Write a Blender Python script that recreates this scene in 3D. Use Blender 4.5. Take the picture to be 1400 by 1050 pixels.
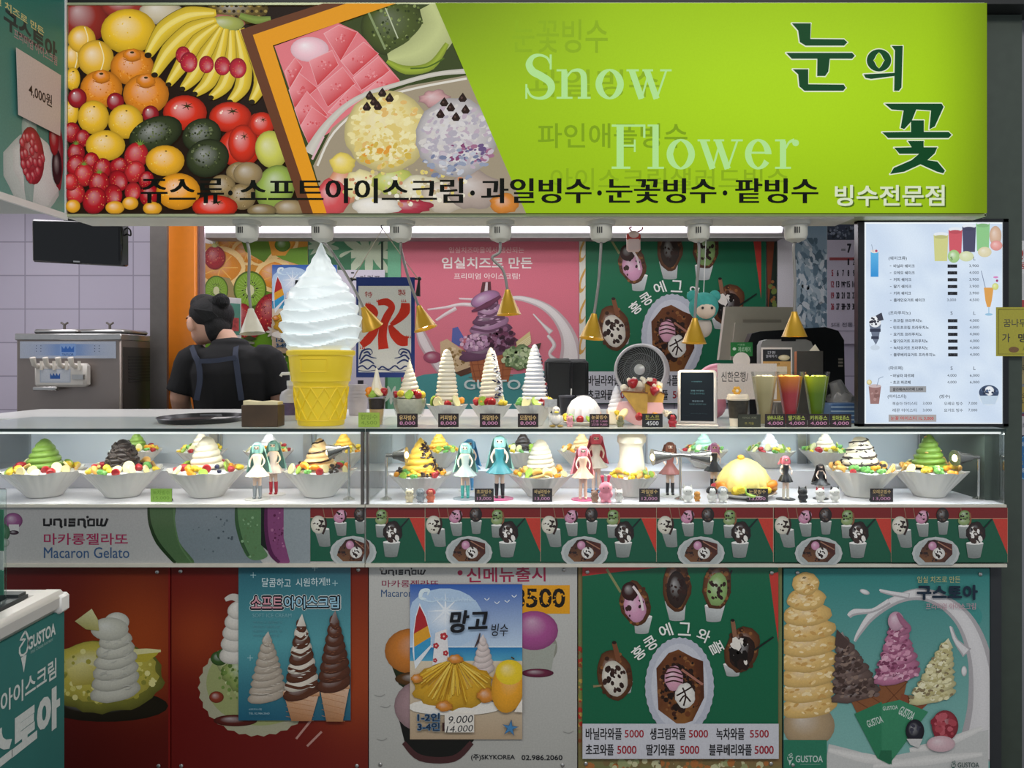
import bpy, math, random
from mathutils import Vector, Matrix
import numpy as np
random.seed(7)
R = math.radians; PI = math.pi
for o in list(bpy.data.objects): bpy.data.objects.remove(o)
SC = bpy.context.scene; COL = SC.collection

# ------------------------------------------------------------------ camera, world, lights, exposure
F, D, HZ, ZC = 1011.0, 2.1, 495.0, 1.38          # focal length in px, camera distance, horizon row, eye height
def X(px, y): return (px - 700) * (D + y) / F
def Z(py, y): return ZC + (HZ - py) * (D + y) / F
def S(y): return (D + y) / F                      # metres per pixel at depth y
cam = bpy.data.cameras.new('camera'); cam.sensor_width = 36; cam.lens = 36 * F / 1400
cam.shift_y = -30 / 1400; cam.clip_start = .05
co = bpy.data.objects.new('camera', cam); COL.objects.link(co)
co.location = (0, -D, ZC); co.rotation_euler = (R(90), 0, 0); SC.camera = co
w = bpy.data.worlds.new('world'); SC.world = w; w.use_nodes = True
w.node_tree.nodes['Background'].inputs[0].default_value = (.80, .86, .95, 1)
w.node_tree.nodes['Background'].inputs[1].default_value = .50
SC.view_settings.view_transform = 'Standard'; SC.view_settings.look = 'None'
SC.view_settings.gamma = 1; SC.view_settings.exposure = 0; SC.view_settings.use_curve_mapping = False
SC.cycles.use_denoising = True
SC.cycles.transparent_max_bounces = 16; SC.cycles.max_bounces = 7; SC.cycles.sample_clamp_indirect = 4
def area(name, loc, rot, sx, sy, power, col=(1, 1, 1)):
    l = bpy.data.lights.new(name, 'AREA'); l.shape = 'RECTANGLE'; l.size = sx; l.size_y = sy; l.energy = power; l.color = col
    o = bpy.data.objects.new(name, l); COL.objects.link(o); o.location = loc; o.rotation_euler = rot; return o
# unseen ambient light of the market hall, added over and behind the viewer
area('corridor_ambient_light', (0, -2.3, 3.3), (R(18), 0, 0), 4.5, .6, 66, (1, .96, .90))
# fluorescent batten on the kiosk's back wall, and the kiosk's ceiling lamp
area('back_wall_tube_light', (0, 1.80, 2.10), (R(-38), 0, 0), 3.0, .08, 9, (.95, .93, 1))
area('unseen_kiosk_light', (-.2, 1.0, 2.40), (0, 0, 0), 2.6, .5, 15, (.98, .96, 1))
area('unseen_kiosk_light', (-2.3, 1.0, 2.40), (0, 0, 0), 1.0, .5, 11, (.98, .95, 1))  # second overhead lamp, added to brighten the dark left part
# led strips under the glass top of the two cases
area('case_strip_light', (-1.0, .045, 1.172), (R(-16), 0, 0), 1.05, .02, 1.8, (1, .97, .90))
area('case_strip_light', (.50, .045, 1.172), (R(-16), 0, 0), 1.75, .02, 3.4, (.92, .97, 1))

area('case_back_strip_light', (-1.0, .30, 1.180), (0, 0, 0), 1.05, .015, .8, (1, .97, .92))
area('case_back_strip_light', (.50, .30, 1.180), (0, 0, 0), 1.75, .015, 1.7, (.88, .95, 1))

# ------------------------------------------------------------------ colour and materials
def lin(h):
    if isinstance(h, str):
        h = h.lstrip('#'); c = [int(h[i:i + 2], 16) / 255 for i in (0, 2, 4)]
        return tuple(x / 12.92 if x <= .04045 else ((x + .055) / 1.055) ** 2.4 for x in c)
    return tuple(h[:3])
def mixc(a, b, t): return tuple(x + (y - x) * t for x, y in zip(a, b))
_M = {}
def mat(name, col, rough=.5, metal=0, emit=0, noise=.06, scale=30, bump=0, ecol=None, sss=0):
    if name in _M: return _M[name]
    m = bpy.data.materials.new(name); m.use_nodes = True; nt = m.node_tree; b = nt.nodes['Principled BSDF']
    c = lin(col); b.inputs['Roughness'].default_value = rough; b.inputs['Metallic'].default_value = metal
    tc = nt.nodes.new('ShaderNodeTexCoord'); nz = nt.nodes.new('ShaderNodeTexNoise'); nz.inputs['Scale'].default_value = scale
    nt.links.new(tc.outputs['Object'], nz.inputs['Vector'])
    mx = nt.nodes.new('ShaderNodeMix'); mx.data_type = 'RGBA'
    mx.inputs['A'].default_value = (*[x * (1 - noise * 2) for x in c], 1); mx.inputs['B'].default_value = (*[min(1, x * (1 + noise * 2)) for x in c], 1)
    nt.links.new(nz.outputs['Fac'], mx.inputs['Factor']); nt.links.new(mx.outputs['Result'], b.inputs['Base Color'])
    if bump:
        bp = nt.nodes.new('ShaderNodeBump'); bp.inputs['Strength'].default_value = bump; bp.inputs['Distance'].default_value = .004
        nt.links.new(nz.outputs['Fac'], bp.inputs['Height']); nt.links.new(bp.outputs['Normal'], b.inputs['Normal'])
    if emit:
        b.inputs['Emission Color'].default_value = (*lin(ecol or col), 1); b.inputs['Emission Strength'].default_value = emit
    if sss: b.inputs['Subsurface Weight'].default_value = sss; b.inputs['Subsurface Radius'].default_value = (.01, .01, .01)
    _M[name] = m; return m
def printmat(name, rough=.4, emit=0, spec=.4):
    if name in _M: return _M[name]
    m = bpy.data.materials.new(name); m.use_nodes = True; nt = m.node_tree; b = nt.nodes['Principled BSDF']
    a = nt.nodes.new('ShaderNodeAttribute'); a.attribute_name = 'Col'
    tc = nt.nodes.new('ShaderNodeTexCoord'); nz = nt.nodes.new('ShaderNodeTexNoise'); nz.inputs['Scale'].default_value = 220
    nt.links.new(tc.outputs['Object'], nz.inputs['Vector'])
    mr = nt.nodes.new('ShaderNodeMapRange'); mr.inputs['To Min'].default_value = .86; mr.inputs['To Max'].default_value = 1.14
    nt.links.new(nz.outputs['Fac'], mr.inputs['Value'])
    vm = nt.nodes.new('ShaderNodeVectorMath'); vm.operation = 'SCALE'
    nt.links.new(a.outputs['Color'], vm.inputs[0]); nt.links.new(mr.outputs['Result'], vm.inputs['Scale'])
    b.inputs['Roughness'].default_value = rough; b.inputs['Specular IOR Level'].default_value = spec
    if emit:
        b.inputs['Base Color'].default_value = (.004, .004, .004, 1); mr.inputs['To Min'].default_value = .95; mr.inputs['To Max'].default_value = 1.05
        nt.links.new(vm.outputs['Vector'], b.inputs['Emission Color']); b.inputs['Emission Strength'].default_value = emit
    else: nt.links.new(vm.outputs['Vector'], b.inputs['Base Color'])
    _M[name] = m; return m
def glassmat(name, tint=(1, 1, 1), refl=1.0, rough=.0):
    if name in _M: return _M[name]
    m = bpy.data.materials.new(name); m.use_nodes = True; nt = m.node_tree; nt.nodes.clear()
    out = nt.nodes.new('ShaderNodeOutputMaterial'); t = nt.nodes.new('ShaderNodeBsdfTransparent'); g = nt.nodes.new('ShaderNodeBsdfGlossy')
    fr = nt.nodes.new('ShaderNodeFresnel'); fr.inputs[0].default_value = 1.3; mx = nt.nodes.new('ShaderNodeMixShader')
    t.inputs[0].default_value = (*tint, 1); g.inputs['Roughness'].default_value = rough
    ml = nt.nodes.new('ShaderNodeMath'); ml.operation = 'MULTIPLY'; ml.inputs[1].default_value = refl
    nt.links.new(fr.outputs[0], ml.inputs[0]); nt.links.new(ml.outputs[0], mx.inputs[0])
    nt.links.new(t.outputs[0], mx.inputs[1]); nt.links.new(g.outputs[0], mx.inputs[2]); nt.links.new(mx.outputs[0], out.inputs[0])
    _M[name] = m; return m

# ------------------------------------------------------------------ mesh builder
class MB:
    def __init__(s): s.v = []; s.f = []; s.c = None
    def add(s, vs, fs):
        n = len(s.v); s.v += [tuple(p) for p in vs]; s.f += [tuple(i + n for i in q) for q in fs]; return s
    def box(s, x0, y0, z0, x1, y1, z1, bev=0, M=None):
        if bev:
            b = min(bev, (x1 - x0) / 2.01, (y1 - y0) / 2.01, (z1 - z0) / 2.01); pts = []
            cx, cy, cz = (x0 + x1) / 2, (y0 + y1) / 2, (z0 + z1) / 2; hx, hy, hz = (x1 - x0) / 2, (y1 - y0) / 2, (z1 - z0) / 2
            vs = []; idx = {}
            for sx in (-1, 1):
                for sy in (-1, 1):
                    for sz in (-1, 1):
                        for a in range(3):
                            h = [hx - b, hy - b, hz - b]; h[a] += b
                            idx[sx, sy, sz, a] = len(vs); vs.append((cx + sx * h[0], cy + sy * h[1], cz + sz * h[2]))
            fs = []
            for a in range(3):
                u, w_ = [i for i in range(3) if i != a]
                for sg in (-1, 1):
                    q = []
                    for su, sw in ((-1, -1), (1, -1), (1, 1), (-1, 1)):
                        k = [0, 0, 0]; k[a] = sg; k[u] = su; k[w_] = sw; q.append(idx[k[0], k[1], k[2], a])
                    if (sg > 0) == (a == 1): q.reverse()
                    fs.append(q)
                for su in (-1, 1):
                    for sw in (-1, 1):
                        k = [0, 0, 0]; k[u] = su; k[w_] = sw; k0 = k[:]; k1 = k[:]; k0[a] = -1; k1[a] = 1
                        q = [idx[k0[0], k0[1], k0[2], u], idx[k1[0], k1[1], k1[2], u], idx[k1[0], k1[1], k1[2], w_], idx[k0[0], k0[1], k0[2], w_]]
                        fs.append(q)
            for sx in (-1, 1):
                for sy in (-1, 1):
                    for sz in (-1, 1): fs.append([idx[sx, sy, sz, a] for a in range(3)])
        else:
            vs = [(x, y, z) for x in (x0, x1) for y in (y0, y1) for z in (z0, z1)]
            fs = [(0, 1, 3, 2), (4, 6, 7, 5), (0, 4, 5, 1), (2, 3, 7, 6), (0, 2, 6, 4), (1, 5, 7, 3)]
        if M is not None: vs = [M @ Vector(p) for p in vs]
        return s.add(vs, fs)
    def grid(s, rows, close=True, cap0=True, cap1=True):
        n = len(rows[0]); vs = [p for r in rows for p in r]; fs = []
        for i in range(len(rows) - 1):
            for j in range(n if close else n - 1):
                k = (j + 1) % n; fs.append((i * n + j, i * n + k, (i + 1) * n + k, (i + 1) * n + j))
        if cap0: fs.append(tuple(range(n - 1, -1, -1)))
        if cap1: fs.append(tuple((len(rows) - 1) * n + j for j in range(n)))
        return s.add(vs, fs)
    def lathe(s, prof, c=(0, 0, 0), n=32, fn=None, cap0=True, cap1=True, M=None):
        rows = []
        for i, (r, z) in enumerate(prof):
            row = []
            for j in range(n):
                a = 2 * PI * j / n; rr, zz = (r, z) if fn is None else fn(r, z, a, i)
                p = Vector((rr * math.cos(a), rr * math.sin(a), zz)); p = M @ p if M is not None else p
                row.append((c[0] + p.x, c[1] + p.y, c[2] + p.z))
            rows.append(row)
        return s.grid(rows, True, cap0, cap1)
    def tube(s, pts, r, n=8, smooth=0):
        pts = [Vector(p) for p in pts]; rs = list(r) if isinstance(r, (list, tuple)) else [r] * len(pts)
        if smooth: pts, rs = catmull(pts, rs, smooth)
        rows = []; up = None
        for i, p in enumerate(pts):
            t = (pts[min(i + 1, len(pts) - 1)] - pts[max(i - 1, 0)]).normalized()
            if up is None: up = t.orthogonal().normalized()
            up = (up - t * up.dot(t)).normalized() if (up - t * up.dot(t)).length > 1e-6 else t.orthogonal().normalized()
            b = t.cross(up)
            rows.append([p + (up * math.cos(2 * PI * j / n) + b * math.sin(2 * PI * j / n)) * rs[i] for j in range(n)])
        return s.grid(rows)
    def cyl(s, a, b, r0, r1=None, n=20): return s.tube([a, b], [r0, r0 if r1 is None else r1], n)
    def ball(s, c, r, n=14, m=9, M=None, wob=0, seed=0):
        rx, ry, rz = (r, r, r) if not isinstance(r, (tuple, list)) else r; rg = random.Random(seed); rows = []
        for i in range(m + 1):
            ph = -PI / 2 + PI * i / m; row = []
            for j in range(n):
                a = 2 * PI * j / n; k = 1 + wob * (rg.random() - .5)
                p = Vector((rx * k * math.cos(ph) * math.cos(a), ry * k * math.cos(ph) * math.sin(a), rz * k * math.sin(ph)))
                if i in (0, m): p = Vector((0, 0, rz * math.sin(ph)))
                if M is not None: p = M @ p
                row.append((c[0] + p.x, c[1] + p.y, c[2] + p.z))
            rows.append(row)
        return s.grid(rows, True, False, False)
    def prism(s, poly, y0, y1):                    # polygon of (x, z) extruded along y
        n = len(poly); vs = [(x, y0, z) for x, z in poly] + [(x, y1, z) for x, z in poly]
        return s.add(vs, [tuple(range(n)), tuple(range(2 * n - 1, n - 1, -1))] + [((i + 1) % n, i, n + i, n + (i + 1) % n) for i in range(n)])
    def xf(s, M): s.v = [tuple(M @ Vector(p)) for p in s.v]; return s
    def mesh(s, name, m=None, sharp=38):
        me = bpy.data.meshes.new(name); me.from_pydata(s.v, [], s.f); me.validate()
        bm_fix(me)
        if sharp is not None:
            me.shade_smooth(); me.set_sharp_from_angle(angle=R(sharp))
        if m: me.materials.append(m)
        return me
    def build(s, name, m, parent=None, loc=None, rot=None, sharp=38):
        o = bpy.data.objects.new(name, s.mesh(name, m, sharp)); COL.objects.link(o)
        if parent: o.parent = parent
        if loc is not None: o.location = loc
        if rot is not None: o.rotation_euler = rot
        return o
import bmesh
def bm_fix(me):
    b = bmesh.new(); b.from_mesh(me); bmesh.ops.recalc_face_normals(b, faces=b.faces); b.to_mesh(me); b.free()
def catmull(pts, rs, k):
    P = [Vector(p) for p in pts]; out = []; ro = []
    for i in range(len(P) - 1):
        p0, p1, p2, p3 = P[max(i - 1, 0)], P[i], P[i + 1], P[min(i + 2, len(P) - 1)]
        for j in range(k):
            t = j / k
            out.append(.5 * ((2 * p1) + (p2 - p0) * t + (2 * p0 - 5 * p1 + 4 * p2 - p3) * t * t + (3 * p1 - p0 - 3 * p2 + p3) * t ** 3))
            ro.append(rs[i] + (rs[i + 1] - rs[i]) * t)
    out.append(P[-1]); ro.append(rs[-1]); return out, ro
TMP = bpy.data.scenes.new('scratch')
def evaluated(o):
    TMP.view_layers[0].update(); dg = TMP.view_layers[0].depsgraph
    return bpy.data.meshes.new_from_object(o.evaluated_get(dg), depsgraph=dg)
def remesh(mb, voxel, smooth=4, m=None, name='body'):
    me = bpy.data.meshes.new('s'); me.from_pydata(mb.v, [], mb.f); bm_fix(me); o = bpy.data.objects.new('s', me); TMP.collection.objects.link(o)
    r = o.modifiers.new('r', 'REMESH'); r.mode = 'VOXEL'; r.voxel_size = voxel
    q = o.modifiers.new('q', 'SMOOTH'); q.iterations = smooth; q.factor = .5
    out = evaluated(o); out.name = name; bpy.data.objects.remove(o); out.shade_smooth()
    out.materials.clear()
    if m: out.materials.append(m)
    return out
def put(name, me, parent=None, loc=None, rot=None, scale=None):
    o = bpy.data.objects.new(name, me); COL.objects.link(o)
    if parent: o.parent = parent
    if loc is not None: o.location = loc
    if rot is not None: o.rotation_euler = rot
    if scale is not None: o.scale = scale
    return o
def tag(o, label, cat, group=None, kind=None):
    o['label'] = label; o['category'] = cat
    if group: o['group'] = group
    if kind: o['kind'] = kind
    return o
def thing(name, label, cat, loc=(0, 0, 0), rz=0, group=None):
    o = bpy.data.objects.new(name, None); COL.objects.link(o); o.location = loc; o.rotation_euler = (0, 0, rz); o.empty_display_size = .05
    return tag(o, label, cat, group)
def struct(name, mb, m, label, cat):
    o = mb.build(name, m); return tag(o, label, cat, kind='structure')
def dup(root, loc, label, rz=None, group=None, scale=None):
    r = root.copy(); COL.objects.link(r); r.location = loc; r['label'] = label
    if rz is not None: r.rotation_euler = (0, 0, rz)
    if scale: r.scale = (scale,) * 3
    if group: r['group'] = group
    for ch in root.children:
        c = ch.copy(); COL.objects.link(c); c.parent = r
        for g in ch.children:
            d = g.copy(); COL.objects.link(d); d.parent = c
    return r

# ------------------------------------------------------------------ printed artwork: layered flat ink shapes on a sheet
_T = {}
def glyphs(s, bold=0.0):
    k = (s, bold)
    if k not in _T:
        c = bpy.data.curves.new('t', 'FONT'); c.body = s; c.size = 1; c.resolution_u = 3; c.offset = bold
        o = bpy.data.objects.new('t', c); TMP.collection.objects.link(o); me = evaluated(o)
        v = np.array([p.co[:2] for p in me.vertices]).reshape(-1, 2); f = [tuple(p.vertices) for p in me.polygons]
        bpy.data.objects.remove(o); bpy.data.curves.remove(c); bpy.data.meshes.remove(me)
        lo = v.min(0); hi = v.max(0); _T[k] = ((v - lo) / np.maximum(hi - lo, 1e-6), f, (hi[0] - lo[0]) / max(hi[1] - lo[1], 1e-6))
    return _T[k]
class Print:
    STEP = 5e-5
    def __init__(s, y=None, fmap=None, clip=None):
        s.y = y; s.v = []; s.f = []; s.c = []; s.z = 0; s.clip = clip; s.fmap = fmap; s.T = (0, 0, 1, 1); s.hold = False
    def put3(s, u, v, z):
        if s.fmap: return s.fmap(u, v, z)
        return (X(u, s.y), s.y - z, Z(v, s.y))
    def raw(s, pts, faces, cols):
        s.z += s.STEP if not s.hold else 6e-6
        n = len(s.v); ox, oy, sx, sy = s.T
        for (u, v) in pts:
            u = ox + u * sx; v = oy + v * sy
            if s.clip: u = min(max(u, s.clip[0]), s.clip[2]); v = min(max(v, s.clip[1]), s.clip[3])
            s.v.append(s.put3(u, v, s.z))
        s.c += cols; s.f += [tuple(i + n for i in q) for q in faces]
    def poly(s, pts, c, cols=None):
        c = lin(c) if cols is None else None
        s.raw(pts, [tuple(range(len(pts)))], [c] * len(pts) if cols is None else [lin(k) for k in cols])
    def rect(s, x0, y0, x1, y1, c, c2=None):
        s.poly([(x0, y0), (x1, y0), (x1, y1), (x0, y1)], c, None if c2 is None else [c, c, c2, c2])
    def grid(s, xs, ys, fn):
        s.raw([(x, y) for y in ys for x in xs], [(j * len(xs) + i, j * len(xs) + i + 1, (j + 1) * len(xs) + i + 1, (j + 1) * len(xs) + i) for j in range(len(ys) - 1) for i in range(len(xs) - 1)], [lin(fn(x, y)) for y in ys for x in xs])
    def blob(s, cx, cy, rx, ry=None, c='#ffffff', rot=0, hl=(-.3, -.35), li=.35, dk=.5, n=22, wob=0, seed=1):
        ry = ry or rx; c = lin(c); rg = random.Random(seed); k = [1 + wob * (rg.random() - .5) for _ in range(n)]
        ca, sa = math.cos(R(rot)), math.sin(R(rot)); pts = []; cols = []; fs = []
        ts = (0.001, .3, .6, .85, 1.0); w_ = (1, 1, 1); lt = mixc(c, w_, li); dc = tuple(x * (1 - dk) for x in c)
        cc = (lt, mixc(lt, c, .55), c, mixc(c, dc, .45), dc)
        for i, t in enumerate(ts):
            for j in range(n):
                a = 2 * PI * j / n; x = rx * k[j] * t * math.cos(a) + hl[0] * rx * (1 - t); y = ry * k[j] * t * math.sin(a) + hl[1] * ry * (1 - t)
                pts.append((cx + x * ca - y * sa, cy + x * sa + y * ca)); cols.append(cc[i])
        for i in range(4):
            for j in range(n):
                q = (j + 1) % n; fs.append((i * n + j, i * n + q, (i + 1) * n + q, (i + 1) * n + j))
        s.raw(pts, fs, cols)
    def oval(s, cx, cy, rx, ry, c, rot=0, n=24, scal=0, ns=0):
        ca, sa = math.cos(R(rot)), math.sin(R(rot)); P = []
        for j in range(n):
            a = 2 * PI * j / n; k = 1 + scal * math.cos(ns * a); x = rx * k * math.cos(a); y = ry * k * math.sin(a); P.append((cx + x * ca - y * sa, cy + x * sa + y * ca))
        s.poly(P, c)
    def ring(s, cx, cy, rx, ry, w0, w1, c, n=28, a0=0, a1=360):
        P = []; fs = []
        for j in range(n + 1):
            a = R(a0 + (a1 - a0) * j / n); wd = w0 * abs(math.cos(a)) + w1 * abs(math.sin(a))
            P += [(cx + rx * math.cos(a), cy + ry * math.sin(a)), (cx + (rx - wd) * math.cos(a), cy + (ry - wd) * math.sin(a))]
        s.raw(P, [(2 * j, 2 * j + 1, 2 * j + 3, 2 * j + 2) for j in range(n)], [lin(c)] * len(P))
    def stroke(s, pts, wd, c, k=5, c2=None, edge=0):
        wd = wd if isinstance(wd, (list, tuple)) else [wd] * len(pts)
        P, W = catmull([Vector((p[0], p[1], 0)) for p in pts], wd, k) if k > 1 else ([Vector((p[0], p[1], 0)) for p in pts], wd)
        c = lin(c); ce = tuple(x * (1 - edge) for x in c); out = []; cols = []
        for i, p in enumerate(P):
            t = (P[min(i + 1, len(P) - 1)] - P[max(i - 1, 0)]); t = t.normalized() if t.length > 1e-9 else Vector((1, 0, 0)); nn = Vector((-t.y, t.x, 0)) * W[i] / 2
            q = p + nn; r_ = p - nn; out += [(q.x, q.y), (p.x, p.y), (r_.x, r_.y)]; cols += [ce, c, ce]
        fs = []
        for i in range(len(P) - 1): b = 3 * i; fs += [(b, b + 1, b + 4, b + 3), (b + 1, b + 2, b + 5, b + 4)]
        s.raw(out, fs, cols)
    def smooth(s, pts, c, k=5):
        P, _ = catmull([Vector((a, b, 0)) for a, b in list(pts) + list(pts[:1])], [1] * (len(pts) + 1), k); s.poly([(q.x, q.y) for q in P[:-1]], c)
    def outline(s, pts, wd, c): s.stroke(list(pts) + [pts[0]], wd, c, k=1); s.hold = True; [s.oval(p[0], p[1], wd / 2, wd / 2, c, n=8) for p in pts]; s.hold = False
    def text(s, t, x0, y0, x1, y1, c, bold=0., rot=0, out=None, ow=.03, fit=True, skew=0):
        h = y1 - y0
        if out: s.text(t, x0 - h * ow, y0 - h * ow, x1 + h * ow, y1 + h * ow, out, bold + ow, rot, skew=skew)
        v, f, asp = glyphs(t, 0.); cx, cy = (x0 + x1) / 2, (y0 + y1) / 2; ca, sa = math.cos(R(rot)), math.sin(R(rot)); was = s.hold
        b = bold * h * .8; W = (x1 - x0) - 2 * b; H = h - 2 * b; k = 8 if bold > .05 else 4
        for i in range(k if b > 0 else 1):             # heavier lettering: the same letter shifted around a small circle
            dx, dy = (b * math.cos(2 * PI * i / k + .785), b * math.sin(2 * PI * i / k + .785)) if b > 0 else (0, 0); P = []
            for a, q in v:
                x = (a - .5) * W + skew * (q - .5) * h + dx; y = (.5 - q) * H + dy; P.append((cx + x * ca - y * sa, cy + x * sa + y * ca))
            s.raw(P, f, [lin(c)] * len(P)); s.hold = True
        s.hold = was
    def flecks(s, cx, cy, rx, ry, n, size, cols, seed=0, rot=0, ln=1.0):
        rg = random.Random(seed); s.z += s.STEP; s.hold = True
        for _ in range(n):
            a = rg.random() * 2 * PI; r_ = math.sqrt(rg.random()); z = s.z
            s.z = z + rg.random() * s.STEP * .5
            q = size * (.5 + rg.random()); s.oval(cx + rx * r_ * math.cos(a), cy + ry * r_ * math.sin(a), q * ln, q, rg.choice(cols), rot + rg.uniform(-40, 40), n=7); s.z = z
        s.hold = False
    def board(s, x0, y0, x1, y1, th, c, edge=None):
        n = len(s.v); cs = lin(c); ed = lin(edge or c)
        P = [s.put3(u, v, 0) for u, v in ((x0, y0), (x1, y0), (x1, y1), (x0, y1))] + [s.put3(u, v, -th) for u, v in ((x0, y0), (x1, y0), (x1, y1), (x0, y1))]
        P += P[:4] + P[4:]
        s.v += P; s.c += [cs] * 4 + [ed] * 4 + [ed] * 8
        s.f += [tuple(n + i for i in q) for q in ((0, 3, 2, 1), (4, 5, 6, 7), (8, 9, 13, 12), (9, 10, 14, 13), (10, 11, 15, 14), (11, 8, 12, 15))]
    def build(s, name, m, parent=None, world=True):
        P = np.array(s.v); cen = P.mean(0) * 0
        if parent is None: cen = (P[:4].mean(0))
        me = bpy.data.meshes.new(name); me.from_pydata((P - cen).tolist(), [], s.f)
        at = me.color_attributes.new('Col', 'FLOAT_COLOR', 'POINT')
        at.data.foreach_set('color', np.array([(*c, 1) for c in s.c], dtype=np.float32).ravel())
        me.materials.append(m); o = bpy.data.objects.new(name, me); COL.objects.link(o); o.location = cen.tolist()
        if parent: o.parent = parent; o.location = (0, 0, 0)
        return o
INK = printmat('printed_paper', .45); GLOSSINK = printmat('laminated_print', .18, spec=.5); LITINK = printmat('backlit_print', .35, emit=.82, spec=.06); MENUINK = printmat('backlit_menu', .2, emit=.95)
def wpart(name, mb, m, parent, sharp=38):          # a part given in world coordinates
    l = Vector(parent.location); mb.v = [tuple(Vector(p) - l) for p in mb.v]
    return mb.build(name, m, parent, sharp=sharp)
def pbox(px0, py0, px1, py1, y0, y1, bev=0):       # a box whose front face fills a rectangle of the view at depth y0
    return MB().box(X(px0, y0), y0, Z(py1, y0), X(px1, y0), y1, Z(py0, y0), bev)
def screws(parent, pts, y, r=.0055):
    for px, py in pts:
        m = MB().lathe([(r, 0), (r, .002), (r * .7, .0035), (0.0002, .004)], n=12, M=Matrix.Rotation(R(90), 3, 'X').to_4x4())
        c = Vector((X(px, y), y, Z(py, y))); m.v = [tuple(Vector(v) + c) for v in m.v]; wpart('screw', m, STEEL, parent)

STEEL = mat('brushed_steel', '#b9b7b4', .32, .9, noise=.05, scale=60); DSTEEL = mat('dark_steel', '#77716c', .38, .85, noise=.06, scale=25)
WHITE = mat('white_enamel', '#e8e6e2', .4, noise=.02); OFFW = mat('cream_plastic', '#d9d6c6', .45, noise=.03); BLACK = mat('black_plastic', '#0c0d0f', .35, noise=.1)
GREY = mat('grey_panel', '#4a4d50', .5, noise=.05); DARKG = mat('dark_green_grey_panel', '#3c463d', .5, noise=.08)
def tilemat():
    m = bpy.data.materials.new('wall_tile'); m.use_nodes = True; nt = m.node_tree; b = nt.nodes['Principled BSDF']; b.inputs['Roughness'].default_value = .25
    tc = nt.nodes.new('ShaderNodeTexCoord'); sp = nt.nodes.new('ShaderNodeSeparateXYZ'); cb = nt.nodes.new('ShaderNodeCombineXYZ'); br = nt.nodes.new('ShaderNodeTexBrick')
    nt.links.new(tc.outputs['Object'], sp.inputs[0]); nt.links.new(sp.outputs['X'], cb.inputs['X']); nt.links.new(sp.outputs['Z'], cb.inputs['Y']); nt.links.new(cb.outputs[0], br.inputs['Vector'])
    br.offset = 0; br.inputs['Color1'].default_value = (*lin('#c5bfd0'), 1); br.inputs['Color2'].default_value = (*lin('#bdb7c9'), 1); br.inputs['Mortar'].default_value = (*lin('#9a95a6'), 1)
    br.inputs['Scale'].default_value = 1; br.inputs['Brick Width'].default_value = .300; br.inputs['Row Height'].default_value = .186; br.inputs['Mortar Size'].default_value = .0035
    nt.links.new(br.outputs['Color'], b.inputs['Base Color']); return m
TILE = tilemat()

# ------------------------------------------------------------------ the setting
struct('floor', MB().box(-3.2, -2.6, -.1, 2.6, 2.1, 0), mat('floor_tile', '#77736d', .35, scale=4), 'grey tiled market floor in front of the kiosk', 'floor')
struct('ceiling', MB().box(-3.2, .02, 2.45, 2.2, 2.1, 2.55), WHITE, 'white ceiling inside the kiosk', 'ceiling')
struct('wall_back', MB().box(-3.2, 2.0, 0, 2.3, 2.1, 2.45), TILE, 'lilac white tiled back wall of the kiosk', 'wall')
struct('wall_left', MB().box(-3.2, .3, 0, -3.1, 2.0, 2.45), WHITE, 'white left side wall of the kiosk', 'wall')
struct('wall_right', MB().box(2.2, .5, 0, 2.3, 2.0, 2.45), TILE, 'tiled right side wall of the kiosk', 'wall')
m = MB().box(-1.27, .0, 2.397, 2.2, .25, 2.75)
struct('trim_1', m, mat('fascia_black', '#181a18', .5), 'dark fascia strip above the lit green sign', 'fascia')
struct('wall_front', MB().box(X(1385, .1), .1, 0, 2.3, .5, 2.6), mat('column_metal', '#85868a', .4, .15, noise=.10, scale=3), 'grey metal column at the right of the kiosk', 'column')
struct('trim_2', MB().box(X(1346, .06), .06, 0, X(1385, .1) - .001, .4, 2.395), DARKG, 'dark green grey post between lit sign and metal column', 'post')
struct('trim_3', MB().box(X(205, 1.4), 1.4, 0, X(228, 1.4), 1.42, 2.3), DSTEEL, 'narrow stainless steel post left of the orange pillar', 'post')
struct('trim_4', MB().box(X(229, 1.5), 1.5, 0, X(267, 1.5), 1.53, 2.45, .006), mat('orange_laminate', '#f08a24', .35, noise=.03), 'orange laminate pillar behind the shop worker', 'pillar')
struct('trim_5', MB().box(X(269, 1.54), 1.54, 0, X(272, 1.54), 1.55, 2.45).box(X(272.2, 1.54), 1.545, 0, X(279, 1.54), 1.555, 2.45), mat('brushed_edge', '#a8949a', .35, .5), 'metal edge strip right of the orange pillar', 'trim')
struct('trim_6', MB().box(-1.262, .0, 1.789, X(1168, 0), .125, 1.799), OFFW, 'cream soffit strip under the lit sign carrying the lamps', 'soffit')
struct('trim_7', pbox(278, 319, 1072, 325, 1.86, 1.99), mat('pelmet_grey', '#9d9a98', .5), 'grey ledge below the fluorescent strip on the back wall', 'ledge')

# fluorescent strip fixtures on the back wall
t = thing('fluorescent_batten', 'long white fluorescent strip light along the top of the back wall', 'light', (X(675, 1.9), 1.9, Z(313, 1.9)))
wpart('tube', MB().cyl((X(281, 1.89), 1.885, Z(313, 1.89)), (X(1068, 1.89), 1.885, Z(313, 1.89)), .021, n=16), mat('tube_glow', '#f4eef8', .4, emit=1.15, noise=0), t)
wpart('housing', pbox(279, 303, 1070, 319, 1.91, 1.99), WHITE, t)

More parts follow.
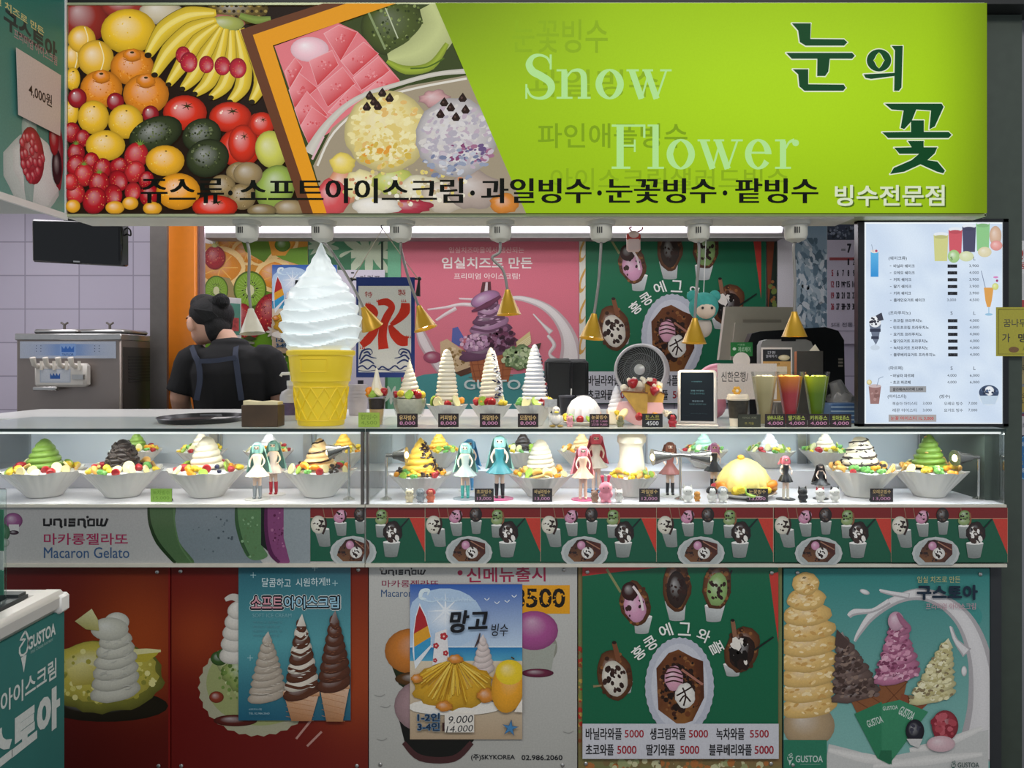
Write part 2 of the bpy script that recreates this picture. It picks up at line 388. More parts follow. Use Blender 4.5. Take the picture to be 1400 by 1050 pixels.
# ------------------------------------------------------------------ the lit sign
def banana(p, pts, w0, seed=0):
    n = len(pts); wd = [w0 * .35] + [w0] * (n - 2) + [w0 * .45]
    p.stroke(pts, [x * 1.06 for x in wd], '#8d7a1c', k=7, edge=.5); p.stroke(pts, wd, '#f0cf3c', k=7, edge=.38)
    q = [(a - w0 * .12, b + w0 * .02) for a, b in pts]; p.stroke(q, [x * .3 for x in wd], '#f7e27a', k=7, edge=.12)
    a, b = pts[-1]; p.oval(a, b, w0 * .2, w0 * .16, '#2a2112')
def berry(p, x, y, r, rot=0, c='#b81c26', leaf=True, seed=0):
    p.blob(x, y, r * .85, r, c, rot, li=.25, dk=.62)
    rg = random.Random(seed + int(x * 7)); p.z += p.STEP; p.hold = True
    for i in range(14):
        a = rg.random() * 6.28; q = r * math.sqrt(rg.random()) * .85; p.oval(x + q * .85 * math.cos(a), y + q * math.sin(a), r * .035, r * .05, '#d4884e', n=6)
    p.hold = False
    if leaf:
        p.hold = True; p.z += p.STEP
        for i in range(6):
            a = R(rot - 90 + (i - 2.5) * 28); bx, by = x + r * .8 * math.cos(R(rot - 90)), y + r * .8 * math.sin(R(rot - 90))
            p.poly([(bx - r * .08, by), (bx + r * .08, by), (bx + r * .5 * math.cos(a), by + r * .5 * math.sin(a))], '#6d8d3a')
        p.hold = False
def tomato(p, x, y, rx, ry):
    p.blob(x, y, rx, ry, '#d8341c', 0, hl=(-.25, -.3), li=.38, dk=.62); p.hold = True; p.z += p.STEP
    for i in range(6):
        a = i * 1.05 + .3; p.stroke([(x + rx * .1, y - ry * .38), (x + rx * (.1 + .28 * math.cos(a)), y + ry * (-.38 + .22 * math.sin(a)))], [rx * .07, rx * .02], '#2f3312', k=1)
    p.hold = False; p.flecks(x - rx * .45, y - ry * .35, rx * .12, ry * .1, 2, rx * .06, ['#ffe3d0'], 3)
def pebble(p, x, y, rx, ry, seed=1):               # avocado skin
    p.blob(x, y, rx, ry, '#3a4327', -20, hl=(-.15, -.35), li=.3, dk=.72); p.flecks(x - rx * .1, y - ry * .1, rx * .7, ry * .65, 60, 1.1, ['#56603a', '#2a3119', '#6d7650'], seed)
def citrus(p, x, y, rx, ry=None, c='#eab92e', seed=2):
    ry = ry or rx * .95; p.blob(x, y, rx, ry, c, hl=(-.2, -.35), li=.42, dk=.5); p.flecks(x, y, rx * .75, ry * .75, 26, .7, [c, '#f3d061' if c > '#e8' else '#e89a44'], seed); p.oval(x + rx * .05, y - ry * .62, 1.6, 1.0, '#5d4a18', n=8)
def dekopon(p, x, y, rx, ry):
    p.blob(x, y, rx, ry, '#e38a24', hl=(-.2, -.3), li=.32, dk=.55); p.flecks(x, y + ry * .1, rx * .75, ry * .65, 50, .8, ['#c97316', '#f0a548'], int(x))
    p.blob(x, y - ry * .66, rx * .42, ry * .34, '#df8420', hl=(-.2, -.4), li=.35, dk=.45, wob=.15); p.stroke([(x - rx * .4, y - ry * .45), (x, y - ry * .3), (x + rx * .4, y - ry * .45)], 1.2, '#a85d12'); p.oval(x, y - ry * .8, 3, 1.6, '#3d3212', n=8)
def scoop(p, x, y, r, c, cs, seed):
    p.blob(x, y, r, r * .98, c, hl=(-.25, -.35), li=.3, dk=.42, n=36, wob=.05, seed=seed)
    p.flecks(x, y, r * .85, r * .85, 170, r * .045, cs, seed, -20, 1.7)
    p.flecks(x - r * .1, y + r * .3, r * .6, r * .4, 50, r * .06, cs[:2], seed + 5, 15, 1.5)
def chips(p, pts, r=6):
    for x, y in pts:
        p.poly([(x - r * 1.0, y + r * .25), (x - r * .6, y - r * .45), (x + r * .05, y - r * 1.25), (x + r * .6, y - r * .45), (x + r * 1.0, y + r * .25), (x + r * .55, y + r * .85), (x - r * .55, y + r * .85)], '#2b1a14')
        p.oval(x - r * .2, y - r * .1, r * .25, r * .3, '#57403a', n=8)

pr = Print(0.0, clip=(93, 8, 1344, 293))
pr.board(93, 7.5, 1344.5, 293.5, .11, '#2a1d14', '#c9cfb0')
def ZF(x, y): return (x / 3.5, y / 3.5)
def Q(o, *pts): return [(o + a / 3.5, b / 3.5) for a, b in pts]
pr.rect(93, 8, 420, 293, '#23170f')
for x, y, rx, ry, c in ((115, 26, 34, 34, '#8e2f26'), (170, 8, 32, 18, '#9c3a30'), (220, 16, 30, 18, '#c9bda0')): pr.blob(x, y, rx, ry, c)
# pineapple and banana hand
pr.blob(325, 12, 42, 22, '#6d5a2a', dk=.6); pr.hold = True; pr.z += pr.STEP
for i in range(12):
    for j in range(3): pr.oval(292 + i * 6.2 + (j % 2) * 3, 8 + j * 7.5, 2.4, 2.2, '#2e2413' if (i + j) % 2 else '#a08a4a', n=8)
pr.hold = False; pr.blob(312, 28, 24, 7, '#b06a5c', 12, dk=.3); pr.blob(308, 33, 26, 11, '#a9b05a', dk=.4)
citrus(pr, 176, 43, 38, 31, '#edc02c')
for x, y, rx, ry in ((100, 78, 13, 18), (112, 54, 19, 19), (131, 80, 25, 25)):
    pr.blob(x, y, rx, ry, '#e9b838', hl=(-.25, -.3), li=.5, dk=.5); pr.stroke([(x + rx * .2, y - ry * .9), (x + rx * .45, y), (x + rx * .2, y + ry * .9)], 1.4, '#f5e4ae')
for x, y, rx, ry in ((100, 108, 10, 16), (98, 154, 10, 18)): citrus(pr, x, y, rx, ry)
dekopon(pr, 181, 92, 30, 25); dekopon(pr, 139, 122, 29, 26); dekopon(pr, 200, 129, 31.5, 28)
for pts, wd in (([(296, 18), (258, 22), (225, 42), (203, 76)], 25), ([(296, 28), (262, 42), (232, 70), (212, 103)], 23), ([(299, 34), (272, 56), (250, 88), (231, 116)], 20),
                ([(304, 38), (284, 72), (266, 104), (250, 122)], 20), ([(310, 40), (300, 80), (286, 112), (267, 129)], 20), ([(318, 42), (317, 84), (308, 116), (289, 134)], 20),
                ([(326, 42), (334, 84), (332, 118), (315, 140)], 21), ([(331, 40), (352, 80), (358, 112), (345, 140)], 21)): banana(pr, pts, wd)
for i, (x, y, r) in enumerate(((251, 76, 12), (259, 86, 14), (283, 89, 12), (305, 91, 13), (326, 94, 14))): berry(pr, x, y, r, 180, '#c02a3c', False, i)
for x, y, r in ((107, 135, 13), (159, 140, 12), (207, 157, 11.5)): pr.blob(x, y, r, r * 1.05, '#9d1f28', li=.35, dk=.65); pr.flecks(x - r * .4, y - r * .4, 2, 2, 1, 1.6, ['#ffffff'])
citrus(pr, 129, 161, 21.5, 23); citrus(pr, 173, 167, 24, 23.5)
tomato(pr, 254, 155, 30, 24); tomato(pr, 316, 161, 29, 21); tomato(pr, 350, 178, 10, 22)
pebble(pr, 214, 184, 38, 23, 1); pebble(pr, 277, 186, 27, 23, 2)
tomato(pr, 329, 203, 29, 27); pebble(pr, 285, 217, 30, 26, 3)
for i, (x, y, r) in enumerate(((100, 182, 14), (115, 190, 12), (106, 210, 14))): berry(pr, x, y, r, 0, '#a81d26', i == 2, i)
citrus(pr, 146, 200, 27, 21)
for i, (x, y, r, a) in enumerate(((188, 214, 19, 20), (107, 228, 16, 0), (127, 222, 13, 0), (117, 240, 16, 0), (142, 232, 15, 10), (164, 228, 13, 60), (186, 236, 16, 30), (138, 252, 17, 0), (164, 248, 15, 160), (106, 266, 15, 0), (202, 247, 12, 20), (157, 268, 15, 180), (184, 263, 13, 190), (132, 275, 19, 20), (206, 268, 15, 15), (100, 250, 12, 0))): berry(pr, x, y, r, a, '#b01a24' if i % 3 else '#c22a2e', i in (0, 3, 7, 9, 11), i)
citrus(pr, 228, 221, 26.5, 21, '#eeb02a'); citrus(pr, 246, 263, 30, 25, '#ee9f22')
for x, y, rx, ry in ((333, 237, 22, 15), (306, 256, 18, 16), (333, 270, 19, 18)): pr.blob(x, y, rx, ry, '#9a8358', dk=.55); pr.flecks(x, y, rx * .8, ry * .8, 30, .7, ['#7c673c', '#b39c70'], int(x))
tomato(pr, 296, 284, 31, 16)
for x, y, rx in ((160, 285, 13), (181, 279, 11), (211, 286, 13), (103, 283, 10)): pr.blob(x, y, rx, 9, '#e8a72a', li=.4)
tomato(pr, 334, 198, 20, 26); tomato(pr, 360, 172, 17, 17)
pr.blob(373, 206, 22, 26, '#cfcf5c', -15, li=.35, dk=.5); pr.blob(378, 258, 26, 32, '#9db552', 25, li=.35, dk=.6); pr.blob(341, 239, 20, 16, '#a08a62'); pr.blob(398, 286, 22, 12, '#a08a62'); pr.blob(360, 289, 20, 9, '#8c7850')
pr.stroke([(330, 24), (352, 30), (372, 28)], [8, 11, 6], '#8aa04a', edge=.4)
# inset picture
pr.poly(Q(330, (160, 230), (745, 30), (930, 30), (1362, 1030), (415, 1030)), '#3d4a22')
pr.blob(540, 40, 46, 40, '#4c5a26', dk=.6, li=.1); pr.flecks(548, 38, 42, 34, 90, 1.6, ['#66763a', '#2f3c18', '#8b9a5a'], 5); pr.stroke([(505, 20), (528, 70)], 3, '#8a9a6a'); pr.stroke([(528, 14), (545, 55)], 1.6, '#c3cbab')
pr.stroke([(590, 8), (602, 40), (575, 72), (532, 84)], [34, 50, 44, 16], '#c9d190', edge=.25); pr.stroke([(612, 62), (590, 92), (556, 98), (530, 86)], [6, 12, 12, 5], '#a3b83c', edge=.4); pr.stroke([(608, 82), (585, 94), (562, 96)], 2, '#4f6a1c')
pr.poly(Q(330, (165, 230), (330, 170), (470, 120), (560, 160), (600, 200), (760, 390), (560, 560), (330, 700), (280, 560)), '#e77f86')
pr.blob(425, 70, 26, 17, '#f6c9d2', li=.7, dk=.25)
def bar(pts, c): pr.poly(Q(330, *pts), c)
for r_, row in enumerate((((400, 170), (470, 130), (560, 165), (480, 300)), ((480, 300), (590, 210), (660, 265), (540, 370)), ((540, 380), (660, 280), (715, 350), (580, 440)), ((590, 450), (715, 345), (765, 400), (640, 480)),
                         ((330, 300), (440, 250), (470, 320), (370, 420)), ((370, 430), (490, 330), (550, 410), (420, 520)), ((420, 545), (540, 415), (600, 470), (460, 560)), ((215, 350), (265, 285), (300, 330), (240, 430)),
                         ((235, 440), (285, 360), (370, 430), (262, 525)), ((262, 530), (320, 445), (420, 560), (290, 610)), ((290, 610), (345, 520), (440, 590), (330, 700)))):
    q = Q(330, *row); cx = sum(a for a, b in q) / 4; cy = sum(b for a, b in q) / 4
    pr.poly(q, None, ['#f3a0a6', '#ee8d92', '#d8474c', '#cc3a40']); pr.outline(q, .9, '#f2b3b6'); pr.flecks(cx, cy, 9, 7, 14, 1.2, ['#f0989c', '#da5c62'], r_ + 20)
pr.stroke(Q(330, (330, 740), (420, 600), (560, 480), (760, 410), (930, 365), (1075, 350)), [16, 10, 7, 6, 6, 7], '#d9d4c8', edge=.2)
pr.poly(Q(330, (415, 1030), (350, 800), (440, 620), (600, 490), (800, 420), (1080, 370), (1362, 1030)), '#a79a82')
pr.stroke(Q(330, (370, 800), (450, 640), (620, 500), (820, 435), (1080, 385)), 3, '#e9e4d8'); pr.stroke(Q(330, (345, 770), (400, 660)), 3, '#e4b8c0')
for x, y, rx, ry, c in ((470, 256, 22, 26, '#e2a07c'), (455, 272, 24, 26, '#d9575a'), (497, 255, 26, 22, '#f0e4a8'), (470, 225, 18, 14, '#f0d868'), (540, 250, 30, 18, '#c9cf6a'), (575, 262, 30, 22, '#e7e0c0'), (610, 270, 34, 22, '#d6c8b4'), (650, 262, 36, 26, '#b8a79c'), (690, 280, 20, 14, '#d98a3a'), (560, 284, 32, 10, '#b23a4a'), (515, 284, 34, 12, '#efe9dc')): pr.blob(x, y, rx, ry, c, wob=.2, li=.4, dk=.35, seed=int(x))
pr.flecks(560, 258, 90, 26, 90, 2.4, ['#f5efd8', '#c8b890', '#e8d57a', '#d08f6a'], 4)
pr.blob(596, 138, 22, 12, '#cfa0a0', wob=.3)
scoop(pr, 530, 182, 57, '#efdf98', ['#f6ecb4', '#e6cf7c', '#e8bf72', '#f3e6a6'], 11); pr.flecks(525, 215, 36, 16, 40, 2.2, ['#e7a23e', '#d9bb52', '#f8eec0'], 14, -20, 1.6)
scoop(pr, 624, 190, 55, '#cfcaca', ['#dedad9', '#b9b3be', '#c4b3c0', '#d9d4cf'], 12); pr.flecks(640, 212, 34, 14, 50, 2.4, ['#8a4c74', '#a8728f', '#6f5a86', '#cfc3cc'], 16, -15, 1.7); pr.flecks(622, 226, 44, 20, 40, 2.2, ['#9aa3b8', '#7d86a2', '#c6cad4'], 17, -10, 1.8)
chips(pr, [(507, 134), (524, 130), (513, 142), (534, 137), (503, 149), (518, 148)]); chips(pr, [(608, 143), (633, 137), (617, 150), (637, 153), (603, 159), (624, 163)])
# frame of the inset
pr.poly(Q(330, (5, 155), (400, 30), (510, 30), (65, 180), (350, 1030), (300, 1030)), '#6b4028'); pr.poly(Q(330, (65, 180), (510, 30), (745, 30), (160, 230), (415, 1030), (350, 1030)), '#eda020')
# green field, the backlight's bright middle and dim edges painted into its colour
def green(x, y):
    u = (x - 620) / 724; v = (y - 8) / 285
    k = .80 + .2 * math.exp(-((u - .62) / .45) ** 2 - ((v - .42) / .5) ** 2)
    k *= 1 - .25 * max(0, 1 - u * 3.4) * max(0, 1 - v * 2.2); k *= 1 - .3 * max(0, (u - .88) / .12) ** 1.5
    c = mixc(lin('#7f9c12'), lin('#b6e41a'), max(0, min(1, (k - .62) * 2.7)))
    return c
xs = [330 + 930 / 3.5 + i * (1344 - 595.7) / 40 for i in range(41)]
for j in range(14):                                # sheared columns along the slanted edge
    pass
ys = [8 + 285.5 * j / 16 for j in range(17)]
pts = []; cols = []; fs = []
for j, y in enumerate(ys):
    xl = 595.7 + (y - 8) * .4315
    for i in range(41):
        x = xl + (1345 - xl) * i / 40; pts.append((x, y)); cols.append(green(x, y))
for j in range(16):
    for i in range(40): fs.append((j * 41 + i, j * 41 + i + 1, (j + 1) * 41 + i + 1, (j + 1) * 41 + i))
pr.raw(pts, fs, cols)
G2 = '#94ba18'
pr.text('눈꽃빙수', 700, 30, 830, 76, G2, .015); pr.text('과일빙수', 722, 98, 900, 136, G2, .015); pr.text('파인애플빙수', 735, 171, 938, 205, '#87ad16', .02); pr.text('아이스크림샐러드빙수', 752, 232, 1075, 262, '#94ba18', .015)
# serif English letters
PALE = '#bdf09a'
def serif(p, x0, base, s, word):
    def L(pts, w0, x): p.stroke([(x + a * s, base - b * s) for a, b in pts], [q * s for q in (w0 if isinstance(w0, (list, tuple)) else [w0] * len(pts))], PALE, k=6)
    def B(a0, b0, a1, b1, x): p.rect(x + a0 * s, base - b1 * s, x + a1 * s, base - b0 * s, PALE)
    p.z += p.STEP; p.hold = True; x = x0
    for ch in word:
        if ch == 'S':
            L([(.60, .80), (.52, .93), (.36, .985), (.20, .94), (.12, .78), (.20, .62), (.38, .52), (.58, .38), (.62, .22), (.52, .06), (.34, .01), (.16, .07), (.07, .24)], [.05, .05, .06, .10, .16, .17, .17, .17, .16, .10, .06, .05, .05], x)
            B(.585, .66, .63, 1.0, x); B(.035, 0, .08, .33, x); adv = .72
        elif ch in 'nr':
            B(.13, 0, .27, .62, x); B(.02, 0, .38, .045, x); B(.02, .62, .25, .665, x)
            if ch == 'n': L([(.26, .50), (.36, .62), (.52, .645), (.62, .56), (.64, .40), (.64, .02)], [.04, .05, .08, .13, .14, .14], x); B(.50, 0, .79, .045, x); adv = .86
            else: L([(.26, .46), (.34, .60), (.46, .645)], [.04, .05, .09], x); p.oval(x + .485 * s, base - .585 * s, .075 * s, .075 * s, PALE); adv = .60
        elif ch in 'oe':
            if ch == 'o': p.ring(x + .36 * s, base - .33 * s, .32 * s, .345 * s, .145 * s, .045 * s, PALE); adv = .74
            else: p.ring(x + .34 * s, base - .33 * s, .30 * s, .345 * s, .14 * s, .045 * s, PALE, a0=35, a1=360); B(.12, .34, .63, .385, x); adv = .70
        elif ch == 'w':
            L([(.12, .64), (.34, .0)], .14, x); L([(.34, .0), (.52, .64)], .045, x); L([(.46, .64), (.68, .0)], .14, x); L([(.68, .0), (.90, .64)], .045, x); B(0, .62, .28, .665, x); B(.36, .62, .60, .665, x); B(.76, .62, 1.02, .665, x); adv = 1.03
        elif ch == 'F':
            B(.13, 0, .29, 1.0, x); B(.02, 0, .44, .05, x); B(.02, .95, .78, 1.0, x); B(.73, .70, .78, .97, x); B(.28, .50, .54, .545, x); B(.52, .38, .56, .66, x); adv = .82
        elif ch == 'l': B(.12, 0, .26, 1.0, x); B(.01, 0, .38, .045, x); B(.01, .955, .25, 1.0, x); adv = .40
        x += adv * s
    p.hold = False
serif(pr, 716, 138, 60, 'Snow'); serif(pr, 834, 233, 60, 'Flower')
# the dark green brush letters with white edge
GD = '#0d4a24'
BR = [
 [(172, 126), (262, 126), (260, 200), (420, 202), (436, 216), (420, 232), (238, 232), (210, 215), (202, 160)],
 [(145, 266), (458, 266), (471, 280), (458, 294), (352, 294), (345, 355), (330, 376), (292, 376), (293, 294), (172, 294)],
 [(176, 344), (250, 344), (250, 415), (418, 417), (428, 432), (416, 446), (232, 446), (208, 425), (202, 368)],
 [(512, 368), (660, 361), (660, 376), (548, 390), (522, 385)], [(645, 233), (698, 233), (692, 430), (680, 446), (657, 446), (661, 255)],
 [(612, 507), (882, 507), (892, 522), (850, 615), (824, 629), (832, 540), (762, 535), (740, 590), (705, 628), (688, 622), (702, 540), (645, 535)],
 [(737, 586), (798, 586), (798, 641), (915, 641), (930, 655), (915, 670), (628, 670), (600, 643), (737, 641)],
 [(722, 684), (797, 684), (797, 714), (862, 714), (850, 742), (815, 775), (862, 782), (898, 825), (890, 838), (860, 830), (782, 795), (705, 830), (638, 841), (655, 812), (740, 775), (775, 745), (682, 745), (657, 716), (740, 714)]]
for q in BR: pr.outline([(1030 + a / 3.5, b / 3.5) for a, b in q], 3.2, '#eef6d8')
pr.ring(1030 + 585 / 3.5, 302 / 3.5, 62 / 3.5, 58 / 3.5, 36 / 3.5, 21 / 3.5, '#eef6d8')
for q in BR: pr.poly([(1030 + a / 3.5, b / 3.5) for a, b in q], GD)
pr.ring(1030 + 585 / 3.5, 302 / 3.5, 58 / 3.5, 53 / 3.5, 31 / 3.5, 15 / 3.5, GD)
# line of words: heavy uprights by doubling the lettering sideways
BK = '#0b0f08'
for t_, a, b in (('쥬스류', 197, 310), ('·', 315, 322), ('소프트아이스크림', 331, 634), ('·', 643, 650), ('과일빙수', 658, 808), ('·', 815, 822), ('눈꽃빙수', 827, 977), ('·', 985, 992), ('팥빙수', 1002, 1115)):
    if t_ == '·': pr.oval((a + b) / 2, 266, 3.2, 3.6, BK)
    else:
        pr.hold = False; pr.text(t_, a, 246, b - 2.2, 280, BK, .008); pr.hold = True; pr.text(t_, a + 2.2, 246, b, 280, BK, .008); pr.text(t_, a + 1.1, 246, b - 1.1, 280, BK, .008); pr.hold = False
pr.text('빙수전문점', 1139, 257, 1288, 286, '#57731a', .035); pr.text('빙수전문점', 1137, 255, 1286, 284, '#e6f0d0', .035)
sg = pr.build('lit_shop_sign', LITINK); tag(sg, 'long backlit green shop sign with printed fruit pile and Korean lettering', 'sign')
fr = MB()
for a in ((91.5, 5, 1346, 8), (91.5, 293, 1346, 296.5), (91.5, 5, 93.4, 296), (1344.3, 5, 1346.4, 296)): fr.box(X(a[0], 0), -.006, Z(a[3], 0), X(a[2], 0), .115, Z(a[1], 0))
wpart('sign_frame', fr, mat('sign_edge', '#b9bf98', .4, .3), sg)

# ------------------------------------------------------------------ neighbour's sign box on the left, seen edge-on
xs_ = -1.264
def uvside(u, v, z): return (xs_ + z, u, v)
def toside(px, py): d = xs_ * F / (px - 700); return (d - D, ZC + (HZ - py) * d / F)
p = Print(fmap=uvside, clip=(-1.0, 1.80, -.004, 2.9))
p.board(-1.0, 1.80, -.004, 2.9, .35, '#39837a', '#b9bdb6')
y0, z0 = -.26, 1.80
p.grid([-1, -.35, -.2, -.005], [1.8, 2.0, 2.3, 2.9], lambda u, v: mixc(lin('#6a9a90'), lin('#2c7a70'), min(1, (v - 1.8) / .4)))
def T2(t_, a, b, c, bold=.02, **k):
    (u0, v0), (u1, v1) = toside(*a), toside(*b); p.text(t_, u0, v1, u1, v0, c, bold, **k)
# text is laid out on the face in metres (v upward, so boxes are given bottom/top swapped)
class Flip:
    def __init__(s, p): s.p = p
    def text(s, t_, u0, v0, u1, v1, c, bold=.02):
        vv, f, asp = glyphs(t_, bold); s.p.raw([(u0 + a * (u1 - u0), v0 + b * (v1 - v0)) for a, b in vv], f, [lin(c)] * len(vv))
fp = Flip(p)
def sidebox(pxl, pxr, pyt, pyb): (ul, vt), (_, vb) = toside(pxl, pyt), toside(pxl, pyb); ur = toside(pxr, 0)[0]; return ul, vb, ur, vt
fp.text('구스토아', *sidebox(5, 78, 8, 38), '#16323c', .045)
fp.text('임실 치즈로 만든', *sidebox(-20, 60, -18, -6), '#cfc98a', .02)
fp.text('프리미엄 아이스크림', *sidebox(19, 78, 38, 52), '#a98c94', .01)
# splash of milk and berries
for (px, py, rx, ry, c, wb) in ((45, 240, .115, .10, '#c9d3d0', .1), (52, 232, .10, .09, '#dfe4e2', .15), (40, 200, .03, .16, '#9fb9b4', .2), (80, 215, .022, .09, '#8e2230', .1)):
    u, v = toside(px, py); p.blob(u, v, rx, ry, c, hl=(-.2, .3), li=.2, dk=.2, wob=wb)
u, v = toside(44, 213); p.blob(u, v, .05, .075, '#b02a3c', hl=(-.2, .3), dk=.5)
rg = random.Random(3)
for i in range(26):
    a = rg.random() * 6.28; q = math.sqrt(rg.random()); p.blob(u + .046 * q * math.cos(a), v + .068 * q * math.sin(a), .011, .013, '#c63a4c', hl=(-.3, .4), li=.4, n=9)
u, v = toside(77, 228); p.blob(u, v, .022, .05, '#1c1420', hl=(-.2, .3)); u, v = toside(73, 190); p.blob(u, v, .022, .045, '#a81c2c', hl=(-.2, .3))
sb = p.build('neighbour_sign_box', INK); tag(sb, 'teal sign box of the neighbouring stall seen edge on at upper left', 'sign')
wpart('sign_edge_trim', MB().box(xs_ - .004, -1.0, 1.782, xs_ + .004, -.002, 1.80).box(xs_ + .0005, -.012, 1.80, xs_ + .004, -.004, 2.5), WHITE, sb)
p = Print(fmap=lambda u, v, z: (xs_ + .008 + z, u, v))
q = [toside(18, 65), toside(79.5, 103), toside(78.5, 186), toside(21, 157)]
p.poly(q, '#cfc4c0'); n0 = len(p.v)
p.v += [(a - .001, b, c) for a, b, c in p.v[:4]]; p.c += [p.c[0]] * 4; p.f.append((7, 6, 5, 4)); p.f += [(i, (i + 1) % 4, 4 + (i + 1) % 4, 4 + i) for i in range(4)]
Flip(p).text('4,000원', *sidebox(35, 67, 112, 131), '#191a1c', .02)
o = p.build('price_paper', INK); tag(o, 'white price paper taped to the teal sign box at upper left', 'price sign')
# ------------------------------------------------------------------ poster artwork
def swirl2(p, cx, y0, y1, w, c, n=8, tilt=-12, c2=None, seed=1, rough=0, power=.75, lean=0):
    rg = random.Random(seed)                       # stacked coils from the bottom y1 to the tip y0
    for i in range(n):
        t = i / n; y = y1 + (y0 - y1) * t ** .95; ww = w / 2 * (1 - t) ** power + w * .035; h = abs(y1 - y0) / n * (1.05 - .2 * t)
        cc = lin(c) if (c2 is None or i % 2) else lin(c2); x = cx + lean * t
        p.blob(x, y, ww, h, cc, tilt, hl=(-.25, -.45), li=.28, dk=.42, wob=rough, seed=seed + i)
        if c2 is not None: p.stroke([(x - ww * .9, y + h * .35), (x, y + h * .75), (x + ww * .9, y - h * .1)], h * .35, c2, edge=.1)
    x = cx + lean; w2 = w * .13; p.poly([(x - w2, y0 + abs(y1 - y0) / n), (x - w2 * .3, y0 - 2), (x + w2 * .2, y0 - abs(y1 - y0) * .06), (x + w2, y0 + abs(y1 - y0) / n)], None, [mixc(lin(c), (1, 1, 1), .2)] * 3 + [tuple(k * .75 for k in lin(c))])
def ripples(p, cx, y0, y1, w, c, n, seed=0, power=.75, lean=0):
    rg = random.Random(seed)
    for _ in range(n):
        t = rg.random() * .92; y = y1 + (y0 - y1) * t; ww = w / 2 * (1 - t) ** power; a = rg.uniform(-.9, .7); x = cx + lean * t + a * ww
        p.stroke([(x, y), (x + ww * .2, y - 3 * rg.random()), (x + ww * .35, y - 6 * rg.random())], [1, w * .03, 1], c, k=2)
def cupart(p, x, y, w, h, lean=0, c='#d9dde0'):
    p.poly([(x - w / 2, y), (x + w / 2, y), (x + w * .36 + lean, y + h), (x - w * .36 + lean, y + h)], None, [mixc(lin(c), (0, 0, 0), .1), lin(c), mixc(lin(c), (0, 0, 0), .35), mixc(lin(c), (0, 0, 0), .45)])
    p.oval(x + lean, y + h, w * .36, w * .07, mixc(lin(c), (0, 0, 0), .4), n=14); p.oval(x, y, w / 2, w * .09, '#f0efe9', n=16)
def dots(p, x, y, rx, ry, n, c, seed, s=.12): p.flecks(x, y, rx * .8, ry * .8, n, rx * s, [c], seed, ln=1.3)

def waffle_strip(p, x0, s=1.0, w=157):
    p.T = (x0 - 415 / 5 * s, 570, s / 5, 1 / 5); rr = 415; W_ = rr + w / s * 5
    p.rect(rr, 605, W_, 695, '#7a1e1c'); p.rect(rr, 690, W_, 986, '#10573d'); p.rect(rr, 686, W_, 691, '#c08a70')
    p.poly([(1095, 690), (W_, 690), (W_, 935)], '#c23a2a'); p.rect(W_ - 4, 605, W_, 986, '#b9a68e')
    for (sx, sy) in ((500, 600), (560, 600), (880, 600)): p.stroke([(sx, sy), (sx + 14, sy + 90)], 5, '#8a6a52', k=1)
    cupart(p, 493, 765, 105, 115, 22, '#9ca29e'); p.blob(470, 735, 52, 62, '#d8d3c2', dk=.3); dots(p, 470, 735, 50, 60, 16, '#2b1a14', 3, .13); p.stroke([(515, 690), (522, 740), (500, 800)], 14, '#33201a')
    cupart(p, 622, 722, 84, 85, 8, '#9ca29e'); p.blob(615, 690, 40, 34, '#c98aa6', dk=.35); p.blob(628, 665, 38, 32, '#d69ab4', dk=.35); dots(p, 620, 670, 36, 34, 8, '#2b1a14', 5, .14); p.stroke([(650, 640), (658, 690), (640, 720)], 12, '#33201a')
    cupart(p, 760, 708, 76, 85, 0, '#9ca29e'); p.blob(757, 665, 42, 52, '#2e2420', dk=.5); dots(p, 757, 665, 40, 48, 12, '#57443a', 6, .15)
    cupart(p, 902, 738, 80, 80, -4, '#9ca29e'); p.blob(900, 705, 40, 30, '#8fa36a', dk=.35); p.blob(905, 665, 38, 34, '#7f9a5c', dk=.35); dots(p, 902, 675, 36, 40, 10, '#2b1a14', 7, .13); p.stroke([(940, 650), (946, 700), (935, 735)], 10, '#8a5a3a')
    cupart(p, 973, 855, 118, 95, -4, '#9ca29e'); p.blob(980, 785, 66, 74, '#2c1d18', dk=.5, wob=.12); p.flecks(975, 800, 48, 50, 26, 11, ['#e9e4dc', '#3d2a22', '#f4f0ea', '#1c1210'], 8, 60, 1.6); p.stroke([(1030, 760), (1092, 690)], [10, 7], '#15181a', k=1)
    p.oval(710, 925, 158, 112, '#b8bcba', n=40, scal=.015, ns=24); p.oval(710, 925, 140, 98, '#a9afad', n=36)
    p.poly([(598, 945), (612, 900), (660, 838), (700, 830), (820, 862), (822, 930), (770, 985), (640, 985)], None, ['#6b4428', '#4e2d1c', '#2e1813', '#2b1512', '#5a2a1e', '#4a2018', '#3a2016', '#7a5232'])
    p.flecks(705, 915, 95, 62, 40, 7, ['#2a1610', '#5c3422', '#3d2118', '#7a4a2c'], 9); p.blob(688, 874, 28, 30, '#c58aa8', dk=.3); p.blob(730, 925, 42, 40, '#ddd9d2', dk=.25); p.flecks(730, 925, 36, 34, 14, 6, ['#2c1d18', '#f5f2ec'], 10, 50, 2.0); p.stroke([(722, 846), (815, 900)], 7, '#a07058', k=1)
    p.T = (0, 0, 1, 1)

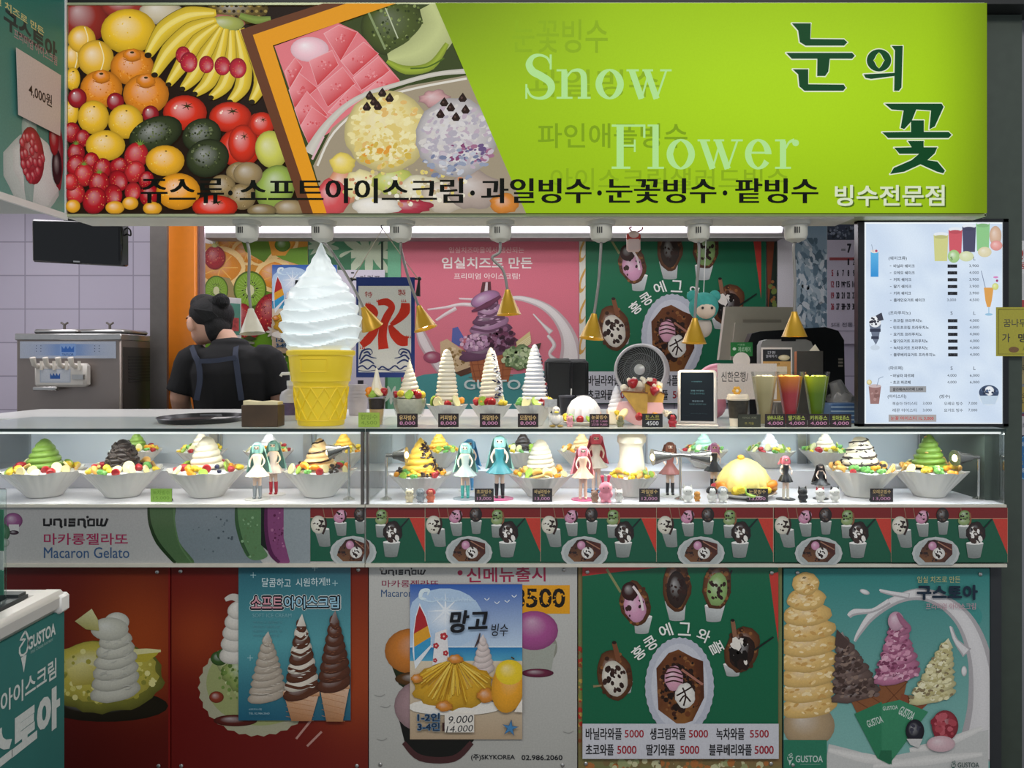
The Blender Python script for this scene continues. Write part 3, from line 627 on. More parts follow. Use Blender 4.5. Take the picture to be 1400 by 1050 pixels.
def waffle(p, T, strip=True):
    p.T = T; p.rect(95, 55, 1065, 1002, '#136545'); p.poly([(95, 55), (490, 50), (300, 76), (95, 100)], '#b3302a'); p.poly([(1020, 90), (1065, 80), (1065, 430)], '#c23a30')
    def cone(x, y, rx, ry, rot, c, cup, chips_, seed, wafc='#6b4024'):
        cupart(p, cup[0], cup[1], cup[2], cup[3], cup[4], '#cfd3d2'); p.blob(x, y, rx * 1.14, ry * 1.12, wafc, rot, dk=.55, wob=.10, seed=seed); p.flecks(x, y, rx, ry, 40, 9, ['#8a5a30', '#4a2a18', '#3a2014'], seed, rot)
        p.blob(x, y + ry * .15, rx * .82, ry * .8, c, rot, dk=.3, wob=.08, seed=seed); p.flecks(x, y + ry * .1, rx * .65, ry * .65, chips_, rx * .11, ['#2a1613', '#38211c'], seed + 1, 70, 1.4)
    p.stroke([(215, 65), (285, 180)], 12, '#8a8a5c', k=1); cone(355, 235, 66, 100, -12, '#d49ab8', (395, 300, 92, 80, -6), 10, 1); p.blob(330, 175, 42, 46, '#3a1a18', dk=.5); p.stroke([(345, 150), (380, 200), (395, 270)], 12, '#e6d8d8')
    p.stroke([(612, 60), (600, 120)], 10, '#5a3a28', k=1); cone(562, 150, 62, 112, 0, '#33241f', (555, 225, 104, 90, 8), 20, 2)
    p.stroke([(835, 70), (810, 130)], 9, '#23262a', k=1); cone(762, 150, 62, 105, 6, '#8fb06c', (750, 245, 100, 75, -6), 18, 3)
    cone(255, 590, 78, 110, -14, '#d9d2c4', (300, 620, 88, 55, 2), 24, 4); p.stroke([(252, 430), (275, 520)], [22, 26], '#7a4a30', k=1); p.oval(252, 428, 11, 8, '#2a1712'); p.stroke([(148, 645), (190, 640)], [12, 8], '#8f7f5c', k=1)
    cone(885, 460, 72, 105, 20, '#2d1b16', (835, 535, 88, 55, 4), 6, 5); p.flecks(880, 480, 45, 70, 26, 14, ['#e9e2d8', '#231512', '#f2ede4', '#120b0a'], 6, 60, 1.8); p.stroke([(838, 320), (850, 400)], [20, 22], '#8a6048', k=1); p.oval(838, 318, 10, 7, '#1d1210'); p.stroke([(945, 465), (1040, 400)], [10, 7], '#14201c', k=1)
    p.oval(575, 645, 170, 242, '#b9bcc8', n=72, scal=.012, ns=36); p.oval(575, 645, 140, 212, '#c9cbd4', n=40)
    p.poly([(460, 555), (520, 480), (570, 462), (640, 500), (692, 520), (697, 700), (640, 815), (600, 828), (560, 828), (470, 760)], None, ['#5a3018', '#6a3c20', '#7a4a26', '#5c3018', '#4a2514', '#4a2414', '#6b3c1e', '#8a5a2c', '#8a5a30', '#6a3d22'])
    p.flecks(575, 650, 100, 160, 130, 10, ['#2a140e', '#6b3a1e', '#3c1d12', '#8a5a32', '#1f0e0a'], 12); p.flecks(575, 650, 70, 110, 60, 14, ['#1f0f0b', '#2c150e'], 13)
    p.blob(547, 605, 46, 62, '#d8a0b4', dk=.3, wob=.1); [p.stroke([(505, 560 + i * 22), (545, 550 + i * 22), (590, 566 + i * 20)], 7, '#3a1d18') for i in range(4)]
    p.blob(602, 690, 50, 62, '#e6e2da', dk=.25, wob=.1); [p.stroke(q, 8, '#2a1512') for q in ([(560, 690), (600, 668), (645, 640)], [(575, 720), (600, 690), (630, 720)], [(590, 650), (605, 690), (595, 740)])]; p.stroke([(585, 560), (690, 635)], 12, '#a87060', k=1)
    for ch, x, y, a in (('홍', 372, 478, -38), ('콩', 432, 430, -32), ('에', 506, 368, -20), ('그', 600, 360, 3), ('와', 694, 392, 22), ('플', 757, 452, 62)): p.text(ch, x - 32, y - 33, x + 32, y + 33, '#eef0ea', .025, a)
    p.rect(95, 828, 1065, 1002, '#cfcfd6')
    for t_, x0, y0, x1, y1, c in (('바닐라와플', 110, 848, 290, 908, 0), ('5000', 303, 858, 398, 897, 1), ('생크림와플', 428, 848, 606, 908, 0), ('5000', 620, 858, 716, 897, 1), ('녹차와플', 755, 848, 896, 908, 0), ('5500', 922, 858, 1016, 897, 1), ('초코와플', 110, 928, 250, 985, 0), ('5000', 266, 936, 362, 977, 1), ('딸기와플', 410, 928, 552, 985, 0), ('5000', 577, 936, 672, 977, 1), ('블루베리와플', 720, 928, 932, 985, 0), ('5000', 945, 936, 1040, 977, 1)):
        p.text(t_, x0, y0, x1, y1, '#a01e2e' if c else '#1b1c20', .03)
    p.T = (0, 0, 1, 1)

def mango(p, T):
    p.T = T; p.rect(218, 140, 775, 455, '#2a5cae', '#c3d6ea'); p.blob(390, 310, 190, 150, '#b4cce6', hl=(0, 0), li=.7, dk=0); p.rect(218, 450, 775, 530, '#1d78b4', '#5fb0cc'); p.rect(218, 520, 775, 908, '#dccdb4', '#b9a184')
    p.rect(218, 447, 775, 453, '#dfe9ee'); [p.stroke([(395, 270), (395 + 90 * math.cos(a), 270 + 90 * math.sin(a))], [12, 1], '#eef4fa', k=1) for a in (0, .8, 1.6, 2.4, 3.1, 4, 4.7, 5.5)]
    p.stroke([(300, 215), (272, 205), (280, 175), (312, 170), (305, 195)], [8, 18, 22, 14, 4], '#dcebf2'); p.stroke([(290, 218), (330, 226), (370, 214), (420, 226), (480, 214), (545, 222)], [10, 7, 6, 6, 5, 4], '#c9dff0')
    for i in range(7): p.stroke([(345 + i * 26, 226), (352 + i * 26, 205), (362 + i * 26, 226)], 7, '#c3d9ee')
    for x, y in ((600, 215), (650, 232), (700, 225), (735, 200)): p.stroke([(x - 12, y - 6), (x, y + 4), (x + 12, y - 8)], 4, '#e6eef6', k=2)
    p.poly([(267, 232), (300, 300), (324, 400), (325, 450), (245, 560), (232, 470), (235, 370), (248, 290)], '#e8ecf0'); p.poly([(267, 245), (295, 300), (308, 345), (238, 385), (250, 300)], '#b02a2e'); p.poly([(238, 385), (308, 345), (322, 400), (240, 450)], '#e0a02e'); p.poly([(240, 450), (322, 400), (322, 440), (242, 520)], '#3c9ac8')
    p.poly([(345, 380), (400, 360), (415, 520), (330, 540)], '#e9e6e6')
    for x, y, r in ((387, 397, 18), (348, 443, 14), (396, 480, 13), (344, 515, 10)):
        for k in range(5): p.oval(x + r * .6 * math.cos(k * 1.257), y + r * .6 * math.sin(k * 1.257), r * .5, r * .5, '#b8303a', n=10)
        p.oval(x, y, r * .3, r * .3, '#f0d0c0', n=8)
    swirl2(p, 580, 395, 560, 110, '#d9c9c4', 6, -14, seed=4); p.stroke([(566, 380), (556, 420), (540, 450)], [5, 12, 4], '#4a3a3a')
    p.oval(440, 745, 235, 42, '#ece7de'); p.blob(430, 640, 200, 120, '#d9a62c', hl=(-.1, -.6), li=.25, dk=.35, wob=.14, n=40)
    rg = random.Random(5)
    for i in range(90):
        a = rg.uniform(-1.45, 1.45); r0_ = rg.uniform(20, 60); r1_ = rg.uniform(110, 205); q = lambda r: (440 + r * math.sin(a) * .98, 500 + r * (.35 + .85 * math.cos(a) * .95))
        p.stroke([q(r0_), q((r0_ + r1_) / 2), q(r1_)], [5, 9, 5], rg.choice(['#e8bc3c', '#d19c22', '#f0cc58', '#b98518', '#dcae34']), k=2)
    for x, y, rx, ry in ((255, 602, 30, 22), (390, 738, 42, 26), (595, 685, 45, 36), (445, 505, 40, 22)): p.blob(x, y, rx, ry, '#d88a34', dk=.4, wob=.25)
    p.blob(705, 640, 82, 132, '#eda62c', 8, hl=(.1, -.5), li=.2, dk=.3); p.blob(712, 570, 70, 62, '#f0cf2e', 0, li=.3, dk=.1); p.stroke([(735, 505), (720, 495)], 7, '#4c3a1a', k=1)
    p.poly([(735, 765), (775, 700), (775, 768)], '#efe6da')
    p.text('망고', 415, 262, 610, 375, '#15161c', .05, -2, skew=.18); p.text('빙수', 622, 330, 705, 392, '#15161c', .01, skew=.1)
    p.text('1-2인', 258, 772, 368, 812, '#1a2c44', .04, out='#5d83a6', ow=.06); p.text('3-4인', 258, 818, 368, 858, '#1a2c44', .04, out='#5d83a6', ow=.06); p.text('1', 380, 818, 398, 860, '#3a1d1d', .03)
    p.rect(392, 772, 537, 866, '#e6e0d6'); p.text('9.000', 410, 784, 532, 820, '#23262e', 0, -3, skew=.25); p.text('14.000', 402, 832, 532, 864, '#23262e', 0, -3, skew=.25)
    st = []
    for k in range(10): a = -PI / 2 + k * PI / 5 + .15; r_ = 40 if k % 2 == 0 else 14; st.append((715 + r_ * math.cos(a), 845 + r_ * math.sin(a)))
    p.poly(st, '#4a86b8'); p.outline(st, 3, '#2c5a86'); p.T = (0, 0, 1, 1)

def cone2(p, x, y0, y1, w, c='#d9a877', d='#b07a48'):
    p.poly([(x - w / 2, y0), (x + w / 2, y0), (x + w * .27, y1), (x - w * .27, y1)], None, [c, mixc(lin(c), (1, 1, 1), .15), d, mixc(lin(d), (0, 0, 0), .2)])
    for i in range(6): t = i / 6; p.stroke([(x - w * .42, y0 + (y1 - y0) * t), (x + w * .34, y0 + (y1 - y0) * min(1, t + .16))], 2.2, d, k=1)
    p.oval(x, y0, w / 2, w * .08, mixc(lin(c), (1, 1, 1), .2)); p.rect(x - w / 2, y0, x + w / 2, y0 + w * .12, c, d)
def softpo(p, T):
    p.T = T; p.grid([20, 120, 300, 577], [45, 200, 430, 640, 815], lambda x, y: mixc(mixc(lin('#235566'), lin('#5aa0a8'), min(1, y / 430) if y < 430 else 1 - (y - 430) / 500), lin('#1c5a78'), max(0, (y - 500) / 420)))
    for x, y in ((95, 95), (500, 135), (80, 505), (400, 60)): p.stroke([(x - 14, y), (x + 14, y)], 2.5, '#b9d6da', k=1); p.stroke([(x, y - 14), (x, y + 14)], 2.5, '#b9d6da', k=1)
    p.text('달콤하고', 138, 110, 282, 155, '#cfe0e2', .01, 2); p.text('시원하게!!', 305, 108, 475, 150, '#cfe0e2', .01, -2)
    for t_, a, b, c in (('소프트', 85, 240, '#d69aa4'), ('아이스크림', 250, 520, '#9cc8dc')): p.text(t_, a - 10, 189, b + 10, 271, '#dfe6e4', .15); p.text(t_, a - 7, 192, b + 7, 268, '#121a22', .11); p.text(t_, a, 200, b, 260, c, .035)
    p.text('SOFT ICE CREAM', 92, 284, 285, 304, '#7fb0b8', .01)
    for k in range(4): p.text('부드럽고 달콤한 맛', 95, 322 + k * 22, 240 - 15 * (k % 2), 334 + k * 22, '#6aa0aa')
    swirl2(p, 165, 390, 690, 190, '#bcae9e', 9, -14, seed=7, rough=.05); ripples(p, 165, 390, 690, 180, '#d3c8ba', 40, 2)
    cone2(p, 335, 670, 815, 180, '#d9ab86', '#b27c54'); swirl2(p, 335, 305, 665, 180, '#ded3c4', 9, -22, '#5e3626', seed=9, rough=.04); ripples(p, 335, 320, 660, 170, '#efe8dc', 26, 3)
    cone2(p, 500, 635, 815, 150, '#dcb08c', '#b27c54'); swirl2(p, 500, 285, 625, 170, '#5d3424', 8, -16, seed=10, rough=.04); ripples(p, 500, 300, 620, 160, '#7e4c36', 26, 4)
    p.text('소프트아이스크림', 78, 747, 142, 757, '#a9c4cc'); p.text('TEL 02.986.2060', 78, 768, 180, 777, '#a9c4cc'); p.T = (0, 0, 1, 1)

def conelogo(p, x, y, s, c):
    p.stroke([(x + .5 * s, y), (x + .1 * s, y + .25 * s), (x + .5 * s, y + .3 * s)], s * .07, c, k=3); p.stroke([(x + .5 * s, y), (x + .55 * s, y + .3 * s), (x + .2 * s, y + .5 * s), (x + .62 * s, y + .5 * s)], s * .07, c, k=3)
    p.stroke([(x, y + .45 * s), (x + .05 * s, y + .85 * s), (x + .5 * s, y + .85 * s), (x + .65 * s, y + .5 * s)], s * .07, c, k=3); p.poly([(x + .1 * s, y + .9 * s), (x + .5 * s, y + .9 * s), (x + .25 * s, y + 1.5 * s)], c)
def milkarc(p, pts, w, c='#dfdcdc', c2='#b9b4b6'):
    p.stroke(pts, w, c2, edge=.12); p.stroke([(a - 4, b - 4) for a, b in pts], [x * .62 for x in w], c, edge=.06)
def crumbly(p, cx, y0, y1, w, c, cs, seed, lean=0):
    swirl2(p, cx, y0, y1, w, c, 8, -14, seed=seed, rough=.14, lean=lean)
    rg = random.Random(seed)
    for k in range(9):
        t = k / 9; y = y1 + (y0 - y1) * t; ww = w / 2 * (1 - t) ** .75; p.flecks(cx + lean * t, y, ww * .95, abs(y1 - y0) / 14, int(22 * (1 - t) + 6), w * .03, cs, seed + k, -15, 1.6)
def gustoa(p, T):
    p.T = T; p.grid([75, 350, 700, 1105], [60, 300, 600, 850, 1060], lambda x, y: mixc(lin('#2f827e'), lin('#86b9b2'), min(1, (y - 60) / 900)))
    p.blob(1000, 300, 60, 60, '#3f8f8a', hl=(0, 0), li=0, dk=0)
    milkarc(p, [(430, 425), (455, 375), (520, 290), (640, 215), (760, 190), (880, 235), (985, 340), (1050, 520), (1070, 760), (1040, 1000)], [8, 26, 44, 44, 60, 70, 95, 120, 170, 230])
    milkarc(p, [(400, 300), (430, 278), (520, 270), (600, 225)], [22, 34, 20, 30]); milkarc(p, [(555, 172), (610, 185), (700, 200)], [16, 22, 30]); milkarc(p, [(905, 352), (930, 420), (985, 480)], [14, 24, 60]); p.blob(478, 178, 26, 12, '#d9d8d8', 20)
    p.blob(970, 570, 14, 26, '#e0dddd')
    p.poly([(280, 1060), (300, 930), (420, 960), (560, 1000), (760, 960), (900, 900), (1090, 860), (1090, 1060)], '#c9c9c6'); [p.stroke(q, [20, 50, 20], '#e4e2de', edge=.15) for q in ([(300, 960), (480, 1000), (680, 1020)], [(700, 960), (860, 930), (1060, 850)], [(520, 1040), (800, 1010), (1060, 980)])]
    p.blob(200, 840, 130, 110, '#b39a78', dk=.3)
    for i in range(9):
        y = 745 - i * 76; wd = 150 - max(0, i - 4) ** 1.6 * 9; xx = 195 + (0 if i < 5 else (i - 5) * -3)
        p.blob(xx, y, wd, 58, '#e2bb72', -6, hl=(-.2, -.45), li=.3, dk=.35, wob=.1, seed=i + 30); p.flecks(xx, y, wd * .85, 36, 26, 6, ['#efd093', '#cda05a', '#f4dcab'], i, -6, 2.2)
    p.rect(75, 910, 290, 1060, '#2d7a5e'); conelogo(p, 96, 975, 40, '#c4d3cc'); p.text('GUSTOA', 135, 986, 270, 1020, '#c4d3cc', .03); p.rect(158, 1029, 258, 1031, '#8fb0a4')
    p.poly([(400, 700), (560, 650), (560, 800), (470, 840)], '#8a5634'); p.poly([(545, 610), (690, 600), (660, 740), (560, 740)], '#8a5634'); p.poly([(660, 680), (800, 720), (690, 820), (640, 740)], '#8a4a32')
    for q in ([(410, 700), (555, 790)], [(480, 675), (560, 730)], [(560, 620), (650, 720)], [(690, 620), (580, 730)], [(690, 690), (720, 790)]): p.stroke(q, 4, '#6a3d24', k=1)
    p.poly([(425, 780), (560, 720), (625, 990), (600, 1030), (540, 1000)], '#2f7f5a'); p.poly([(560, 730), (650, 710), (790, 770), (620, 1000), (560, 960)], '#3b8a64'); p.poly([(555, 960), (610, 960), (610, 1030), (545, 1000)], '#256a4a'); p.text('GUSTOA', 486, 800, 566, 836, '#d0ddd4', .02, -20); p.text('GUSTOA', 645, 755, 724, 800, '#d0ddd4', .02, 28); p.text('GUSTOA', 565, 740, 640, 760, '#d0ddd4', .02, -6)
    crumbly(p, 435, 390, 680, 235, '#6a5650', ['#4a3832', '#8a7468', '#3a2a26', '#74605a'], 3, lean=-75); p.poly([(328, 440), (338, 360), (400, 425), (380, 460)], '#4e3c38')
    crumbly(p, 808, 420, 690, 225, '#d8cf9c', ['#e8e0b4', '#bfb47e', '#f0eac8', '#8a7a5a'], 5, lean=75)
    crumbly(p, 635, 300, 590, 230, '#bd7796', ['#d79ab2', '#9a5474', '#e4b4c6', '#7a3a58'], 4, lean=0); p.blob(628, 320, 40, 48, '#c9a0b2', dk=.3); p.stroke([(635, 280), (660, 320), (690, 360), (640, 390)], [14, 30, 30, 14], '#a86a86', edge=.2)
    p.blob(722, 862, 46, 58, '#23232e', dk=.5); p.flecks(722, 850, 26, 26, 8, 8, ['#3e3e4c'], 2); p.poly([(680, 900), (760, 900), (740, 945), (700, 930)], '#cfcdca'); p.blob(870, 835, 66, 76, '#9c3a44', dk=.45); p.flecks(868, 835, 52, 62, 36, 15, ['#b24a54', '#8a2a36', '#c05c66'], 8); p.blob(850, 925, 70, 40, '#d8b6bc', dk=.2)
    p.text('임실 치즈로 만든', 733, 98, 945, 130, '#b9b37c', .01); p.text('구스토아', 730, 140, 1032, 215, '#14283a', .06); p.text('프리미엄 아이스크림', 775, 230, 1022, 262, '#c09aa4', .01)
    conelogo(p, 900, 1008, 36, '#2c5a52'); p.text('GUSTOA', 932, 1016, 1038, 1042, '#2c4a46', .02); p.T = (0, 0, 1, 1)
def unisnow(p, x0, y0, x1, y1, c='#14151a'):       # blocky wordmark drawn stroke by stroke
    w = (x1 - x0) / 44.; h = y1 - y0; t = h * .25
    def P_(*q): return [(x0 + a * w, y0 + b * h) for a, b in q]
    p.z += p.STEP; p.hold = True
    for q in (P_((.7, .2), (.7, .85), (4.8, .85)), P_((5.2, .2), (5.2, .85)), P_((7.6, .9), (7.6, .3), (11.4, .3), (12.0, .4), (12.0, .95), (12.9, 1.1)), P_((15, .2), (15, .95)), P_((22, .3), (17.6, .3), (17.6, .58), (21.4, .58), (21.4, .88), (17, .88)), P_((24, .9), (24, .3), (27.6, .3), (28, .4), (28, .95), (29, 1.1)), P_((31, .3), (34.4, .3), (34.4, .88), (30.6, .88), (30.6, .3)), P_((36.6, .2), (36.6, .88), (39, .88), (39.8, .2)), P_((39.4, .88), (41.6, .88), (43.6, .2))): p.stroke(q, t, c, k=1)
    p.oval(x0 + 30 * w, y0 + .06 * h, w * .9, w * .9, c); p.hold = False

# ------------------------------------------------------------------ display cases
GLASS = glassmat('clear_glass', (.97, .985, .98), .55); GLASST = glassmat('counter_glass', (.90, .95, .94), 1.0)
def frosted():
    m = bpy.data.materials.new('frosted_top_glass'); m.use_nodes = True; nt = m.node_tree; b = nt.nodes['Principled BSDF']; b.inputs['Base Color'].default_value = (.80, .86, .86, 1); b.inputs['Roughness'].default_value = .12; b.inputs['Specular IOR Level'].default_value = .8
    t = nt.nodes.new('ShaderNodeBsdfTransparent'); tl = nt.nodes.new('ShaderNodeBsdfTranslucent'); tl.inputs[0].default_value = (.85, .9, .9, 1); m1 = nt.nodes.new('ShaderNodeMixShader'); m1.inputs[0].default_value = .30; m2 = nt.nodes.new('ShaderNodeMixShader'); m2.inputs[0].default_value = .22
    nt.links.new(b.outputs[0], m1.inputs[1]); nt.links.new(tl.outputs[0], m1.inputs[2]); nt.links.new(m1.outputs[0], m2.inputs[1]); nt.links.new(t.outputs[0], m2.inputs[2]); nt.links.new(m2.outputs[0], nt.nodes['Material Output'].inputs[0]); return m
FROST = frosted()
DECK = mat('white_deck', '#eceaf0', .35, noise=.02); EDGE = mat('glass_edge', '#20302c', .2); LEDGE = mat('bright_edge', '#f4f6f4', .3, emit=.8, noise=0)
BACKP = mat('case_back_panel', '#dfe8f4', .22, .0, noise=.10, scale=6); ALU = mat('aluminium', '#c9cacb', .3, .8)
ZD = .976; ZT = 1.191
def case(name, label, x0, x1, kind):
    t = thing(name, label, 'display case', (x0, 0, .80))
    wpart('cabinet', MB().box(x0, .012, .80, x1, .46, ZD - .002), WHITE, t)
    wpart('deck', MB().box(x0, .006, ZD - .006, x1, .455, ZD).box(x0, .27, ZD, x1, .455, ZD + .055), DECK, t)
    wpart('front_glass', MB().box(x0 + .004, 0, ZD, x1 - .004, .005, ZT - .007), GLASS, t)
    wpart('top_glass', MB().box(x0, 0.002, ZT - .006, x1, .46, ZT), FROST, t)
    wpart('glass_edge', MB().box(x0, -.003, ZT - .009, x1, .002, ZT), EDGE, t)
    wpart('light_strip', MB().box(x0 + .01, .006, ZT - .0155, x1 - .01, .016, ZT - .010), LEDGE, t)
    for xx in (x0 + .0005, x1 - .0055): wpart('side_glass', MB().box(xx, .006, ZD, xx + .005, .45, ZT - .007), GLASS, t)
    wpart('back_panel', MB().box(x0, .452, ZD + .05, x1, .458, ZT - .006), BACKP, t)
    for i, a in enumerate(((45, 57), (870, 884)) if kind else ((45, 57),)):
        pass
    wpart('rail', MB().box(x0, -.004, ZD - .008, x1, .006, ZD - .0005).box(x0, -.006, .799, x1, .012, .808), mat('ivory_rail', '#cfcabb', .4), t)
    for xx in ((x0 + .62, x1 - .30) if kind == 0 else (x0 + .05, x0 + .84, x1 - .42)):
        wpart('back_post', MB().box(xx, .440, ZD + .055, xx + .028, .451, ZT - .007).box(xx + .036, .442, ZD + .055, xx + .042, .451, ZT - .007), ALU, t)
    wpart('corner_strip', MB().box(x1 - .012 if kind == 0 else x0 + .002, -.002, ZD, x1 - .004 if kind == 0 else x0 + .008, .012, ZT - .006), DSTEEL, t)
    return t
XL, XM, XR = -1.66, X(499.5, 0), X(1375, 0)
cl = case('display_case', 'left glass display case with white macaron graphic below the bowls', XL, XM - .001, 0)
cr = case('display_case', 'long right glass display case with green waffle cup graphics below', XM + .001, XR, 1)
p = Print(.004, clip=(-90, 693, 498.5, 770.5)); p.board(-90, 693, 498.5, 770.5, .006, '#aaa9a6')
p.rect(-90, 693, 499, 771, '#a9a8a6', '#b3b2af')
p.blob(18, 712, 13, 11, '#8a4a7c'); p.rect(12, 717, 26, 728, '#c8c6c4'); p.blob(19, 728, 7, 3, '#3a2430'); p.blob(4, 728, 10, 12, '#3f6f4a'); p.blob(6, 742, 7, 6, '#a9b0a4')
unisnow(p, 59, 706, 148, 720); p.text('마카롱젤라또', 60, 729, 175, 745, '#9c2c54', .025); p.text('Macaron Gelato', 60, 748, 177, 763, '#3f5a80', .01)
p.poly([(228, 690), (330, 690), (335, 740), (360, 771), (250, 771), (235, 740)], '#79848a'); p.smooth([(202, 688), (238, 688), (239, 715), (246, 742), (266, 769), (244, 771), (222, 752), (208, 728), (203, 705)], '#4d6844'); p.stroke([(203, 690), (205, 715), (216, 742), (240, 770)], [3, 4, 5, 4], '#26381f', edge=0); p.stroke([(238, 690), (239, 715), (246, 745), (262, 769)], [2, 2, 2, 2], '#5a784f')
p.flecks(290, 728, 30, 35, 16, 1.3, ['#5a656b', '#49535a'], 3); p.smooth([(324, 688), (357, 688), (357, 715), (359, 745), (366, 760), (350, 766), (337, 760), (329, 740), (323, 712)], '#5c8056'); p.stroke([(323, 690), (324, 715), (331, 742), (340, 760)], [3, 5, 5, 4], '#385536'); p.poly([(357, 690), (364, 690), (368, 755), (357, 745)], '#20221f')
p.smooth([(363, 688), (388, 688), (388, 712), (390, 742), (397, 767), (383, 770), (369, 757), (363, 730)], '#824470'); p.stroke([(364, 690), (364, 725), (370, 755), (382, 769)], [4, 5, 6, 4], '#56224a'); p.flecks(380, 730, 9, 34, 30, 1.5, ['#7a3d64', '#a86a90', '#5a2246'], 4); p.flecks(342, 730, 11, 34, 24, 1.4, ['#5a784f', '#86a87e'], 5)
p.poly([(388, 690), (424, 690), (424, 770), (397, 770), (388, 735)], '#8f989c')
waffle_strip(p, 424.5, .995, 157); o = p.build('front_graphic', GLOSSINK, cl); o.location = -Vector(cl.location)
p = Print(.004, clip=(500.5, 693, 1374, 770.5)); p.board(500.5, 693, 1374, 770.5, .006, '#10573d')
waffle_strip(p, 424.5, .995, 157)
for x0, w_ in ((582, 157.5), (739.5, 158), (897.5, 159), (1057, 159.5), (1216, 158.5)): waffle_strip(p, x0, w_ / 157., w_)
o = p.build('front_graphic', GLOSSINK, cr); o.location = -Vector(cr.location)

# counter carcass under and behind the cases
c1 = MB().box(XL, .034, 0, XR - .01, .46, .798); o = c1.build('counter_base', mat('carcass_red_brown', '#3a1512', .5)); tag(o, 'dark red counter base under the glass cases behind the poster panels', 'counter')
b = thing('back_worktop', 'white worktop running behind the glass display cases', 'worktop', (0, .7, 0))
wpart('carcass', MB().box(-1.9, .49, 0, 1.42, .93, 1.14), mat('worktop_body', '#5a5c60', .5), b)
wpart('worktop', MB().box(-1.95, .462, 1.14, 1.44, .96, 1.186, .004), mat('white_worktop', '#e9eae6', .25, noise=.02), b)

# ------------------------------------------------------------------ panels and posters on the front
YP = .022
def panel(name, label, cat, px, art, m=INK, scr=None, y=YP, th=.010, c='#8a2018', clip=True):
    p = Print(y, clip=px if clip else None); p.board(*px, th, c); art(p); o = p.build(name, m); tag(o, label, cat)
    if scr: screws(o, scr, y - .001)
    return o
def a1(p):
    def bg(x, y):
        k = math.exp(-((x - 190) / 75) ** 2 - ((y - 880) / 90) ** 2); k2 = math.exp(-((y - 1000) / 60) ** 2) * .5
        return mixc(mixc(lin('#5c100c'), lin('#9c4219'), k), lin('#520b0a'), k2)
    p.grid([-90 + i * 20 for i in range(17)], [775 + j * 18 for j in range(19)], bg)
    p.blob(145, 965, 85, 22, '#231c10', dk=.3); p.blob(140, 925, 84, 50, '#8c8a3a', dk=.6, wob=.1, n=40); p.blob(138, 918, 78, 42, '#c3b64e', dk=.3, wob=.12, n=40); p.flecks(140, 925, 75, 38, 120, 3, ['#a8a040', '#d3ca70', '#8c8a38', '#e0d890'], 3)
    p.poly([(178, 888), (220, 888), (214, 896), (200, 905), (180, 905)], '#b9a93a'); p.stroke([(178, 892), (200, 890), (220, 890)], [8, 7, 3], '#d9d29a'); p.poly([(92, 915), (112, 905), (132, 912), (128, 935), (100, 938)], None, ['#d8cc7a', '#e0d690', '#cdbf68', '#a89a40', '#b8a84c'])
    swirl2(p, 158, 862, 945, 66, '#cfccbe', 6, -12, seed=3, power=.25, rough=.06); p.blob(160, 850, 17, 13, '#d0cec2', dk=.3); p.blob(150, 860, 26, 16, '#cac8ba', dk=.3); ripples(p, 158, 862, 945, 56, '#c4c2b8', 24, 3, .25); p.poly([(103, 849), (126, 832), (134, 846), (136, 862), (118, 860)], None, ['#b9b27a', '#d8d4a4', '#cfc98a', '#b4ac6a', '#a8a05c'])
    for q in ((152, 843, 148, 905), (175, 890, 138, 890)): pass
panel('pineapple_poster_panel', 'dark red panel picturing soft serve in a pineapple half, nearest the freezer', 'poster panel', (-90, 776, 232.6, 1110), a1, INK, [(215, 782), (217, 1047)], c='#7c1712')
def a2(p):
    p.grid([234 + i * 18 for i in range(16)], [775 + j * 18 for j in range(19)], lambda x, y: mixc(mixc(lin('#68120d'), lin('#a0421b'), math.exp(-((x - 490) / 60) ** 2 - ((y - 920) / 110) ** 2) + .7 * math.exp(-((x - 270) / 50) ** 2 - ((y - 870) / 50) ** 2)), lin('#6a100e'), .5 * math.exp(-((y - 1040) / 60) ** 2)))
    p.oval(352, 940, 80, 66, '#a9a68c', n=60, scal=.02, ns=30); p.oval(356, 934, 74, 58, '#9aa06a', n=40); p.blob(318, 905, 22, 20, '#a9b07a'); p.blob(300, 900, 12, 10, '#3c5a2a'); p.blob(310, 895, 14, 9, '#43642f'); p.blob(330, 920, 26, 26, '#8fa05a', wob=.2); p.flecks(330, 930, 30, 30, 60, 2.2, ['#56702f', '#a9b57a', '#c9cfa0', '#6f8a42'], 6); p.blob(296, 953, 10, 8, '#8c3a24')
    p.blob(322, 985, 30, 8, '#5a1f18'); swirl2(p, 328, 820, 892, 54, '#dcd6cc', 5, -14, seed=5, power=.35); p.stroke([(308, 820), (318, 816), (330, 820)], [5, 9, 12], '#c9c3ba')
    for q in (((405, 1010), (425, 985)), ((420, 1020), (440, 1000))): p.stroke(q, 3, '#b98a80', k=1)
panel('fruit_bowl_poster_panel', 'dark red panel with fruit bowl picture partly covered by the soft ice cream poster', 'poster panel', (234.4, 776, 503, 1110), a2, INK, [(247, 781), (490, 779), (248, 1047), (488, 1047)], c='#7c1712')
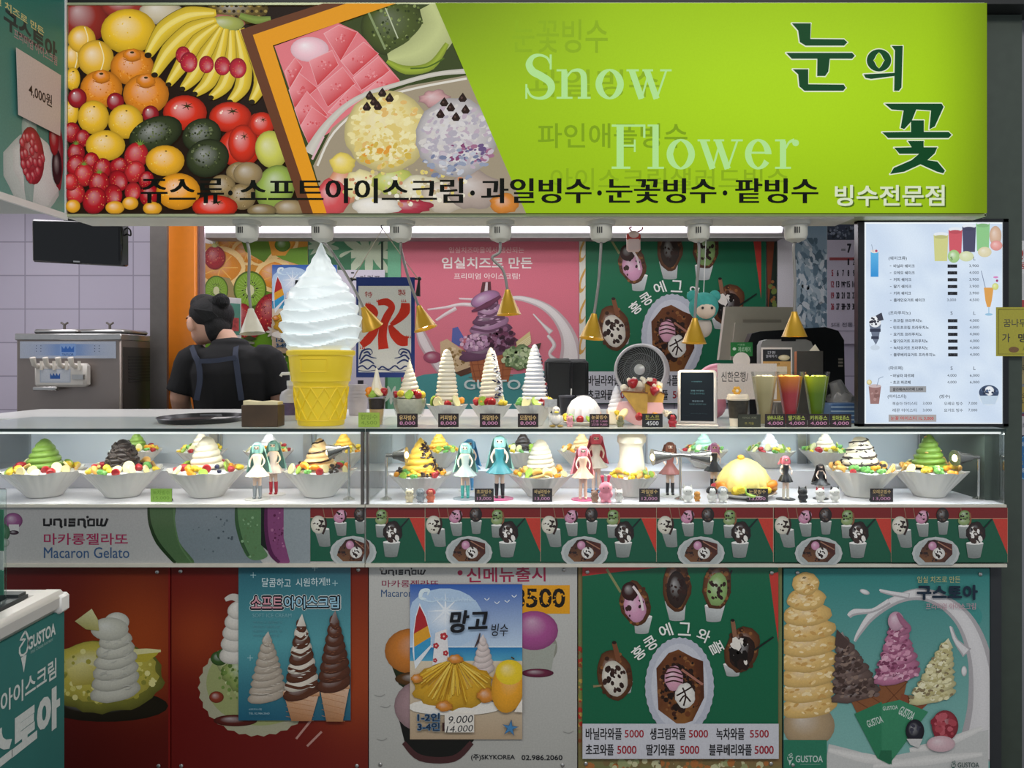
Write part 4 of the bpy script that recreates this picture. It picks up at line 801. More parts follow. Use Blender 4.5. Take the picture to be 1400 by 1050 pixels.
def a3(p):
    p.rect(504, 772, 789, 1053, '#c2c1bc', '#b3b2ac'); unisnow(p, 521, 777, 582, 786); p.text('마카롱젤라또', 522, 793, 600, 803, '#8a2a4a', .02); p.text('Macaron Gelato', 521, 806, 602, 816, '#3f5a80', .01)
    p.text('신메뉴출시', 638, 775, 746, 796, '#a01f46', .03, -1); p.oval(629, 783, 3.6, 3.6, '#a01f46', n=10)
    p.rect(706, 800, 779, 839, '#e5a01e')
    p.text('8500', 700, 804, 773, 831, '#17130f', .045); p.stroke([(722, 806), (773, 806)], .1, '#17130f', k=1)
    p.flecks(742, 818, 34, 12, 40, 1.0, ['#e5a01e'], 4)
    p.blob(738, 885, 24, 24, '#9a9a8c', dk=.2); p.poly([(714, 880), (760, 880), (754, 915), (714, 916)], '#a4a79c'); p.blob(735, 920, 22, 6, '#6a2440'); p.blob(730, 862, 33, 27, '#a8528e', hl=(-.1, -.5), li=.3, dk=.35)
    p.poly([(530, 895), (545, 935), (566, 950), (566, 915)], '#1f2a16'); p.blob(562, 890, 36, 31, '#c97a30', hl=(.1, -.4), li=.2, dk=.4); p.blob(570, 928, 30, 10, '#5a3a18')
    p.poly([(546, 985), (556, 1025), (580, 1036), (625, 1036), (648, 1012), (640, 985)], '#121413'); p.stroke([(552, 1015), (575, 1036), (620, 1037), (645, 1015)], [6, 9, 9, 7], '#4a2a2c'); p.blob(580, 965, 41, 36, '#a88a8e', hl=(-.1, -.3), li=.15, dk=.35)
    p.text('(주)SKYKOREA', 644, 1031, 704, 1040, '#22242a', .03); p.text('02.986.2060', 713, 1032, 769, 1039, '#22242a', .04)
    for x, y in ((512, 950), (520, 965), (515, 1010), (770, 1000)): p.stroke([(x, y), (x + 8, y + 2), (x + 14, y - 1)], .8, '#9a9994')
panel('macaron_poster_panel', 'white macaron gelato panel with a mango poster taped over it', 'poster panel', (504.5, 772, 789, 1053), a3, GLOSSINK, [(522, 778), (771, 779), (520, 1045), (769, 1046)], c='#bdbcb6')
def a4(p):
    p.grid([790, 795, 850, 950, 1067, 1070], [774, 850, 900, 1000, 1038, 1060, 1110], lambda x, y: mixc(lin('#8a6a44'), lin('#6f8050'), .5 + .5 * math.sin(x * .05 + y * .11))); p.flecks(793, 930, 4, 90, 40, 2.5, ['#b23a2a', '#7c8a44', '#c0a050', '#8a4a2a'], 4)
    p.flecks(930, 1046, 130, 6, 80, 4, ['#9aa070', '#c8c49a', '#7c6a44', '#b0703c'], 5)
panel('old_poster_panel', 'blurred fruit panel whose edges show around the green waffle poster', 'poster panel', (790.6, 774, 1069, 1100), a4, INK, [(801, 1044), (1054, 1044)], c='#6f8050')
def a5(p): waffle(p, (770, 760, 1 / 3.622, 1 / 3.622))
o = panel('waffle_poster', 'green egg waffle poster with price list on the front of the counter', 'poster', (796.2, 775.5, 1064.2, 1036.6), a5, GLOSSINK, [(803, 782), (1055, 783)], y=.016, th=.004)
panel('soft_serve_poster_panel', 'teal panel with three ice cream cones at the right end of the counter', 'poster panel', (1071.5, 777.5, 1353, 1053), lambda p: gustoa(p, (1050, 760, 1 / 3.62, 1 / 3.62)), INK, [(1090, 783), (1340, 785), (1084, 1046)], c='#3f8f8a')
panel('soft_ice_cream_poster', 'blue soft ice cream poster taped on the red fruit bowl panel', 'poster', (326, 772.5, 479.5, 985), lambda p: softpo(p, (320, 760, 1 / 3.62, 1 / 3.62)), GLOSSINK, y=.017, th=.002)
panel('mango_shaved_ice_poster', 'beach themed mango shaved ice poster with handwritten prices on the counter front', 'poster', (560.5, 798.8, 714, 1010.8), lambda p: mango(p, (500, 760, 1 / 3.62, 1 / 3.62)), INK, y=.017, th=.002)
struct('trim_8', MB().box(X(1354, .03), .03, 0, XR + .008, .055, .797), mat('counter_end', '#2a2d30', .5), 'dark counter end strip right of the teal poster panel', 'trim')
# ------------------------------------------------------------------ sweets: bowls, soft serve, fruit
ZD += 6e-4; ZT += 6e-4                                # things stand a hair above the surface that carries them
PORC = mat('white_porcelain', '#e9e6df', .22, noise=.015); CREAM = mat('vanilla_soft_serve', '#efe6cf', .4, noise=.03, sss=.1); MILKW = mat('milk_soft_serve', '#e6e8ee', .4, noise=.03, sss=.1)
MATCHA = mat('green_tea_soft_serve', '#6d8f34', .45, noise=.1, scale=60); CHOC = mat('chocolate_flakes', '#2c211e', .4, noise=.25, scale=90); MANGOC = mat('mango_cream', '#f2c24a', .4, noise=.06); CARAM = mat('caramel_cream', '#e6c28c', .4, noise=.08)
STRAW = mat('strawberry_red', '#a81c26', .3, noise=.12, scale=120); KIWI = mat('kiwi_green', '#9cbf4a', .35, noise=.2, scale=150); MANGO = mat('mango_orange', '#f2a22e', .35, noise=.08); BANAN = mat('banana_slice', '#eee0a6', .4, noise=.06); CORN = mat('yellow_fruit', '#f2cf3c', .35, noise=.12, scale=120)
APPLE = mat('apple_slice', '#e6e4b0', .35, noise=.06); WAFER = mat('wafer_stick', '#d8b26a', .6, noise=.12, scale=80); OREO = mat('cookie_crumb', '#3a302c', .6, noise=.2, scale=90); GREENF = mat('green_jelly', '#6fb05a', .3, noise=.12); BROWNS = mat('chocolate_syrup', '#3a2014', .2, noise=.05)
PINKC = mat('pink_cream', '#e6a6b0', .4, noise=.06); YCREAM = mat('yellow_ice_mound', '#f4de84', .45, noise=.06, bump=.3, scale=70); ORANGE = mat('mandarin_segment', '#f08a1e', .3, noise=.08); BLUEB = mat('blueberry', '#23284a', .4, noise=.1)
FRUITM = {'s': ('strawberry', STRAW), 'k': ('kiwi_slice', KIWI), 'm': ('mango_chunk', MANGO), 'b': ('banana_slice', BANAN), 'c': ('pineapple_chunk', CORN), 'a': ('apple_wedge', APPLE), 'w': ('wafer_stick', WAFER), 'o': ('cookie_crumbs', OREO), 'g': ('green_jelly', GREENF), 'd': ('mandarin_segment', ORANGE), 'u': ('blueberry', BLUEB), 'p': ('peach_wedge', mat('peach_wedge', '#eeb45c', .35)), 'l': ('leafy_green', mat('leaf_garnish', '#4d8a2e', .5, noise=.2)), 'z': ('whipped_cream', CREAM)}
_FR = {}
def fruit_mesh(k):
    if k in _FR: return _FR[k]
    m = MB(); nm, mt = FRUITM[k]
    if k == 's': m.lathe([(.0003, -.011), (.005, -.008), (.009, -.001), (.0105, .005), (.009, .0095), (.0003, .011)], n=14, fn=lambda r, z, a, i: (r * (1 + .04 * math.sin(7 * a + i)), z)).xf(Matrix.Rotation(R(115), 4, 'X'))
    elif k in 'kba': m.lathe([(.0003, -.002), (.012, -.0025), (.0135, 0), (.012, .0025), (.0003, .002)], n=18).xf(Matrix.Rotation(R(62), 4, 'X') @ Matrix.Diagonal((1.0, 1.25 if k == 'a' else 1, 1, 1)))
    elif k in 'mcg': m.ball((0, 0, 0), (.011, .009, .008), 8, 5, wob=.25, seed=ord(k)); m.ball((.012, -.003, -.002), (.008, .008, .007), 8, 5, wob=.25, seed=5)
    elif k == 'w': m.tube([(-.022, 0, -.006), (.022, 0, .008)], .0042, 8)
    elif k in 'oz':
        rg = random.Random(4)
        for i in range(9): m.ball((rg.uniform(-.013, .013), rg.uniform(-.008, .008), rg.uniform(-.004, .007)), rg.uniform(.003, .006), 6, 4, wob=.4, seed=i)
    elif k in 'dp': m.tube([(-.014, 0, -.004), (-.006, -.002, .005), (.006, -.002, .005), (.014, 0, -.004)], [.002, .0085, .0085, .002], 9, smooth=3)
    elif k == 'u': m.ball((0, 0, 0), .007, 10, 6)
    elif k == 'l': m.grid([[(-.016, y, .004 * math.cos(y * 200) - .004), (0, y, .004), (.016, y, .003 * math.sin(y * 300) - .004)] for y in (-.007, 0, .007)], False, False, False)
    _FR[k] = m.mesh(nm, mt, 45); return _FR[k]
_BW = {}
def bowl_mesh(R_, h, flute=26, wave=7, kind=0):
    k = (R_, h, flute, kind)
    if k not in _BW:
        rb = R_ * .43; pro = [(.001, 0), (rb * .9, 0), (rb, .002), (rb * 1.05, .006)] + [(rb + (R_ - rb) * t ** .98, .006 + (h - .006) * t) for t in (.15, .3, .45, .6, .75, .88, 1)] + [(R_ - .004, h - .002)] + [(rb + (R_ - rb) * t ** .98 - .006, .010 + (h - .012) * t) for t in (.8, .55, .3, .1)] + [(.001, .012)]
        def fn(r, z, a, i):
            t = min(1, z / h); am = t * (R_ - rb)
            if kind == 1: sq = 1 + .04 * t * math.cos(4 * a + .6)
            else: sq = 1
            return r * sq * (1 + .022 * t * math.cos(flute * a)) + am * .10 * math.cos(wave * a), z + .035 * h * t * t * math.cos(wave * a)
        _BW[k] = MB().lathe(pro, n=104, fn=fn).mesh('bowl', PORC, 60)
    return _BW[k]
def swirl(r0, h, turns=6, power=.8, ridge=.16, lean=0, base=1.0, tip=1, seg=40, rows=None, slope=1, hand=1):
    m = MB(); rows = rows or int(turns * 9); out = []
    for i in range(rows + 1):
        t = i / rows; row = []
        for j in range(seg):
            a = 2 * PI * j / seg; ph = turns * t - hand * slope * a / (2 * PI); rdg = abs(math.sin(PI * ph)) ** .6
            r = r0 * max(0, (1 - t)) ** power * (1 - ridge + ridge * rdg) + .0006
            if t < .04: r *= base
            row.append((r * math.cos(a) + lean * t * t, r * math.sin(a), h * t + (.3 * h / turns) * rdg * (1 - t) * .4))
        out.append(row)
    return m.grid(out)
def slick(r0, h, turns=5, strands=7, power=.75, ridge=.14):      # soft serve with slanting grooves
    m = MB(); out = []
    for i in range(37):
        t = i / 36; row = []
        for j in range(56):
            a = 2 * PI * j / 56; g = abs(math.sin(strands * (a + turns * t) / 2)) ** .7; r = r0 * (1 - t) ** power * (1 - ridge + ridge * g) * (1 + .18 * math.sin(PI * min(1, t * 1.5))) + .0006
            row.append((r * math.cos(a), r * math.sin(a), h * t))
        out.append(row)
    return m.grid(out)
def drizzle(parent, z0, r0, h, power, m, turns=3, wd=.0028, name='syrup_drizzle', seed=0, n=40):
    rg = random.Random(seed); pts = []
    for i in range(n):
        t = i / (n - 1) * .93; a = turns * 2 * PI * i / n + rg.uniform(-.3, .3); r = r0 * (1 - t) ** power * 1.0 + .0015
        pts.append((r * math.cos(a), r * math.sin(a), z0 + h * t))
    MB().tube(pts, wd, 6).build(name, m, parent)
def flakes(parent, z0, r0, h, power, m, n=70, sz=.006, name='chocolate_flakes', seed=0, a0=-3.14, a1=3.14, t1=.9):
    rg = random.Random(seed); mb = MB()
    for _ in range(n):
        t = rg.random() * t1; a = rg.uniform(a0, a1); r = r0 * (1 - t) ** power * 1.0
        M = Matrix.Rotation(a, 4, 'Z') @ Matrix.Rotation(rg.uniform(-.8, .8), 4, 'X')
        mb.ball((r * math.cos(a), r * math.sin(a), z0 + h * t), (sz * .5, sz * rg.uniform(.7, 1.5), sz * .4), 6, 4, M=M.to_3x3().to_4x4())
    mb.build(name, m, parent)
def toppings(parent, seq, R_, z, ph=-2.6, seed=0, front=True, sc=1.0, n=None, span=None, fill=None):
    rg = random.Random(seed); N = len(seq); sp = span or 2 * PI
    for i, k in enumerate(seq):
        a = ph + sp * i / N; rr = R_ * rg.uniform(.88, 1.04)
        s = sc * rg.uniform(1.2, 1.55)
        o = put(FRUITM[k][0], fruit_mesh(k), parent, (rr * math.cos(a), rr * math.sin(a), z + rg.uniform(.0, .008)), (rg.uniform(-.3, .3), rg.uniform(-.4, .4), a + PI / 2 + rg.uniform(-.5, .5)), (s, s, s))
def bingsu(label, px, y, style, seq, R_=.112, h=.080, kind=0, z=None, seed=0, group=None, rot=0.):
    t = thing('shaved_ice_bowl', label, 'shaved ice dessert', (X(px, y), y, (ZD if z is None else z)), rot, group)
    put('bowl', bowl_mesh(R_, h, 26 if kind == 0 else 40, 7 if kind == 0 else 4, kind), t)
    R1 = R_ * .80
    MB().ball((0, 0, h - .011), (R1, R1, .016), 28, 8, wob=.06, seed=seed).build('ice_base', style.get('base', MILKW), t)
    style['fn'](t, h)
    toppings(t, seq + seq[2:6], R_ * .60, h + .007, -PI + .1 - rot + seed * .13, seed, sc=R_ / .112 * .86)
    toppings(t, seq[::-1] + seq[1:5], R_ * .80, h - .001, -PI + .4 - rot, seed + 1, sc=R_ / .112 * .78)
    return t
def st_swirl(r0, hh, m, turns=5, power=.75, ridge=.16, drz=None, fl=None, z0=.004, drt=3, slope=1, hand=1, lean=0):
    hh = hh * .9
    def fn(t, h):
        swirl(r0, hh, turns, power, ridge, lean, slope=slope, hand=hand).xf(Matrix.Translation((0, 0, h + z0))).build('soft_serve_swirl', m, t)
        if drz: drizzle(t, h + z0, r0, hh, power, drz, drt)
        if fl: flakes(t, h + z0, r0, hh, power, **fl)
    return {'fn': fn}
YB = .130
bingsu('green tea shaved ice with wafer and strawberries, leftmost bowl in the glass case', 61, YB, st_swirl(.053, .095, MATCHA, 5, .55, .14, z0=.008), 'scwbsabck', seed=1, rot=.2)
bingsu('cookie chocolate topped shaved ice bowl, second from left beside the green tea one', 168, YB, st_swirl(.050, .088, CHOC, 5, .5, .10, fl=dict(m=OREO, n=120, sz=.009), z0=.012), 'swcbasgpc', seed=2, rot=.9)
bingsu('plain white soft serve shaved ice bowl with glossy ridges beside the green price card', 283, YB, st_swirl(.050, .105, CREAM, 5, .45, .14, z0=.005), 'smcsukmas', seed=3, rot=.5)
bingsu('caramel drizzled shaved ice with mandarin segments at the end of left case', 437, YB, st_swirl(.052, .098, CARAM, 5, .6, .12, drz=BROWNS, z0=.006), 'kddbosgka', R_=.105, seed=4, rot=.1)
bingsu('mango and chocolate syrup shaved ice lit by the small lamp in right case', 575, YB, {'fn': lambda t, h: (swirl(.062, .11, 6, .8, .12).xf(Matrix.Translation((0, 0, h))).build('soft_serve_swirl', MANGOC, t), flakes(t, h, .062, .11, .8, BROWNS, 90, .008, 'chocolate_flakes', 3, -1.7, 1.2))}, 'gcmmsogkm', R_=.092, h=.066, seed=5, rot=.4)
bingsu('pale vanilla shaved ice with pastry fingers in the middle of right case', 739, YB, st_swirl(.046, .105, CREAM, 7, .45, .12, z0=.010), 'kpabmpwkc', R_=.092, h=.066, seed=6, rot=.7)
def st_tower(t, h):
    mb = MB().lathe([(.045, 0), (.043, .02), (.036, .05), (.034, .085), (.037, .095), (.042, .100), (.043, .118), (.034, .128), (.0005, .131)], n=40, fn=lambda r, z, a, i: (r * (1 + .05 * math.sin(5 * a + z * 90)), z)).xf(Matrix.Translation((0, 0, h)))
    mb.build('soft_serve_swirl', CREAM, t)
bingsu('tall column shaved ice with yellow fruit and thick cap in right case', 863, YB, {'fn': st_tower}, 'ccpkcpcmc', R_=.078, h=.062, seed=7, rot=.3)
def st_mound(t, h):
    mb = MB().lathe([(.078, 0), (.080, .012), (.074, .035), (.058, .062), (.036, .082), (.014, .092), (.0005, .093)], n=60, fn=lambda r, z, a, i: (r * (1 + .035 * math.sin(17 * a + 40 * z) + .02 * math.sin(31 * a - 60 * z)), z)).xf(Matrix.Translation((0, 0, .022)))
    mb.build('ice_mound', YCREAM, t); MB().ball((-.012, -.01, .118), (.011, .009, .008), 8, 5, wob=.2).build('mango_chunk', MANGO, t)
t = thing('shaved_ice_plate', 'yellow mango shaved ice mound on a white plate in right case', 'shaved ice dessert', (X(1017, .125), .125, ZD))
MB().lathe([(.001, 0), (.06, 0), (.064, .003), (.09, .012), (.094, .016), (.089, .016), (.06, .007), (.001, .006)], n=72, fn=lambda r, z, a, i: (r * (1 + .02 * (z > .01) * math.cos(14 * a)), z)).build('plate', PORC, t)
st_mound(t, 0); toppings(t, 'sdckcdmckdsc', .083, .026, -3.2, 8, sc=1.1)
bingsu('cookies and cream shaved ice with syrup lines near the right end', 1176, YB, {'fn': lambda t, h: (swirl(.054, .095, 5, .42, .12).xf(Matrix.Translation((0, 0, h + .004))).build('soft_serve_swirl', CREAM, t), drizzle(t, h + .004, .054, .095, .42, OREO, 4), flakes(t, h, .054, .095, .42, OREO, 60, .006, 'cookie_crumbs', 4))}, 'gmopwggsp', R_=.102, seed=9, kind=0, rot=.6)
bingsu('tall green tea swirl shaved ice bowl beside the right end lamp', 1270, YB, st_swirl(.050, .112, MATCHA, 6, .62, .16, fl=dict(m=WAFER, n=12, sz=.005, name='nuts', t1=1), z0=.006), 'gmcpwmgca', R_=.100, seed=10, rot=.25)
# second row on the raised white step behind
ZS = ZD + .055; YS = .352
back = [(187, 'mango topped bowl with green tea hint in the back row behind the cookie bowl', MATCHA, 'mcsgcamk', -.03), (275, 'strawberry fruit bowl in the back row between second and third front bowls', CREAM, 'scgamskc', 0), (368, 'white swirl fruit bowl in the back row behind the pale doll', MILKW, 'gsbmkcsa', 0), (470, 'pineapple topped bowl in the back row at the end of left case', MANGOC, 'ccbmcakc', 0),
        (600, 'yellow and green fruit bowl in the back row behind the chocolate mango bowl', MANGOC, 'gcmkgcmk', 0), (715, 'chocolate dotted bowl in the back row behind the teal dolls', CHOC, 'kcaokgca', 0), (795, 'caramel swirl bowl in the back row behind the pink dolls', CARAM, 'pcmbpcma', 0), (962, 'mint cone mound bowl in the back row behind the double lamp', mat('mint_soft_serve', '#a9d6c0', .4), 'scgascga', 0), (1052, 'pale fruit bowl in the back row behind the yellow mound', MILKW, 'kgcakgsa', 0), (1128, 'white ridged bowl in the back row left of the cookies and cream bowl', CREAM, 'kacgkasc', 0)]
for i, (px, lab, m, seq, dy) in enumerate(back):
    bingsu(lab, px, YS, st_swirl(.036, .062, m, 4, .7, .12), seq, R_=.078, h=.056, z=ZS, seed=20 + i, rot=i * .4, group='back row of shaved ice bowls')

# ------------------------------------------------------------------ price cards
CARD = printmat('price_card_print', .55)
def card(px0, py0, px1, py1, y, bg, lines, label, tilt=0, base=None, border=None, group='small price cards'):
    p = Print(y); cx, cy = (px0 + px1) / 2, (py0 + py1) / 2; p.board(px0, py0, px1, py1, .002, bg, '#151515')
    if border: p.outline([(px0, py0), (px1, py0), (px1, py1), (px0, py1)], .8, border)
    for (t_, x0, y0, x1, y1, c, b) in lines:
        p.text(t_, px0 + (px1 - px0) * x0, py0 + (py1 - py0) * y0, px0 + (px1 - px0) * x1, py0 + (py1 - py0) * y1, c, b)
    n = len(p.v); zb = Z(py1, y) + .001                                   # folded foot behind the card
    xa, xb = X(px0, y) + .004, X(px1, y) - .004; d = .018; p.v += [(xa, y + .002, zb + .02), (xb, y + .002, zb + .02), (xb, y + d, zb - .001), (xa, y + d, zb - .001)]; p.c += [lin('#101010')] * 4; p.f.append((n, n + 1, n + 2, n + 3))
    dz = (base if base is not None else zb) - Z(py1, y)
    o = p.build('price_card', CARD); o.location.z += dz; tag(o, label, 'price card', group); return o
YC = .035; PK = '#c98ab0'; YE = '#d9b87c'; GR = '#b9c95a'
def two(a, b, ca=YE, cb=PK): return [(a, .1, .12, .9, .48, ca, .02), (b, .12, .58, .88, .86, cb, .02)]
def three(a, b, c): return [(a, .1, .08, .9, .38, YE, .02), (b, .35, .42, .65, .56, YE, 0), (c, .12, .64, .88, .9, PK, .02)]
card(206, 669, 235, 687, YC, '#8fb850', two('녹차빙수', '15,000', '#6f9a34', '#6f9a34'), 'light green price card between the second and third bowls', base=ZD)
for a, b, nm, pr_, lab in ((649, 675, '초코빙수', '13,000', 'black price card in front of the teal dolls'), (728, 755, '바닐라빙수', '13,000', 'black price card in front of the pale vanilla bowl'), (874, 902, '과일빙수', '12,000', 'black price card right of the tall column bowl'), (1021, 1050, '눈꽃빙수', '13,000', 'black price card in front of the yellow mound'), (1190, 1221, '오레오빙수', '13,000', 'black price card in front of the cookies and cream bowl')):
    card(a, 668 + (b > 850) * 2, b, 686 + (b > 850) * 2, YC, '#2a2426', three(nm, '소', pr_), lab, base=ZD)
YT = .040
card(490, 563, 519, 583, YT, '#9cb84a', two('컵빙수', '4,500', '#7a9638', '#7a9638'), 'light green price card beside the giant cone', base=ZT)
for a, b, nm, pr_, lab in ((543, 571, '유자빙수', '8,000', 'black price card under the glass dessert bowl'), (599, 627, '커피빙수', '8,000', 'black price card under the plain white tower'), (656, 684, '과일빙수', '8,000', 'black price card under the two tone tower'), (708, 736, '모찰빙수', '8,000', 'black price card left of the white toy duck')):
    card(a, 566, b, 584.5, YT, '#2b2223', two(nm, pr_), lab, base=ZT)
card(806, 567, 833, 585, YT, '#2b2223', [('눈꽃빙수', .1, .08, .9, .4, YE, .02), ('1인용 7,000', .1, .46, .9, .64, PK, 0), ('2인용 9,000', .1, .7, .9, .9, PK, 0)], 'black price card in front of the snowy ice mound', base=ZT)
card(878, 567, 906, 585.5, YT, '#26262a', [('토스트', .15, .1, .85, .44, '#a8a04a', .02), ('4500', .2, .56, .8, .86, '#d9d9dc', .02)], 'black price card in front of the folded toast', base=ZT)
card(1009, 568.5, 1040, 586, YT, '#33352c', [('아이스 커피', .2, .18, .8, .36, '#8a8c74', 0), ('뜨 거움', .3, .6, .7, .8, '#a8a04a', 0)], 'dark green grey price card in front of the coffee cup', base=ZT)
for a, b, nm, lab in ((1046, 1074, '생바나나쥬스', 'black drink card under the pale banana drink'), (1075, 1103.5, '딸기쥬스', 'black drink card under the red drink'), (1104.5, 1134, '키위쥬스', 'black drink card under the green drink'), (1135, 1164, '토마토쥬스', 'black drink card nearest the lit menu board')):
    card(a, 569, b, 587, YT, '#2a2023', two(nm, '4,000', GR, PK), lab, base=ZT)

# ------------------------------------------------------------------ little spot lamps inside the cases
CHROME = mat('chrome', '#d6d4d0', .15, .95); GLOW = mat('bulb_glow', '#ffe2a8', .3, emit=9, noise=0)
def caselamp(name, label, px, y, ztop, heads, base=ZD):
    t = thing(name, label, 'spot lamp', (X(px, y), y, base)); h = ztop - base
    MB().lathe([(.0005, 0), (.017, 0), (.017, .003), (.008, .007), (.004, .010), (.0005, .011)], n=20).build('base', CHROME, t)
    MB().tube([(0, 0, .008), (0, 0, h)], .0036, 10).build('pole', CHROME, t)
    for (dx, dz, ln) in heads:
        d = Vector((dx, -.15, dz)).normalized(); hd = MB().tube([Vector((0, 0, h)), Vector((0, 0, h)) + d * ln * .45], .006, 10)
        a = Vector((0, 0, h)) + d * ln * .35; b = Vector((0, 0, h)) + d * ln
        hd.tube([a, a + (b - a) * .35, b], [.011, .014, .024], 18); s_ = hd.build('lamp_head', mat('lamp_chrome_dark', '#8d8a86', .22, .85), t)
        MB().ball(b - d * .006, .012, 12, 8).build('bulb', GLOW, s_)
        l = bpy.data.lights.new('case_spot', 'SPOT'); l.energy = 1.1; l.spot_size = R(85); l.color = (1, .80, .45); l.shadow_soft_size = .012; lo = bpy.data.objects.new('case_spot', l); COL.objects.link(lo)
        lo.location = Vector(t.location) + b + d * .012; lo.rotation_euler = d.to_track_quat('-Z', 'Y').to_euler()
    return t
ZLT = Z(619, .09)
caselamp('spot_lamp', 'chrome spot lamp pointing left at the caramel bowl by the case join', 477, .07, Z(611, .07), [(-1, -.25, .062)])
caselamp('spot_lamp', 'chrome spot lamp at the left end of right case aimed at chocolate mango bowl', 528, .07, Z(623, .07), [(1, .05, .062)])
caselamp('double_spot_lamp', 'two headed chrome spot lamp on one pole in the right case', 930, .07, Z(622, .07), [(-1, -.06, .085), (1, -.1, .085)])
caselamp('spot_lamp', 'chrome spot lamp facing left at the right end of the case', 1338, .07, Z(625, .07), [(-1, -.02, .078)])

# ------------------------------------------------------------------ toy figures, generic dolls and animals
SKIN = mat('doll_skin', '#f0d2bd', .5, noise=.02)
def doll(label, px, y, h, dress, hair, legs, base=None, z=ZD, group='collectible dolls in the glass case', skirt=1.0, coat=None, rz=0, lean=0, long=.45):
    t = thing('toy_doll', label, 'toy figure', (X(px, y), y, z), rz, group); u = h; t.scale = (1.25, 1.15, 1)
    b = MB().ball((0, 0, .90 * u), (.058 * u, .056 * u, .068 * u), 14, 10); b.tube([(0, 0, .84 * u), (0, 0, .78 * u)], .022 * u, 10); b.tube([(0, 0, .79 * u), (0, 0, .68 * u), (0, 0, .60 * u), (0, 0, .5 * u)], [.055 * u, .052 * u, .04 * u, .065 * u], 12, smooth=3)
    for s_ in (-1, 1):
        b.tube([(.05 * s_ * u, 0, .775 * u), (.10 * s_ * u, -.015 * u, .66 * u), (.085 * s_ * u, -.075 * u, .585 * u)], [.020 * u, .017 * u, .013 * u], 8, smooth=3); b.ball((.083 * s_ * u, -.085 * u, .575 * u), .016 * u, 8, 6)
        kx = .035 * s_ * u + lean * s_ * .02 * u; b.tube([(.032 * s_ * u, 0, .52 * u), (kx, -.012 * u, .28 * u), (kx * 1.1, .004 * u, .045 * u)], [.036 * u, .026 * u, .017 * u], 10, smooth=3); b.ball((kx * 1.1, -.018 * u, .03 * u), (.018 * u, .036 * u, .018 * u), 8, 6)
    put('body', remesh(b, .0016 if h < .13 else .0021, 3, SKIN), t)
    MB().lathe([(.150 * u * skirt, .40 * u), (.155 * u * skirt, .408 * u), (.10 * u, .50 * u), (.046 * u, .60 * u), (.060 * u, .70 * u), (.060 * u, .77 * u), (.03 * u, .795 * u)], n=40, fn=lambda r, zz, a, i: (r * (1 + (.10 * math.cos(10 * a) if zz < .45 * u else 0)), zz), cap0=False).build('dress', dress, t)
    MB().lathe([(.0005, .985 * u), (.035 * u, .978 * u), (.062 * u, .945 * u), (.072 * u, .90 * u), (.076 * u, .85 * u), (.070 * u, .80 * u), (.058 * u, .795 * u)], n=26, fn=lambda r, zz, a, i: ((r * (1 + .05 * math.cos(9 * a))) if not (-2.3 < (a if a < PI else a - 2 * PI) < -.85 and zz < .93 * u) else .046 * u, zz), cap1=False).grid([[((.075 + w_ * q + .012 * math.cos(9 * a + q * 5)) * u * math.cos(a), ((.06 + .05 * q + .008 * math.cos(9 * a)) * math.sin(a) + .02 + .045 * q) * u, (.93 - (.93 - long) * q) * u) for a in [k * PI * 1.16 / 20 - .25 for k in range(21)]] for q in (0, .15, .35, .6, .85, 1.0) for w_ in (.10 if long < .6 else .04,)], False, False, False).build('hair', hair, t)
    for s_ in (-1, 1):
        kx = .035 * s_ * u + lean * s_ * .02 * u
        MB().tube([(kx * 1.02, -.008 * u, .24 * u), (kx * 1.1, .004 * u, .05 * u)], [.028 * u, .022 * u], 10).ball((kx * 1.1, -.018 * u, .03 * u), (.024 * u, .042 * u, .024 * u), 8, 6).build('boot', legs, t)
    for s_ in (-1, 1): MB().ball((.022 * s_ * u, -.052 * u, .895 * u), (.010 * u, .006 * u, .014 * u), 8, 5).build('eye', BLACK, t)
    if base is not None: MB().lathe([(.0005, -.0005), (.17 * u, -.0005), (.17 * u, .012 * u), (.0005, .014 * u)], n=28).build('stand', base, t)
    return t
TEAL = mat('teal_plastic', '#4fb7ae', .4); TEALD = mat('teal_hair_plastic', '#86b8b0', .4); PINKH = mat('pink_hair_plastic', '#e88a98', .4); IVORY = mat('ivory_plastic', '#ece2d2', .4); GREYP = mat('grey_plastic', '#9aa0a6', .4); NAVY = mat('navy_plastic', '#22304a', .4); REDP = mat('red_plastic', '#b02a36', .35); BLKP = mat('black_doll_plastic', '#1d1d22', .4); BRNH = mat('brown_hair_plastic', '#7a4632', .4); PINKB = mat('pink_clear_stand', '#e06a9a', .2); BLUE = mat('blue_plastic', '#4a90c4', .3)
doll('pale dressed doll with teal bob hair on white stand in left case', 352, .075, .170, IVORY, TEALD, GREYP, WHITE)
doll('smaller red booted doll with teal hair standing behind the pale dressed doll', 374, .15, .168, mat('red_white_plastic', '#d8c8c4', .4), TEALD, REDP, WHITE)
doll('grey dressed doll with teal hair and teal boots on a dark stand', 636, .085, .168, mat('grey_green_plastic', '#a9b7b2', .4), TEALD, TEAL, GREYP)
doll('doll in teal top and dark skirt on a pink stand', 683, .085, .190, mat('dark_teal_plastic', '#2f7f88', .4), TEALD, BLKP, PINKB)
doll('blue haired doll at the back behind the grey dressed doll', 642, .225, .165, BLUE, mat('blue_hair_plastic', '#5aa8dc', .4), BLUE, WHITE)
doll('doll with pink hair and beige dress at left of the pink pair', 797, .070, .160, mat('beige_plastic', '#d8b49c', .4), PINKH, SKIN, PINKB)
doll('doll with bright pink hair and ivory dress at right of the pink pair', 815, .215, .185, IVORY, mat('bright_pink_hair', '#e45a6a', .4), SKIN, BLUE)
doll('dark stockinged doll with brown hair and maroon skirt behind double lamp', 916, .135, .165, mat('maroon_beige_plastic', '#8a4a44', .4), BRNH, BLKP, WHITE, long=.75)
